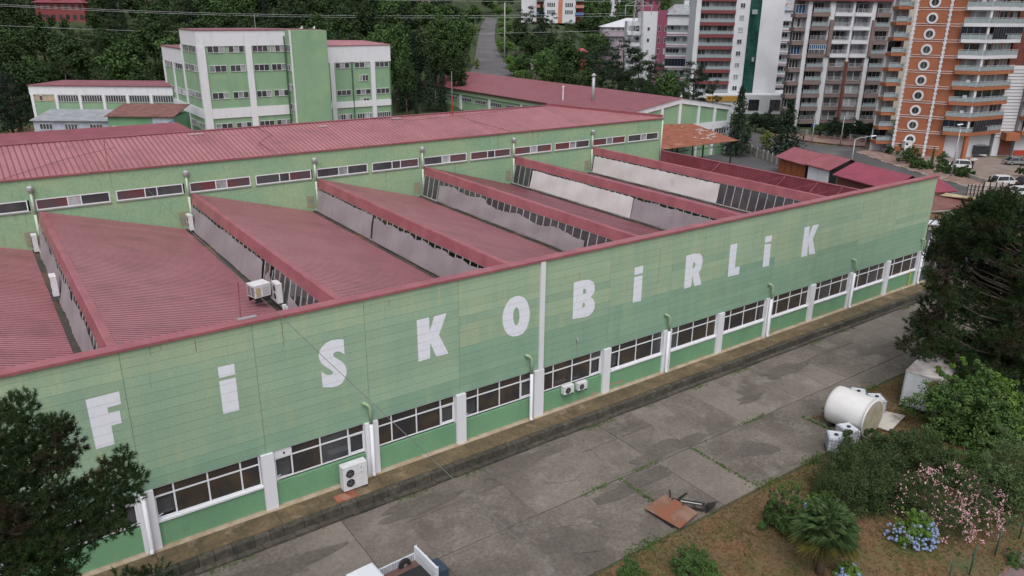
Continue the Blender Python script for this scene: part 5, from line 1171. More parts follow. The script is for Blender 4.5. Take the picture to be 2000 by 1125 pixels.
wire('upper of the paired overhead wires crossing above the forest', [(-60, 5, 200), (500, 27.5, 212), (1228, 25, 232)])
wire('lower of the paired overhead wires crossing above the forest', [(-60, 8, 205), (500, 31, 215), (1242, 30, 232)])
wire('lowest overhead wire passing behind the tall green block', [(-60, 47, 205), (360, 62, 215), (800, 67, 222), (1236, 58, 232)])
wire('topmost overhead wire near the upper edge over the hill road', [(300, -14, 205), (760, 0, 220), (1238, 2, 232)])
# cable over the roofs and the yard
a, b_ = PZ(290, 372, 12.45), PZ(1130, 1165, 10.2); n = 20
Q = [a.lerp(b_, i/n)-Vector((0, 0, .35*math.sin(math.pi*i/n)))-a+Vector((0, 0, .35*math.sin(math.pi*i/n)*.8)) for i in range(n+1)]
solo('slack_cable', MB().path(Q, .013, 4), mat('cable_grey', (.16, .155, .15), .7), 'thin dark cable strung from the rear block across the letters and yard', 'cable', a)
# ---------------------------------------------------------------- cars and people
tyre = mat('tyre_rubber', (.02, .02, .02), .9); hub = mat('wheel_hub', (.3, .3, .32), .4, metal=.5); carglass = mat('car_glass', (.02, .025, .03), .08)
lampm = mat('tail_lamp', (.35, .02, .02), .3); headm = mat('head_lamp', (.6, .6, .6), .2)
def car(label, p, rz, m, suv=False, L=4.4, open_tail=False, grp='parked cars'):
    o = thing('parked_car', label, 'car', (p[0], p[1], gz(p[0], p[1])+.06), rz, grp); W = .88; h = .82 if suv else .74; H = 1.62 if suv else 1.42
    prof = [(-L/2, .35), (-L/2-.02, .62), (-L/2+.15, h), (-L*.22, h+.1), (L/2-.35, h+.08), (L/2, .7), (L/2, .35)]
    body = MB()
    for y0, y1, k in ((-W, W, 1),):
        body.prism([(x, y0, z) for x, z in prof], (0, y1-y0, 0))
    part('body', body, m, o)
    x0, x1, x2, x3 = -L*.24, -L*.08, L*.26, L*.44
    if suv: x2, x3 = L*.40, L*.47
    cab = MB().hexa([(x0, -W+.03, h+.06), (x3, -W+.03, h+.06), (x3, W-.03, h+.06), (x0, W-.03, h+.06)], [(x1, -W+.2, H-.07), (x2, -W+.2, H-.07), (x2, W-.2, H-.07), (x1, W-.2, H-.07)])
    part('cabin_glass', cab, carglass, o)
    part('roof', MB().hexa([(x1-.02, -W+.19, H-.069), (x2+.02, -W+.19, H-.069), (x2+.02, W-.19, H-.069), (x1-.02, W-.19, H-.069)], [(x1+.1, -W+.28, H), (x2-.08, -W+.28, H), (x2-.08, W-.28, H), (x1+.1, W-.28, H)]), m, o)
    pl = MB()
    for sy in (-1, 1):
        pl.bar((x0, sy*(W-.03), h+.06), (x1, sy*(W-.19), H-.05), .06, .06).bar((x3, sy*(W-.03), h+.06), (x2, sy*(W-.19), H-.05), .07, .09).bar((.05, sy*(W-.02), h+.06), (.1, sy*(W-.18), H-.05), .06, .07)
    part('pillars', pl, m, o)
    for x in (-L*.32, L*.30):
        for sy in (-1, 1):
            w_ = part('wheel', MB().lathe([(.20, -.1), (.31, -.1), (.33, -.06), (.33, .06), (.31, .1), (.20, .1)], (0, 0, 0), 14, 0, 'y'), tyre, o, (x, sy*(W-.07), .33)); part('hubcap', MB().lathe([(.02, .0), (.19, -.012), (.19, .012), (.02, .02)], (0, sy*.1, 0), 10, 0, 'y'), hub, w_)
    for sy in (-1, 1):
        part('headlight', MB().box(-L/2-.04, -L/2+.1, sy*.62-.16, sy*.62+.16, .56, .7), headm, o); part('tail_light', MB().box(L/2-.1, L/2+.02, sy*.68-.12, sy*.68+.12, .6, .8), lampm, o)
    if open_tail: part('open_tailgate', MB().hexa([(x3, -W+.1, H-.05), (x3+.9, -W+.1, H+.25), (x3+.9, W-.1, H+.25), (x3, W-.1, H-.05)], [(x3, -W+.1, H), (x3+.9, -W+.1, H+.3), (x3+.9, W-.1, H+.3), (x3, W-.1, H)]), m, o)
    return o
cw, cs, cd = mat('car_white', (.62, .62, .64), .25), mat('car_silver', (.34, .35, .37), .25, metal=.5), mat('car_black', (.015, .017, .02), .15)
def g2(u, v): p = G(u, v); return (p.x, p.y)
car('dark car parked beside the taupe block', g2(1722, 271), -.2, cd)
car('white car with its tailgate up behind the hedge', g2(1868, 329), -.9, cw, True, open_tail=True)
car('silver car parked on the forecourt at the far right', g2(1984, 322), 2.5, cs)
car('white hatchback parked behind the boundary wall', g2(1962, 362), 2.6, cw, True)
car('dark car parked right behind the white hatchback at the edge of the picture', g2(2006, 364), 2.6, cd)
car('second white car at the wall, lowest of the parked cars', g2(1996, 382), 2.6, cw)
def person(label, p, top, legs, rz=0, h=1.7):
    bm = bmesh.new(); me = bpy.data.meshes.new('person')
    v = [(0, 0, .95), (0, 0, 1.15), (0, 0, 1.38), (0, 0, 1.48), (0, 0, 1.56), (0, 0, 1.66), (.1, 0, .9), (.12, .03, .5), (.13, 0, .08), (.13, -.14, .04), (-.1, 0, .9), (-.12, -.03, .5), (-.13, .02, .08), (-.13, -.12, .04), (.19, 0, 1.38), (.25, -.02, 1.1), (.24, -.18, .92), (-.19, 0, 1.38), (-.25, -.02, 1.1), (-.24, -.15, .92)]
    e = [(0, 1), (1, 2), (2, 3), (3, 4), (4, 5), (0, 6), (6, 7), (7, 8), (8, 9), (0, 10), (10, 11), (11, 12), (12, 13), (2, 14), (14, 15), (15, 16), (2, 17), (17, 18), (18, 19)]
    r = [.15, .14, .15, .06, .10, .09, .1, .07, .05, .045, .1, .07, .05, .045, .07, .05, .035, .07, .05, .035]
    vs = [bm.verts.new(q) for q in v]
    for a_, b__ in e: bm.edges.new((vs[a_], vs[b__]))
    bm.to_mesh(me); bm.free()
    o = tag(link('person', me, None, (p[0], p[1], gz(p[0], p[1])+.05), (0, 0, rz)), label, 'person')
    sk = o.modifiers.new('Skin', 'SKIN'); 
    for i, q in enumerate(me.skin_vertices[0].data if me.skin_vertices else []): q.radius = (r[i], r[i]*.8)
    if me.skin_vertices: me.skin_vertices[0].data[0].use_root = True
    o.modifiers.new('Sub', 'SUBSURF').levels = 1
    me.materials.append(top); 
    hair = MB().lathe([(.02, .10), (.08, .085), (.11, .03), (.105, -.02), (.09, -.03)], (0, .01, 1.68), 10); part('hair', hair, mat('dark_hair', (.015, .012, .01), .8), o)
    part('trousers', MB().tube((.12, .0, .08), (.09, 0, .92), .075, .11, 8).tube((-.12, .0, .08), (-.09, 0, .92), .075, .11, 8), legs, o, smooth=True)
    return o
person('person in a red top standing by the raised tailgate of the white car', g2(1889, 329), mat('cloth_red', (.45, .05, .05), .9), mat('cloth_dark', (.02, .02, .03), .9), 1.)
person('person in dark clothes beside the one in the red top', g2(1897, 331), mat('cloth_dark', ()), mat('cloth_dark', ()), 2.)
person('person in dark clothes standing at the kerb under the blue sign', g2(1568, 278), mat('cloth_dark', ()), mat('cloth_dark', ()), 0)
# ---------------------------------------------------------------- right end: canopy, tank roofs, frames
ca = thing('side_canopy', 'brown sheet canopy on steel trusses past the right end of the facade', 'canopy', (80, 4, -.58))
def wl2(p): return Vector((p.x-80, p.y-4, p.z+.58))
A, B = PX(1824, 381, 74.5), PX(1819, 412, 74.5); A = PZ(1822, 380, 6.2); B = PZ(1817, 413, 5.6); C_ = PZ(1960, 402, 5.6); D_ = PZ(1960, 396, 6.2)
A2, B2_, C2, D2 = [wl2(p) for p in (A, B, C_, D_)]
ext = (A2-D2)*.12
part('roof_sheet', MB().hexa([B2_+ext-Vector((0, 0, .08)), C2-Vector((0, 0, .08)), D2-Vector((0, 0, .08)), A2+ext-Vector((0, 0, .08))], [B2_+ext, C2, D2, A2+ext]), mat('brown_canopy_sheet', (.19, .085, .075), .7, (.15, .06, .05), .6, coord='World'), ca)
for i in range(7):
    a_ = B2_.lerp(C2, i/6.+.0); b2 = B2_.lerp(C2, min(1, (i+1)/6.)); tr = MB().bar(a_-Vector((0, 0, .15)), a_-Vector((0, 0, 1.7)), .1, .1).bar(a_-Vector((0, 0, 1.7)), b2-Vector((0, 0, .15)), .08, .08)
    if i < 6: tr.bar(a_-Vector((0, 0, .2)), b2-Vector((0, 0, .2)), .1, .1).bar(a_-Vector((0, 0, 1.7)), b2-Vector((0, 0, 1.7)), .1, .1)
    part('truss_bay', tr, mat('rusty_steel_dark', (.05, .03, .025), .8), ca)
for i in (0, 1, 3, 5):
    a_ = B2_.lerp(C2, i/6.); part('post', MB().box(a_.x-.12, a_.x+.12, a_.y-.12, a_.y+.12, 0, a_.z-1.7), mat('rusty_steel_dark', ()), ca)
part('white_prop', MB().bar((B2_.x+1.5, B2_.y-1, 0), (B2_.x-.2, B2_.y-.5, 4.2), .09, .09).bar((B2_.x-1.5, B2_.y-1, 0), (B2_.x-1.0, B2_.y-1, 3.6), .08, .08), white, ca)
def slab4(name, label, cat, pts, z, m, th=.15, legs=True):
    P = [PZ(u, v, zz) for (u, v), zz in zip(pts, z)]; c = sum(P, Vector())/4; c.z = gz(c.x, c.y); o = thing(name, label, cat, c)
    V = [p-c for p in P]; part('roof_sheet', MB().hexa([v-Vector((0, 0, th)) for v in V], V), m, o)
    if legs: part('wall', MB().prism([(v.x*.9, v.y*.9, 0) for v in V], (0, 0, min(v.z for v in V)-th-.05)), cream, o)
    return o
slab4('yellowish_roof', 'low shed with a pale yellowish sheet roof past the right end of the facade', 'shed', [(1805, 382), (1879, 391), (1914, 387), (1820, 372)], [1.6, 1.6, 2.2, 2.2], mat('pale_yellow_roof', (.42, .36, .22), .8, (.34, .28, .18), 1, coord='World'))
slab4('pale_blue_roof', 'pale bluish sheet roof beside the yellowish one', 'shed', [(1881, 392), (1936, 400), (1942, 389), (1915, 387)], [1.5, 1.5, 1.9, 1.9], mat('pale_blue_roof', (.45, .5, .56), .5))
slab4('small_white_roof_shed', 'small white roofed shed under the brown canopy trusses', 'shed', [(1800, 437), (1842, 438), (1835, 431), (1800, 428)], [.3, .3, .5, .5], mat('white_roof', (.55, .56, .6), .5))
for k, (u0, v0, u1, v1, vt) in enumerate(((1887, 384, 1915, 386, 367), (1917, 386, 1964, 388, 363))):
    a_, b__ = PZ(u0, v0, -.58), PZ(u1, v1, -.58); yw = math.atan2(b__.y-a_.y, b__.x-a_.x); L = (b__-a_).length; hh = 1.9 if k == 0 else 2.4
    o = thing('hoarding', ['lower cream hoarding with rusty grid frame behind the sheds', 'taller cream hoarding at the right edge behind the sheds'][k], 'hoarding', (a_.x, a_.y, -.58), yw)
    part('board', MB().box(0, L, .1, .2, 0, hh), mat('cream_board', (.52, .46, .43), .8, (.42, .36, .33), .7, coord='World'), o)
    for j in range(5): part('upright', MB().box(L*j/4-.05, L*j/4+.05, -.06, .06, 0, hh+.1), mat('rusty_steel_dark', ()), o)
    for zz in (.5, 1.1, 1.7): part('crossbar', MB().box(0, L, -.1, -.061, zz, zz+.07), mat('rusty_steel_dark', ()), o)
# ---------------------------------------------------------------- forest on the slope, left
rt = random.Random(42)
FG = 'trees of the forest on the slope'
FL = {('broad', 'dark'): 'dense dark broadleaf tree among the forest on the slope behind the green buildings', ('broad', 'mid'): 'fresher green broadleaf tree among the darker forest on the slope',
      ('spruce', 'conifer'): 'pointed blackish conifer among the forest on the slope', ('pine', 'dark'): 'dark pine with layered boughs among the forest on the slope'}
def st_xy(s, t): return CAMP[0]+s*SY+t*CY, CAMP[1]+s*CY-t*SY
def zone(lb, u, row):
    z = 'left of the tall block' if u < 330 else 'behind the tall block' if u < 760 else 'beside the hill road'
    return lb.split(' among')[0]+(' low on the slope ' if row < 4 else ' halfway up the slope ' if row < 9 else ' high on the slope ')+z
cnt = 0
for row in range(15):
    s = 185+row*11.5+(row > 7)*(row-7)*5
    tl, tr = -.70*s-8, -.058*s-8
    t = tl+rt.uniform(0, 6)
    while t < tr:
        sx = s+rt.uniform(-4, 4); x, y = st_xy(sx, t)
        onlb = False
        keep = True; u_ = 1000+FPX*t/(s*.94)
        if 55 < u_ < 168 and 222 < s < 268: keep = False
        if t > -.07*s-4-9: keep = rt.random() < .8
        if keep and cnt < 282:
            k = rt.choices([('broad', 'dark'), ('broad', 'mid'), ('spruce', 'conifer'), ('pine', 'dark')], [5, 1.6, 2.4 if row > 4 or t > -60 else .8, 1.6])[0]
            h = rt.uniform(11, 16) if k[0] != 'spruce' else rt.uniform(14, 20)
            w = h*(.72 if k[0] == 'broad' else .42 if k[0] == 'spruce' else .6)*rt.uniform(.9, 1.2)
            tree(k[0]+'_tree' if k[0] == 'broad' else k[0]+'_tree', zone(FL[k], u_, row), 0, 0, 0, 0, k[0], k[1], rt.randrange(3), FG, at=(x, y), h=h, w=w); cnt += 1
        t += rt.uniform(7.5, 11.5)
# far ridge of trees that closes the view
def ridge(name, s0, s1, t0, t1, n, seed, leaf, hh=13):
    r = np.random.default_rng(seed); Vs = []; Fs = []; off = 0
    V, F, tr, M_ = proto('broad', 1); V0 = V.reshape(-1, 4, 3); 
    for i in range(n):
        s = r.uniform(s0, s1); t = r.uniform(t0, t1)*s/s0; x, y = st_xy(s, t); z = gz(x, y); sel = r.permutation(len(V0))[:420]
        v = V0[sel].copy(); c = v.mean(1, keepdims=True); v = c+(v-c)*2.3; h = hh*r.uniform(.8, 1.3); v = v.reshape(-1, 3)*[h*.085, h*.085, h*.1]+[x, y, z]
        Vs.append(v); Fs.append(np.arange(len(v)).reshape(-1, 4)+off); off += len(v)
    o = link(name, npmesh(name, np.concatenate(Vs), np.concatenate(Fs), leafm[leaf])); tag(o, kind='stuff'); return o
ridge('far_woods', 420, 620, -330, 10, 330, 1, 'dark')
ridge('far_woods', 385, 580, 16, 75, 150, 2, 'mid', 12)
ridge('far_woods', 300, 520, 70, 170, 120, 5, 'dark', 13)
ridge('undergrowth', 192, 270, 2, 34, 70, 7, 'mid', 4)
ridge('undergrowth', 192, 300, -16, -11, 24, 8, 'mid', 3)
ridge('undergrowth', 215, 268, -165, -118, 60, 12, 'dark', 5)
ridge('undergrowth', 178, 215, -135, -24, 170, 3, 'dark', 5)
# ---------------------------------------------------------------- individual trees by the hill road
for i, (u, vt, vb, w) in enumerate([(1019, 135, 165, 32), (1003, 119, 150, 30), (996, 110, 135, 30), (989, 78, 112, 36), (982, 72, 100, 30), (983, 52, 80, 32), (986, 38, 66, 28), (984, 28, 50, 26), (975, 12, 34, 26), (962, 5, 24, 24), (990, 12, 34, 22)]):
    p = G(u, vb); s = fdep(p); q = PD(u, vt, s)
    tree('round_street_tree', ['lowest', 'second lowest', 'third lowest', 'fourth', 'fifth', 'sixth', 'seventh', 'eighth', 'ninth', 'tenth', 'highest'][i]+' bright round tree up the right edge of the hill road', 0, 0, 0, 0, 'round', 'bright', i % 3, 'round bright trees lining the hill road', at=(p.x, p.y), h=max(4, q.z-p.z), w=1.12*w*s/FPX)
for u, vt, vb, w, lf, lb in [(932, 112, 136, 14, 'yellow', 'yellowish small tree at the left edge of the hill road'), (926, 48, 66, 18, 'yellow', 'orange yellow shrub tree on the left bank of the hill road'), (908, 128, 152, 14, 'yellow', 'pale small tree left of the hill road foot')]:
    p = G(u, vb); s = fdep(p); q = PD(u, vt, s); tree('small_tree', lb, 0, 0, 0, 0, 'bushy', lf, 1, at=(p.x, p.y), h=q.z-p.z, w=w*s/FPX)
# left side of road: taller trees named from the picture
TR = [(770, 28, 172, 70, 'broad', 'mid', 'light green leafy tree right behind the tall green block'), (745, 40, 180, 60, 'broad', 'mid', 'leafy tree half hidden by the right wing of the tall block'),
 (808, 60, 178, 52, 'spruce', 'conifer', 'dark conifer right of the leafy tree behind the tall block'), (845, 70, 180, 56, 'broad', 'dark', 'dark rounded tree in front of the hill road wood'), (880, 66, 185, 60, 'broad', 'dark', 'dark tree beside the foot of the hill road'),
 (860, 25, 205, 90, 'broad', 'mid', 'broad mid green crown above the trees left of the hill road'), (905, 22, 215, 60, 'broad', 'mid', 'mid green crown at the left edge of the hill road'), (812, 168, 152, 24, 'spruce', 'conifer', 'small dark cypress standing alone before the hall side wall'),
 (14, 138, 150, 90, 'pine', 'conifer', 'dark conifer at the far left edge beside the low building'), (-8, 96, 160, 90, 'spruce', 'conifer', 'tall dark fir cut by the left picture edge'), (60, 100, 186, 60, 'broad', 'mid', 'green tree at the left end of the low long building'),
 # right of the road
 (1030, 8, 240, 60, 'pine', 'conifer', 'dark pine just right of the hill road top'), (1058, 5, 250, 56, 'spruce', 'conifer', 'dark fir in front of the far orange and white tower'), (1078, 22, 245, 44, 'pine', 'conifer', 'pine before the orange strip of the far tower'), (1112, 36, 250, 40, 'pine', 'dark', 'small topped pine right of the far tower strip'),
 (1040, 60, 215, 70, 'broad', 'dark', 'dark tree behind the utility pole'), (1075, 66, 205, 80, 'broad', 'dark', 'wide dark tree right of the utility pole'), (1105, 74, 195, 80, 'broad', 'mid', 'olive green tree left of the big pines'), (1062, 88, 190, 60, 'broad', 'mid', 'green tree above the utility pole crossarm'),
 (1140, 88, 195, 70, 'pine', 'dark', 'pine left of the big dark pine group'), (1180, 70, 190, 95, 'pine', 'conifer', 'leftmost of the big dark pines before the pale pink block'), (1222, 72, 186, 90, 'pine', 'conifer', 'middle of the big dark pines before the pale pink block'), (1252, 98, 186, 70, 'pine', 'dark', 'rightmost of the big dark pines before the magenta strip'),
 (1285, 104, 184, 60, 'pine', 'conifer', 'pine in front of the lower white balconies'), (1308, 128, 180, 56, 'broad', 'mid', 'greener tree between two pines before the white blocks'), (1362, 112, 184, 80, 'pine', 'conifer', 'large open pine in front of the maroon balconies'), (1334, 140, 180, 50, 'pine', 'dark', 'small pine left of the large open pine'), (1395, 150, 184, 40, 'pine', 'conifer', 'low pine right of the large open pine')]
TR += [(1022, 100, 200, 46, 'broad', 'mid', 'green crown directly left of the utility pole'), (1075, 118, 185, 56, 'broad', 'mid', 'low green tree just above the gable hall roof, right of the utility pole'), (1108, 120, 182, 60, 'broad', 'dark', 'low dark tree above the middle of the gable hall roof'), (1150, 130, 180, 60, 'broad', 'dark', 'low dark tree above the hall roof left of the flue'),
 (1200, 128, 180, 64, 'pine', 'conifer', 'dark pine right behind the flue of the gable hall'), (1240, 136, 178, 60, 'pine', 'conifer', 'dark pine above the hall roof right of the flue'), (1272, 150, 178, 50, 'broad', 'dark', 'dark crown before the foot of the magenta strip'), (790, 100, 168, 46, 'broad', 'dark', 'dark lower crown touching the right wing of the tall block'), (835, 110, 172, 50, 'spruce', 'conifer', 'dark conifer standing over the far end of the gable hall'), (895, 100, 178, 44, 'broad', 'dark', 'dark crown over the ridge end of the gable hall'), (862, 118, 172, 44, 'spruce', 'conifer', 'second dark conifer over the far end of the gable hall')]
for u, vt, s, w, k, lf, lb in TR:
    tree(k+'_tree', lb, u, vt, s, w, k, lf, int(u) % 3)
for i, (u, vt, s, w) in enumerate([(1160, 22, 330, 80), (1195, 30, 320, 70), (1225, 26, 330, 60), (1160, 60, 250, 60), (1008, 34, 240, 46), (1175, 60, 260, 50), (880, 5, 300, 60), (925, 8, 320, 50), (1290, 12, 330, 50)]):
    tree('broad_tree', 'green crown in the wood between the hill road and the pylon', u, vt, s, w, 'broad', 'mid' if i % 2 else 'dark', i % 3, 'trees in the wood between the hill road and the pylon')
# street side
for u, vt, vb, w, k, lf, lb in [(1532, 188, 306, 104, 'spruce', 'conifer', 'tall dark layered spruce standing behind the kiosks'), (1436, 160, 304, 82, 'spruce', 'conifer', 'slender dark spruce beside the corner of the gable hall'),
  (1496, 252, 292, 32, 'bushy', 'yellow', 'small yellow tipped tree left of the dark spruce'), (1457, 240, 284, 18, 'bushy', 'dark', 'thin ivy covered tree on the grass verge'),
  (1818, 284, 326, 22, 'cypress', 'mid', 'pointed cypress shrub left of the white car'), (1838, 292, 328, 26, 'bushy', 'mid', 'rounded shrub beside the pointed cypress')]:
    p = G(u, vb); s = fdep(p); q = PD(u, vt, s); tree({'spruce': 'spruce_tree', 'bushy': 'small_tree', 'cypress': 'cypress_shrub'}[k], lb, 0, 0, 0, 0, k, lf, 1, at=(p.x, p.y), h=q.z-p.z, w=w*s/FPX)
for i, (u, vt, vb, w) in enumerate([(1475, 214, 256, 40), (1498, 212, 260, 36), (1520, 222, 262, 34), (1600, 236, 268, 40), (1625, 226, 272, 44), (1668, 226, 272, 46), (1695, 232, 274, 44), (1650, 238, 274, 34), (1712, 244, 276, 36)]):
    p = G(u, vb); s = fdep(p); q = PD(u, vt, s)
    tree('conifer_hedge', ['leftmost', 'second', 'third', 'fourth', 'fifth', 'sixth', 'seventh', 'eighth', 'rightmost'][i]+' of the dark bushy conifers before the tower and taupe block', 0, 0, 0, 0, 'bushy', 'conifer' if i != 3 else 'mid', i % 3, 'dark conifers along the street', at=(p.x, p.y), h=q.z-p.z, w=w*s/FPX)
def hb(name, label, u, vb, wpx, hpx, leaf, seed, squash=(1, 1), **k):
    p = G(u, vb); s = fdep(p); R = wpx*s/FPX/2; return bush(name, label, p.x, p.y, R, hpx*s/FPX*1.15, leaf, seed, size=.34, n=34, per=60, stems=False, squash=squash, **k)
hb('hedge', 'large rounded hedge in front of the orange tower slab', 1765, 318, 60, 30, 'mid', 1)
hb('hedge', 'lower hedge running right of the large rounded one', 1795, 330, 46, 18, 'mid', 2)
hb('hedge', 'leafy hedge hiding the front of the white car', 1848, 338, 40, 20, 'mid', 3); hb('hedge', 'leafy hedge behind the street lamp pole', 1883, 346, 40, 20, 'mid', 4)
hb('hedge', 'dark shrub beside the parked white hatchback', 1942, 362, 36, 16, 'dark', 5); hb('hedge', 'shrub cut by the right edge above the parked cars', 1998, 346, 24, 26, 'dark', 6)
hb('hedge', 'small shrub by the white gate pillar', 1737, 300, 20, 14, 'dark', 7)
# ---------------------------------------------------------------- foreground: pines
def hero_pine(name, label, base, H, blobs, seed, leaf, tuft=.30, wn=.016, per=150, nn=15, sub=.5):
    """blobs: (x, y, z, rx, rz) masses of foliage relative to the base; each is filled with bottlebrush tufts of needles on twigs"""
    r = np.random.default_rng(seed); o = thing(name, label, 'tree', base); P = []; D = []
    tr = MB(); pts = [(0, 0, -.4)]+[(.12*math.sin(k*1.3), .1*math.cos(k*1.7), H*.93*k/7) for k in range(1, 8)]; tr.path(pts, .26, 9, r1=.05); part('trunk', tr, bark, o, smooth=True)
    for (x, y, z, rx, rz) in blobs:
        n = int(per*(rx/1.0)**1.7)+4; p = unit(r.normal(0, 1, (n, 3)))*r.uniform(.3, 1.05, (n, 1))**.6
        d = unit(p*[1, 1, .8]+[0, 0, .6]+r.normal(0, .25, (n, 3))); P.append(p*[rx, rx, rz]+[x, y, z]); D.append(d)
        zb = max(.8, z-rx*.9-.25*math.hypot(x, y)); bm_ = MB().path([(0, 0, min(zb, H*.9)), (x*.55, y*.55, (zb+z)/2-.15), (x*.95, y*.95, z)], .08, 5, r1=.02)
        for q in p[:10]: bm_.tube((x, y, z), (x+q[0]*rx*.85, y+q[1]*rx*.85, z+q[2]*rz*.85), .022, .008, 4)
        part('branch', bm_, bark, o, smooth=True)
    P = np.concatenate(P); D = np.concatenate(D)
    # each tuft: needles leaving a short shoot in all directions, most of them forward
    m = len(P); Pn = np.repeat(P, nn, 0); Dn = np.repeat(D, nn, 0); t = r.uniform(0, 1, (m*nn, 1)); root = Pn+Dn*tuft*t*.8
    dirn = unit(Dn*.55+r.normal(0, .75, (m*nn, 3))); s = unit(np.cross(dirn, r.normal(0, 1, (m*nn, 3))))*wn; L = tuft*r.uniform(.45, .85, (m*nn, 1))
    V = np.stack([root-s, root+s, root+dirn*L], 1).reshape(-1, 3); F = np.arange(3*m*nn).reshape(-1, 3)
    link('needles', npmesh('needles', V, F, leafm[leaf]), o); return o
leafm['pine'] = mat('needle_green', (.017, .036, .012), .75, (.030, .055, .018), .8, lo=.4, hi=.65, isl=.4, spec=.15, c3=(.035, .022, .014), sc3=.45, lo3=.52, hi3=.66)
# left pine, masses placed where the boughs stand
LPb = Vector((-5.3, -9.2, gz(-5.3, -9.2)))
bl = []
for (u, v, s, r_) in [(30, 800, 25.5, .75), (8, 840, 25, .9), (70, 850, 25.5, .8), (108, 832, 26, .52), (134, 848, 26.2, .36), (150, 872, 26.2, .28), (60, 900, 25, .9), (10, 920, 24.5, 1.0), (100, 890, 25.5, .62), (132, 905, 26, .32), (100, 945, 25, .7), (40, 980, 24.6, 1.0), (240, 890, 26.5, .30), (212, 912, 26.2, .32), (232, 925, 26.4, .52), (262, 935, 26.4, .42), (182, 945, 26, .42), (215, 965, 26.2, .62), (250, 970, 26.2, .45), (160, 985, 25.6, .75), (120, 1000, 25.2, .8), (205, 1010, 26, .6), (235, 1030, 26, .42), (170, 1045, 25.6, .6), (110, 1060, 25, .8), (60, 1050, 24.6, 1.0), (10, 1040, 24.2, 1.1), (30, 1110, 24.2, 1.0), (130, 1110, 25, .55), (90, 1130, 24.8, .8), (-30, 900, 24.5, 1.2), (-40, 1000, 24.2, 1.3), (-40, 1100, 24, 1.2)]:
    p = PD(u, v, s)-LPb; bl.append((p.x, p.y, p.z, r_, r_*.72))
hero_pine('black_pine', 'large dark pine cut by the lower left corner, in front of the first letter', LPb, 14.2, bl, 3, 'pine', .22, .009, 210, 46)
p = PD(250, 1125, 23.5); B = Vector((p.x, p.y, gz(p.x, p.y))); hero_pine('black_pine', 'pine top poking up at the bottom edge right of the big corner pine', B, p.z-B.z, [(0, 0, p.z-B.z-.1, .5, .3), (.7, -.2, p.z-B.z-.2, .5, .3), (-.5, .1, p.z-B.z-.5, .5, .3), (0, 0, p.z-B.z-1, 1, .6), (0, 0, p.z-B.z-2.2, 1.4, .7), (0, 0, p.z-B.z-3.6, 1.5, .8)], 5, 'pine', .24, .010, 110, 40)
# right pine
RB = G(1955, 775); RBs = fdep(RB); bl = []; rq = random.Random(8)
def rpix(u, v, ds, r_): q = PD(u, v, RBs+ds)-RB; bl.append((q.x, q.y, q.z, r_, r_*.6))
for v, hw, c in [(392, 18, 1962), (415, 40, 1950), (440, 75, 1940), (468, 90, 1935), (495, 105, 1925), (522, 112, 1930), (550, 120, 1925), (580, 125, 1930), (610, 130, 1925), (640, 142, 1930), (668, 148, 1935), (695, 140, 1940), (720, 120, 1945), (745, 90, 1955)]:
    for k in range(3+hw//13):
        rpix(c+rq.uniform(-hw, hw*1.1), v+rq.uniform(-12, 12), rq.uniform(-4.5, 3), rq.uniform(.8, 1.35))
for u, v in [(1835, 480), (1822, 500), (1828, 540), (1802, 642), (1795, 660), (1812, 595), (1818, 690), (1880, 425), (1852, 455)]: rpix(u, v, 0, .62)
hero_pine('black_pine', 'very large dark pine at the right edge beyond the end of the facade', RB, 15.5, bl, 9, 'pine', .46, .022, 46, 30)
# ---------------------------------------------------------------- garden shrubs
def gxy(u, v): p = G(u, v); return p.x, p.y
leafm['laurel'] = mat('leaf_laurel', (.034, .058, .020), .7, (.05, .078, .026), 1.2, lo=.35, hi=.65, isl=.3, spec=.25)
leafm['garden'] = mat('leaf_garden', (.045, .095, .022), .65, (.07, .125, .03), 1.0, lo=.35, hi=.65, isl=.28, spec=.3)
leafm['lime'] = mat('leaf_lime', (.085, .165, .025), .6, (.12, .20, .035), 1.0, lo=.35, hi=.65, isl=.28, spec=.3)
bush('laurel_bush', 'broad dark bush left of the fan palm side, nearest of the dark bushes', *gxy(1650, 975), 3.0, 2.9, 'laurel', 1, .10, 150, 230, squash=(1., .85))
bush('laurel_bush', 'dark bush touching the tank and burying the nearest tote', *gxy(1690, 925), 2.6, 2.7, 'laurel', 21, .10, 120, 230)
bush('laurel_bush', 'dark spreading bush below the pale flat board', *gxy(1775, 925), 3.2, 2.5, 'laurel', 2, .11, 140, 230, squash=(1, .85))
bush('laurel_bush', 'lower dark bush between the broad one and the pink oleander', *gxy(1730, 985), 1.7, 1.9, 'laurel', 22, .10, 80, 200)
bush('laurel_bush', 'sparse bush behind the oleander below the leafy trees', *gxy(1880, 925), 2.4, 1.8, 'garden', 23, .13, 80, 120)
bush('juniper_shrub', 'upright bright green shrub left of the dark bushes', *gxy(1532, 1035), 1.15, 3.0, 'garden', 3, .09, 90, 170)
bush('juniper_shrub', 'small upright shrub touching the left green one', *gxy(1508, 1022), .75, 2.2, 'laurel', 13, .09, 60, 150)
bush('low_shrub', 'low bluish green bush at the bottom edge of the garden', *gxy(1352, 1118), 1.35, 1.2, 'garden', 4, .09, 80, 160)
bush('low_shrub', 'tiny green bush at the bottom edge beside the low bluish one', *gxy(1232, 1122), .8, .5, 'garden', 5, .08, 50, 110)
bush('leafy_tree', 'bushy broadleaf tree in front of the white container', *gxy(1878, 852), 3.1, 5.0, 'garden', 6, .20, 150, 170, cat='tree')
bush('leafy_tree', 'yellow green bushy tree right of the container tree', *gxy(1930, 850), 2.6, 4.4, 'lime', 16, .19, 90, 130, cat='tree')
bush('leafy_tree', 'bright leaved bush at the near corner of the white container', *gxy(1856, 805), 2.0, 4.0, 'lime', 26, .20, 70, 130, cat='shrub')
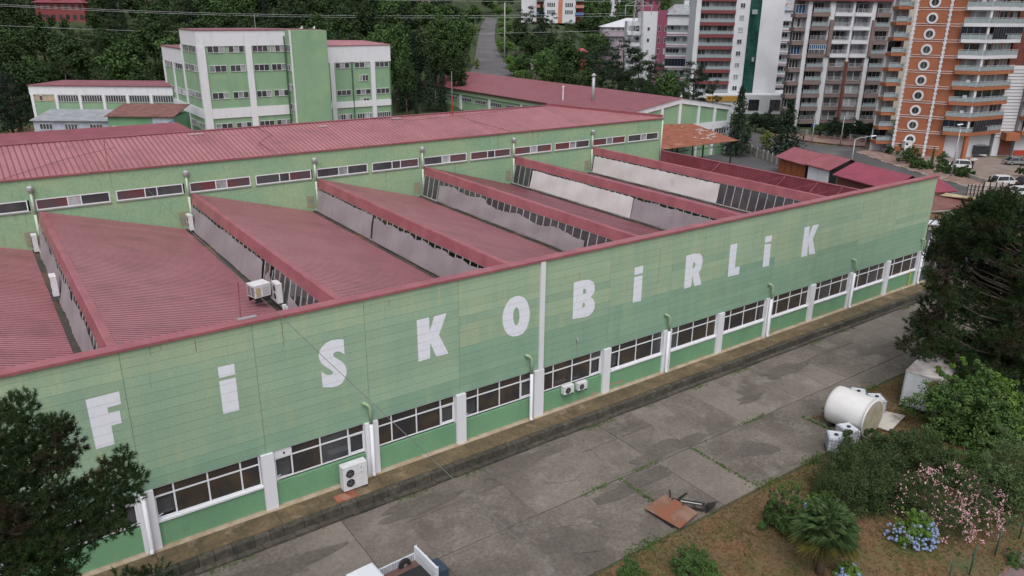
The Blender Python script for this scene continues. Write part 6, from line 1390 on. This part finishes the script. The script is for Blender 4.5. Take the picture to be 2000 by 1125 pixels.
bush('leafy_tree', 'dark leafy thicket under the big right pine', *gxy(1975, 800), 3.6, 4.2, 'laurel', 36, .20, 120, 130, cat='tree')
bush('olive_tree', 'pale willowy tree at the right edge behind the pink oleander', *gxy(1965, 975), 2.9, 4.3, 'olive', 7, .17, 130, 150, asp=.28, cat='tree')
bush('young_shrub', 'sparse green shrub by the wire fence', *gxy(1975, 1095), .7, .6, 'garden', 8, .09, 26, 60)
# oleander with pink flowers
OLL = [(-.35, .35, .55, 1.05), (.25, .1, .65, .95), (.6, -.4, .5, .6), (-.5, -.3, .45, .6), (0, -.5, .5, .65)]
ol = bush('oleander', 'oleander bush covered in pink flowers', *gxy(1848, 1005), 3.0, 2.6, 'laurel', 9, .12, 130, 110, asp=.3, squash=(1.05, .9), lobes=OLL)
def flowers(o, R, H, n, m, size, seed, squash, lobes):
    r = np.random.default_rng(seed); P = []
    while len(P) < n:
        lx, ly, lr, lh = lobes[int(r.integers(len(lobes)))]; d = unit(r.normal(0, 1, 3)); d[2] = abs(d[2])
        if d[0]*.5+d[1]*.7-d[2]*.6 > .25: continue
        q = np.array([(lx+d[0]*lr)*R*squash[0], (ly+d[1]*lr)*R*squash[1], d[2]*H*lh*.98+.1])*r.uniform(.93, 1.04)
        if math.sin(q[0]*2.1+seed)*math.sin(q[1]*2.7)+r.normal(0, .5) > -.1: P.append(q)
    P = np.array(P); nf = 4; P = np.repeat(P, nf, 0)+r.normal(0, size*.55, (len(P)*nf, 3)); V, F = leaves(P, np.tile([-.4, -.5, .7], (len(P), 1)), size, .8, r, .7)
    return tag(link('flowers', npmesh('flowers', V, F, m), o), kind='stuff')
pinkf = mat('pink_petals', (.46, .19, .24), .7, (.62, .42, .42), 4, isl=.3)
flowers(ol, 3.0, 2.6, 560, pinkf, .085, 4, (1.05, .9), OLL)
def hydrangea(label, x, y, R, H, seed, nf=60):
    o = bush('hydrangea', label, x, y, R, H, 'lime', seed, .12, 70, 70, stems=False, cat='flower bush'); r = random.Random(seed); mb = MB()
    bl_ = [mat('hydrangea_blue', (.16, .225, .40), .9, (.26, .32, .48), 14, bump=.03, bsc=40, spk=.3, spks=30), mat('hydrangea_pale', (.24, .28, .38), .9, bump=.03, bsc=40, spk=.3, spks=30)]
    k = 0
    while k < nf:
        a = r.uniform(2.4, 6.6); e = r.uniform(-.05, 1.0)
        if e > .55 and r.random() < .8: continue
        d = Vector((math.cos(a)*math.cos(e), math.sin(a)*math.cos(e), math.sin(e))); w_ = r.uniform(.86, 1.04); p = (d.x*R*w_, d.y*R*w_, max(.12, d.z*H*w_)); q = r.uniform(.065, .11)
        mb.lathe([(q*.3, -q*.9), (q*.85, -q*.5), (q, 0), (q*.85, q*.5), (q*.3, q*.9)], p, 7, 0 if r.random() < .7 else 1); k += 1
    part('flower_heads', mb, bl_, o, kind='stuff', smooth=True); return o
hydrangea('round hydrangea ringed with blue flower heads on the brown grass', *gxy(1775, 1048), 1.3, 1.55, 1, 150)
hydrangea('blue hydrangea peeking over the fan palm', *gxy(1605, 1005), 1.1, 1.4, 2, 70)
hydrangea('small blue hydrangea at the bottom edge right of the palm', *gxy(1655, 1122), .6, .6, 3, 30)
# fan palm
def palm(x, y, H, label):
    o = thing('fan_palm', label, 'palm', (x, y, gz(x, y))); r = random.Random(5)
    part('trunk', MB().path([(0, 0, -.3), (.03, 0, H*.4), (0, .03, H*.8)], .2, 9, r1=.26), mat('palm_fibre', (.06, .04, .025), .95, (.1, .07, .045), 12, stretch=(1, 1, .3), bump=.03), o, smooth=True)
    gm_ = [mat('palm_frond', (.075, .135, .05), .55, (.10, .16, .06), 3, isl=.35, spec=.4), mat('palm_frond_old', (.17, .16, .04), .6, isl=.3)]
    for k in range(54):
        a = k*2.4+r.uniform(-.2, .2); e = 1.45-k*.036+r.uniform(-.1, .1); L = r.uniform(.7, 1.0); mb = MB()
        d = Vector((math.cos(a)*math.cos(e), math.sin(a)*math.cos(e), math.sin(e))); b = Vector((0, 0, H*.86-.004*k)); hub_ = b+d*L; side = d.cross(Vector((0, 0, 1))).normalized(); up = side.cross(d).normalized()
        mb.tube(b, hub_, .018, .012, 4); m_ = 1 if k > 44 else 0
        nb_ = 22
        for j in range(nb_):
            f = (j/(nb_-1)-.5)*3.6; bd = (d*math.cos(f)+side*math.sin(f)); Lb = r.uniform(.8, 1.0)*(1-.12*abs(f)/1.8); tip = hub_+bd*Lb+Vector((0, 0, -.26*r.uniform(.6, 1.3)))+up*.02; mid = hub_+bd*Lb*.55+up*.05; w_ = (bd.cross(up)).normalized()*.026
            mb.add([hub_, mid-w_, mid+w_, tip], [(0, 1, 3), (0, 3, 2)], m_)
        part('frond', mb, gm_, o)
    return o
px_, py_ = gxy(1600, 1120); palm(px_, py_, 3.1, 'fan palm with a dark fibrous trunk at the bottom edge of the garden')
# grass tufts and weeds
def grass(name, n, area, m, L, seed, mask=None, w=.012):
    r = np.random.default_rng(seed); A = np.array(area); x = r.uniform(A[0], A[1], n); y = r.uniform(A[2], A[3], n); dn = np.sin(x*.9)*np.cos(y*1.1+1)+r.normal(0, .6, n); k = dn > -.4
    x, y = x[k], y[k]
    if mask is not None: k = mask(x, y); x, y = x[k], y[k]
    z = ground(x, y)-.02; P = np.stack([x, y, z], 1); V, F = needles(P, np.tile([0, 0, 1.], (len(P), 1)), L, 6, r, w); return tag(link(name, npmesh(name, V, F, m)), kind='stuff')
dry = mat('dry_grass', (.26, .155, .075), .9, (.17, .11, .045), .5, isl=.35, coord='World', c3=(.09, .12, .03), sc3=.4, lo3=.5, hi3=.62)
wg = mat('weed_green', (.07, .14, .025), .8, (.10, .17, .04), 1.5, isl=.3)
struct('garden_soil', MB().add([(11, -13.5, gz(11, 0)-.02), (39.8, -13.5, gz(39.8, 0)-.02), (39.8, -10.1, gz(39.8, 0)-.02), (62, -10.1, gz(62, 0)-.02), (75, -14, gz(70, 0)-.02), (75, -60, gz(70, 0)-.02), (11, -60, gz(11, 0)-.02)], [tuple(range(7))[::-1]]), dirt)
grass('dry_grass', 26000, (16, 58, -25, -13.2), dry, .22, 1, lambda x, y: ((y < -13.4) | ((x > 40) & (y < -10.2))))
grass('dry_grass', 9000, (40, 60, -14, -10.1), dry, .16, 3)
grass('green_grass', 9000, (14, 58, -24, -13), wg, .16, 2, lambda x, y: (np.sin(x*.55+2)*np.sin(y*.8) > .1) & (y < -13.2))
def weeds(n, f, seed, L=.16): # along a line
    r = np.random.default_rng(seed); t = r.uniform(0, 1, n); P = f(t, r); return P
jx = []; r = np.random.default_rng(12); P = []
for x0, x1, y0, dens in [(-2, 70, -2.58, 1300), (18, 40, -8.02, 500), (18, 41, -13.35, 1500), (38, 46, -9.9, 500), (43, 62, -9.95, 900)]:
    x = r.uniform(x0, x1, dens); k = (np.sin(x*1.3+y0)+.8*np.sin(x*.47+2*y0)+r.normal(0, .3, dens)) > .55; x = x[k]; P.append(np.stack([x, y0+r.normal(0, .10 if y0 > -9 else .22, len(x)), ground(x, 0*x)], 1))
for xx_, ya, yb in ((39.6, -13, -9.6), (30.2, -13, -8), (24.1, -12.9, -8)):
    y = r.uniform(ya, yb, 160); P.append(np.stack([xx_+r.normal(0, .08, 160), y, ground(np.full(160, xx_), y)], 1))
P = np.concatenate(P); V, F = needles(P, np.tile([0, 0, 1.], (len(P), 1)), .15, 7, r, .014); tag(link('weeds', npmesh('weeds', V, F, wg)), kind='stuff')
# ---------------------------------------------------------------- fence and path at the corner
fp = [Vector((gxy(*q)[0], gxy(*q)[1], 0)) for q in ((1848, 1150), (1893, 1122), (1943, 1084), (1990, 1052), (2040, 1020))]
wf = thing('wire_fence', 'green post and wire mesh fence at the lower right corner', 'fence', (fp[0].x, fp[0].y, gz(fp[0].x, fp[0].y))); O = Vector(wf.location)
gp_ = mat('fence_green', (.015, .07, .045), .5)
for p in fp: z = gz(p.x, p.y)-O.z; part('post', MB().tube((p.x-O.x, p.y-O.y, z-.2), (p.x-O.x, p.y-O.y, z+1.75), .035, n=8), gp_, wf, smooth=True)
mm = MB()
for a, b in zip(fp, fp[1:]):
    for k in range(9):
        z = .15+k*.19; mm.tube((a.x-O.x, a.y-O.y, gz(a.x, a.y)-O.z+z), (b.x-O.x, b.y-O.y, gz(b.x, b.y)-O.z+z), .003, n=3)
part('mesh_wires', mm, gp_, wf, kind='stuff')
struct('path', MB().prism([(*gxy(1935, 1140), gz(35, 0)-.1), (*gxy(2010, 1060), gz(38, 0)-.1), (*gxy(2100, 1000), gz(42, 0)-.1), (*gxy(2120, 1200), gz(38, 0)-.1)], (0, 0, .12)), mat('reddish_pavers', (.22, .13, .13), .9, (.15, .12, .12), 2., coord='World', bump=.02))
# ---------------------------------------------------------------- tank, containers, plate, truck
tk = thing('storage_tank', 'large white cylindrical tank lying on its side on the concrete', 'tank', (0, 0, 0))
c = G(1658, 836); ax = Vector((.05, -1., 0)); az = math.atan2(ax.y, ax.x); L = 2.75; R = 1.3
fg = mat('fibreglass', (.68, .68, .69), .45, (.6, .58, .57), .8, stretch=(.3, 1, 1), c3=(.42, .27, .2), sc3=.5, lo3=.6, hi3=.72)
prof = [(.02, -L/2-.02), (R*.8, -L/2+.02), (R*.97, -L/2+.12), (R, -L/2+.3)]
for k in range(1, 9): z = -L/2+.3+(L-.35)*k/9; prof += [(R, z-.03), (R+.003, z), (R, z+.03)]
prof += [(R, L/2-.04), (R+.05, L/2-.02), (R+.05, L/2+.04), (R*.96, L/2+.05)]
tk.location = (c.x, c.y, gz(c.x, c.y)); tk.rotation_euler.z = az
part('shell', MB().lathe(prof, (0, 0, R+.03), 40, 0, 'x'), fg, tk, smooth=True)
part('end_disc', MB().lathe([(.02, L/2+.052), (R*.95, L/2+.06), (R*.95, L/2+.075), (.02, L/2+.07)], (0, 0, R+.03), 36, 0, 'x'), mat('stained_disc', (.42, .36, .29), .8, (.3, .3, .2), 1.4), tk)
part('outlet_nozzle', MB().tube((-L/2-.02, 0, 1.2), (-L/2-.25, 0, 1.2), .09), fg, tk)
part('support_chock', MB().box(-1, -.8, -1, 1, 0, .2).box(.8, 1, -1, 1, 0, .2), blackm, tk)
cage = mat('cage_steel', (.32, .34, .37), .4, metal=.3); ibcw = mat('ibc_plastic', (.62, .64, .70), .4, (.5, .52, .58), 3)
def ibc(label, x, y, rz):
    o = thing('caged_tote', label, 'container', (x, y, gz(x, y)), rz, 'white caged liquid totes')
    part('pallet', MB().box(-.6, .6, -.5, .5, .1, .16).box(-.6, -.45, -.5, .5, 0, .1).box(.45, .6, -.5, .5, 0, .1).box(-.08, .08, -.5, .5, 0, .1), blackm, o)
    part('bottle', MB().box(-.56, .56, -.46, .46, .17, 1.08).box(-.5, .5, -.4, .4, 1.081, 1.14), ibcw, o); part('cap', MB().lathe([(.13, 1.14), (.13, 1.2), (.05, 1.21)], (0, 0, 0), 12), blackm, o)
    cg = MB()
    for z in (.25, .5, .75, 1.0): cg.box(-.6, .6, -.502, -.482, z, z+.02).box(-.6, .6, .482, .502, z, z+.02).box(-.602, -.582, -.5, .5, z, z+.02).box(.582, .602, -.5, .5, z, z+.02)
    for k in range(8): x_ = -.58+k*1.16/7; cg.box(x_-.01, x_+.01, -.505, -.485, .16, 1.16).box(x_-.01, x_+.01, .485, .505, .16, 1.16)
    for k in range(6): y_ = -.48+k*.96/5; cg.box(-.605, -.585, y_-.01, y_+.01, .16, 1.16).box(.585, .605, y_-.01, y_+.01, .16, 1.16)
    part('cage', cg, cage, o, kind='stuff'); return o
ibc('white caged tote standing behind the tank by the flat board', *gxy(1707, 803), .9); ibc('nearest white caged tote half buried in the dark bush', *gxy(1628, 880), .7); ibc('white caged tote between the tank and the nearest tote', *gxy(1652, 864), 1.2); ibc('white caged tote mostly hidden behind the top of the tank', *gxy(1672, 792), .6)
q = [Vector((*gxy(*k), 0)) for k in ((1690, 832), (1738, 846), (1768, 816), (1722, 806))]; c = sum(q, Vector())/4; o = thing('white_board', 'pale flat board lying on the ground right of the tank', 'board', (c.x, c.y, gz(c.x, c.y)))
part('board', MB().hexa([(k.x-c.x, k.y-c.y, .12) for k in q], [(k.x-c.x, k.y-c.y, .18) for k in q]), mat('dirty_white_board', (.5, .47, .43), .8, (.3, .27, .24), 1.6, lo=.55, hi=.7), o); part('bearer', MB().bar((-.9, -.3, .06), (.9, .2, .06), .1, .12), bark, o)
# white container
a, b = Vector((*gxy(1756, 794), 0)), Vector((*gxy(1812, 812), 0)); yw = math.atan2(b.y-a.y, b.x-a.x)
cn = thing('white_container', 'white boxy cabin container half hidden by the bushy trees', 'container', (a.x, a.y, gz(a.x, a.y)), yw)
part('wall', MB().box(0, 2.45, 0, 5.6, .25, 2.75), mat('container_white', (.6, .62, .66), .5, (.5, .52, .55), 1.), cn); part('roof', MB().box(-.04, 2.49, -.04, 5.64, 2.751, 2.85), mat('container_roof', (.52, .5, .5), .6, (.38, .33, .31), 1.2), cn)
for x, y in ((-.03, -.03), (2.40, -.03), (-.03, 5.55)): part('corner_post', MB().box(x, x+.09, y, y+.09, .12, 2.75), metal, cn)
part('skid', MB().box(0, 2.45, 0, .15, 0, .2), blackm, cn); part('skid', MB().box(0, 2.45, 5.4, 5.6, 0, .2), blackm, cn); part('wheel_arch', MB().lathe([(.1, -.05), (.38, -.05), (.38, .05)], (1.9, -.06, 2.3), 12, 0, 'y'), rust, cn)
# rusty plate and dark machine frame
q = [Vector((*gxy(*k), 0)) for k in ((1258, 999), (1327, 1039), (1363, 1008), (1300, 971))]; c = sum(q, Vector())/4
o = thing('rusty_plate', 'rusty brown steel plate propped flat on the yard edge', 'steel plate', (c.x, c.y, gz(c.x, c.y))); part('plate', MB().hexa([(k.x-c.x, k.y-c.y, .20) for k in q], [(k.x-c.x, k.y-c.y, .235) for k in q]), mat('plate_rust', (.24, .085, .045), .65, (.17, .10, .07), .8, det=7, c3=(.26, .15, .11), sc3=.7, lo3=.5, hi3=.65), o)
part('bearer', MB().box(-.9, -.8, -.9, .9, 0, .19), blackm, o); part('bearer', MB().box(.7, .8, -.9, .9, 0, .19), blackm, o)
x, y = gxy(1345, 990); o = thing('loader_attachment', 'black steel machine frame lying behind the rusty plate', 'machine part', (x, y, gz(x, y)), math.radians(-50)); o.scale = (.78, .78, .78)
bk = mat('black_steel', (.018, .018, .022), .45, (.04, .035, .03), 4)
for k, (p0, p1) in enumerate([((-1.2, .3, .25), (1.1, .3, .25)), ((-1.2, -.35, .2), (1.1, -.35, .2)), ((-1.2, -.35, .2), (-1.2, .3, .25)), ((-.4, -.35, .3), (-.4, .3, .3)), ((.4, -.35, .3), (.4, .3, .3)), ((1.1, -.35, .2), (1.1, .3, .25))]): part('frame_bar', MB().bar(p0, p1, .12, .14), bk, o)
part('fork_arm', MB().bar((-1.3, .35, .1), (-1.45, .5, .85), .14, .12), bk, o); part('fork_arm', MB().bar((-.9, .4, .1), (-.2, .65, .7), .12, .12), bk, o)
part('bucket', MB().prism([(1.15, -.5, 0), (1.15, .5, 0), (1.7, .6, .1), (1.8, .1, .55), (1.6, -.5, .5)], (.15, 0, .25)), bk, o); part('hydraulic_ram', MB().tube((-.6, 0, .4), (.9, -.1, .45), .04), metal, o)
# pickup truck with open white bed at the bottom edge
P1, P2, P3 = PZ(731, 1117, .1), PZ(810, 1080, .1), PZ(869, 1116, .1)
yw = math.atan2(P2.y-P1.y, P2.x-P1.x); Lb = (P2-P1).length; Wb = (P3-P2).length
tr_ = thing('flatbed_truck', 'small white dropside truck cut by the bottom edge of the picture', 'truck', (P1.x, P1.y, gz(P1.x, P1.y)), yw-math.pi/2*0)
z0 = .75; whm = mat('truck_white', (.62, .64, .7), .35); bedm = mat('bed_grey', (.3, .3, .34), .6, (.22, .22, .25), 3)
zt = .1-gz(P1.x, P1.y); zb = zt-.42
Wb = 2.0
part('bed_floor', MB().box(0, Lb, -Wb, 0, zb-.1, zb), mat('wooden_bed', (.10, .05, .045), .8, (.14, .08, .07), 3), tr_)
part('side_board', MB().box(0, Lb, 0, .05, zb, zt), whm, tr_); part('side_board', MB().box(0, Lb, -Wb-.05, -Wb, zb, zt), whm, tr_)
rbm = MB(); x = .06
while x < Lb-.05: rbm.box(x, x+.03, -.03, -.001, zb, zt-.03); x += .09
part('side_ribs', rbm, bedm, tr_, kind='stuff')
part('tailboard', MB().box(Lb, Lb+.05, -Wb, 0, zb, zt), whm, tr_); part('headboard', MB().box(-.05, 0, -Wb, .05, zb, zt+.35), whm, tr_)
for k in range(5): bx('slat', tr_, Lb-.02, Lb+.09, -Wb-.02, .02, zt+.02+k*.085, zt+.07+k*.085, whm)
for y in (-Wb, -Wb/2, -.04): part('upright', MB().box(Lb+.09, Lb+.12, y, y+.04, zb, zt+.45), whm, tr_)
part('tool_box', MB().box(Lb+.13, Lb+.75, -1.9, -.9, zb-.2, zt-.05), mat('dark_blue_steel', (.03, .05, .08), .5), tr_)
part('cab', MB().box(-1.5, -.12, -Wb+.1, -.1, .4, 1.35), whm, tr_); part('cab_roof', MB().hexa([(-1.35, -Wb+.15, 1.35), (-.15, -Wb+.15, 1.35), (-.15, -.15, 1.35), (-1.35, -.15, 1.35)], [(-1.1, -Wb+.25, 1.5), (-.25, -Wb+.25, 1.5), (-.25, -.25, 1.5), (-1.1, -.25, 1.5)]), whm, tr_)
part('rear_window', MB().box(-.119, -.1, -Wb+.4, -.4, .95, 1.3), carglass, tr_); part('chassis', MB().box(-1.4, Lb, -1.5, -.5, .3, zb-.12), blackm, tr_)
for x in (-.9, Lb*.72):
    for y in (-Wb+.05, -.05): w_ = part('wheel', MB().lathe([(.2, -.11), (.32, -.11), (.34, 0), (.32, .11), (.2, .11)], (0, 0, 0), 16, 0, 'y'), tyre, tr_, (x, y, .34)); part('hubcap', MB().lathe([(.02, -.12), (.19, -.1), (.19, .1), (.02, .12)], (0, 0, 0), 10, 0, 'y'), hub, w_)
# ---------------------------------------------------------------- air conditioners
def fan(par, x, y, z, r, ax='y'):
    g = part('fan_grille', MB().lathe([(r*.15, -.02), (r, -.02), (r, .0), (r*.15, .0)], (x, y, z), 18, 0, ax), blackm, par)
    bl_ = MB()
    for k in range(5):
        a = k*1.257; d = Vector((math.cos(a), 0, math.sin(a))); e = Vector((math.cos(a+.5), -.02, math.sin(a+.5))); bl_.add([(x, y-.03, z), (x+d.x*r*.85, y-.03, z+d.z*r*.85), (x+e.x*r*.85, y-.04, z+e.z*r*.85)], [(0, 1, 2)])
    bl_.lathe([(r*.2, -.045), (r*.2, -.02)], (x, y, z), 8, 0, 'y')
    part('fan_blades', bl_, mat('fan_grey', (.12, .12, .13), .5), g); return g
def acunit(label, loc, rz, W, D_, H, fans, feet=.08, mt=acw, grp=None):
    o = thing('air_conditioner', label, 'air conditioner', loc, rz, grp); part('casing', MB().box(0, W, 0, D_, feet, H), mt, o); part('top_cover', MB().box(-.012, W+.012, -.012, D_+.012, H+.001, H+.035), mt, o)
    for x in (.08, W-.18): part('foot', MB().box(x, x+.1, -.04, D_+.04, 0, feet-.001), blackm, o)
    for (x, z, r) in fans: fan(o, x, -.002, z, r)
    return o
o = acunit('tall white twin fan outdoor unit standing on the platform below the letter S', (9.75, -.98, .02), 0, 1.45, .5, 1.55, [(.42, 1.12, .25), (.42, .52, .25)])
part('badge', MB().box(1.05, 1.13, -.012, -.001, 1.3, 1.33), blackm, o); part('badge', MB().box(1.05, 1.13, -.012, -.001, .98, 1.01), blackm, o)
o = acunit('left of two small white wall units under the windows after the joint', (25.95, -.42, 1.02), 0, .85, .34, .62, [(.34, .34, .22)])
o = acunit('right of two small white wall units, set a bit lower', (27.2, -.42, .98), 0, .8, .34, .58, [(.3, .32, .2)])
for k in range(2): pass
o = thing('rooftop_cooler', 'boxy white rooftop cooler on the second big sawtooth roof', 'air conditioner', (9.75, 12.1, 7.35), math.radians(12)); o.scale = (.72, .72, .8)
part('casing', MB().box(0, 1.6, 0, 1.35, .25, 1.25), acw, o); part('top_cover', MB().box(-.03, 1.63, -.03, 1.38, 1.251, 1.33), acw, o); part('stand', MB().box(.05, 1.55, .05, .15, -.2, .249).box(.05, 1.55, 1.2, 1.3, -.2, .249), blackm, o)
for k in range(2): part('louvre', MB().box(-.02, -.001, .08+k*.65, .6+k*.65, .35, 1.15), mat('louvre_grey', (.25, .25, .26), .6, (.12, .12, .12), 30, stretch=(.01, .01, 1)), o)
part('filter_pad', MB().box(.15, .6, -.02, -.001, .35, 1.1), mat('yellow_pad', (.4, .36, .2), .8), o); part('filter_pad', MB().box(.8, 1.45, -.02, -.001, .35, 1.1), mat('pale_pad', (.42, .44, .46), .8), o)
def vac(label, x, y, z): return acunit(label, (x, y, z), math.radians(-90), .95, .36, 1.4, [(.48, 1.05, .22), (.48, .5, .22)])
vac('upright white unit beside the boxy rooftop cooler', 11.05, 12.55, 7.0); vac('upright white unit mounted at the rear valley of the second sawtooth roof', 11.0, 35.3, 6.75); vac('upright white unit against the grey sheet of the leftmost glazing', -1.0, 21.6, 7.2); vac('white unit on the rear wall above the leftmost valley', -.95, 36.0, 6.6)
for k, (x, y) in enumerate(((11.35, 11.3), (11.45, 10.9))): solo('white_bucket', MB().lathe([(.13, 0), (.16, .3), (.15, .3)], (0, 0, 0), 10), acw, ['upper', 'lower'][k]+' small white bucket in the valley below the upright unit', 'bucket', (x, y, 6.75))

# cracks and repairs in the yard
rc = random.Random(31); ck = MB()
for k in range(16):
    x, y = rc.uniform(-2, 66), rc.uniform(-12.6, -2.6); a = rc.uniform(0, 6.28); w_ = rc.uniform(.005, .012)
    for j in range(rc.randrange(6, 22)):
        a += rc.uniform(-.5, .5); L = rc.uniform(.15, .4); x2, y2 = x+math.cos(a)*L, y+math.sin(a)*L
        if not (-13 < y2 < -2.5) or (x2 > 37 and y2 < -9.6): break
        nx_, ny_ = -math.sin(a)*w_, math.cos(a)*w_; ck.add([(x-nx_, y-ny_, -.556), (x+nx_, y+ny_, -.556), (x2+nx_, y2+ny_, -.556), (x2-nx_, y2-ny_, -.556)], [(0, 3, 2, 1)]); x, y = x2, y2
part('cracks', ck, joint, yard, kind='stuff')
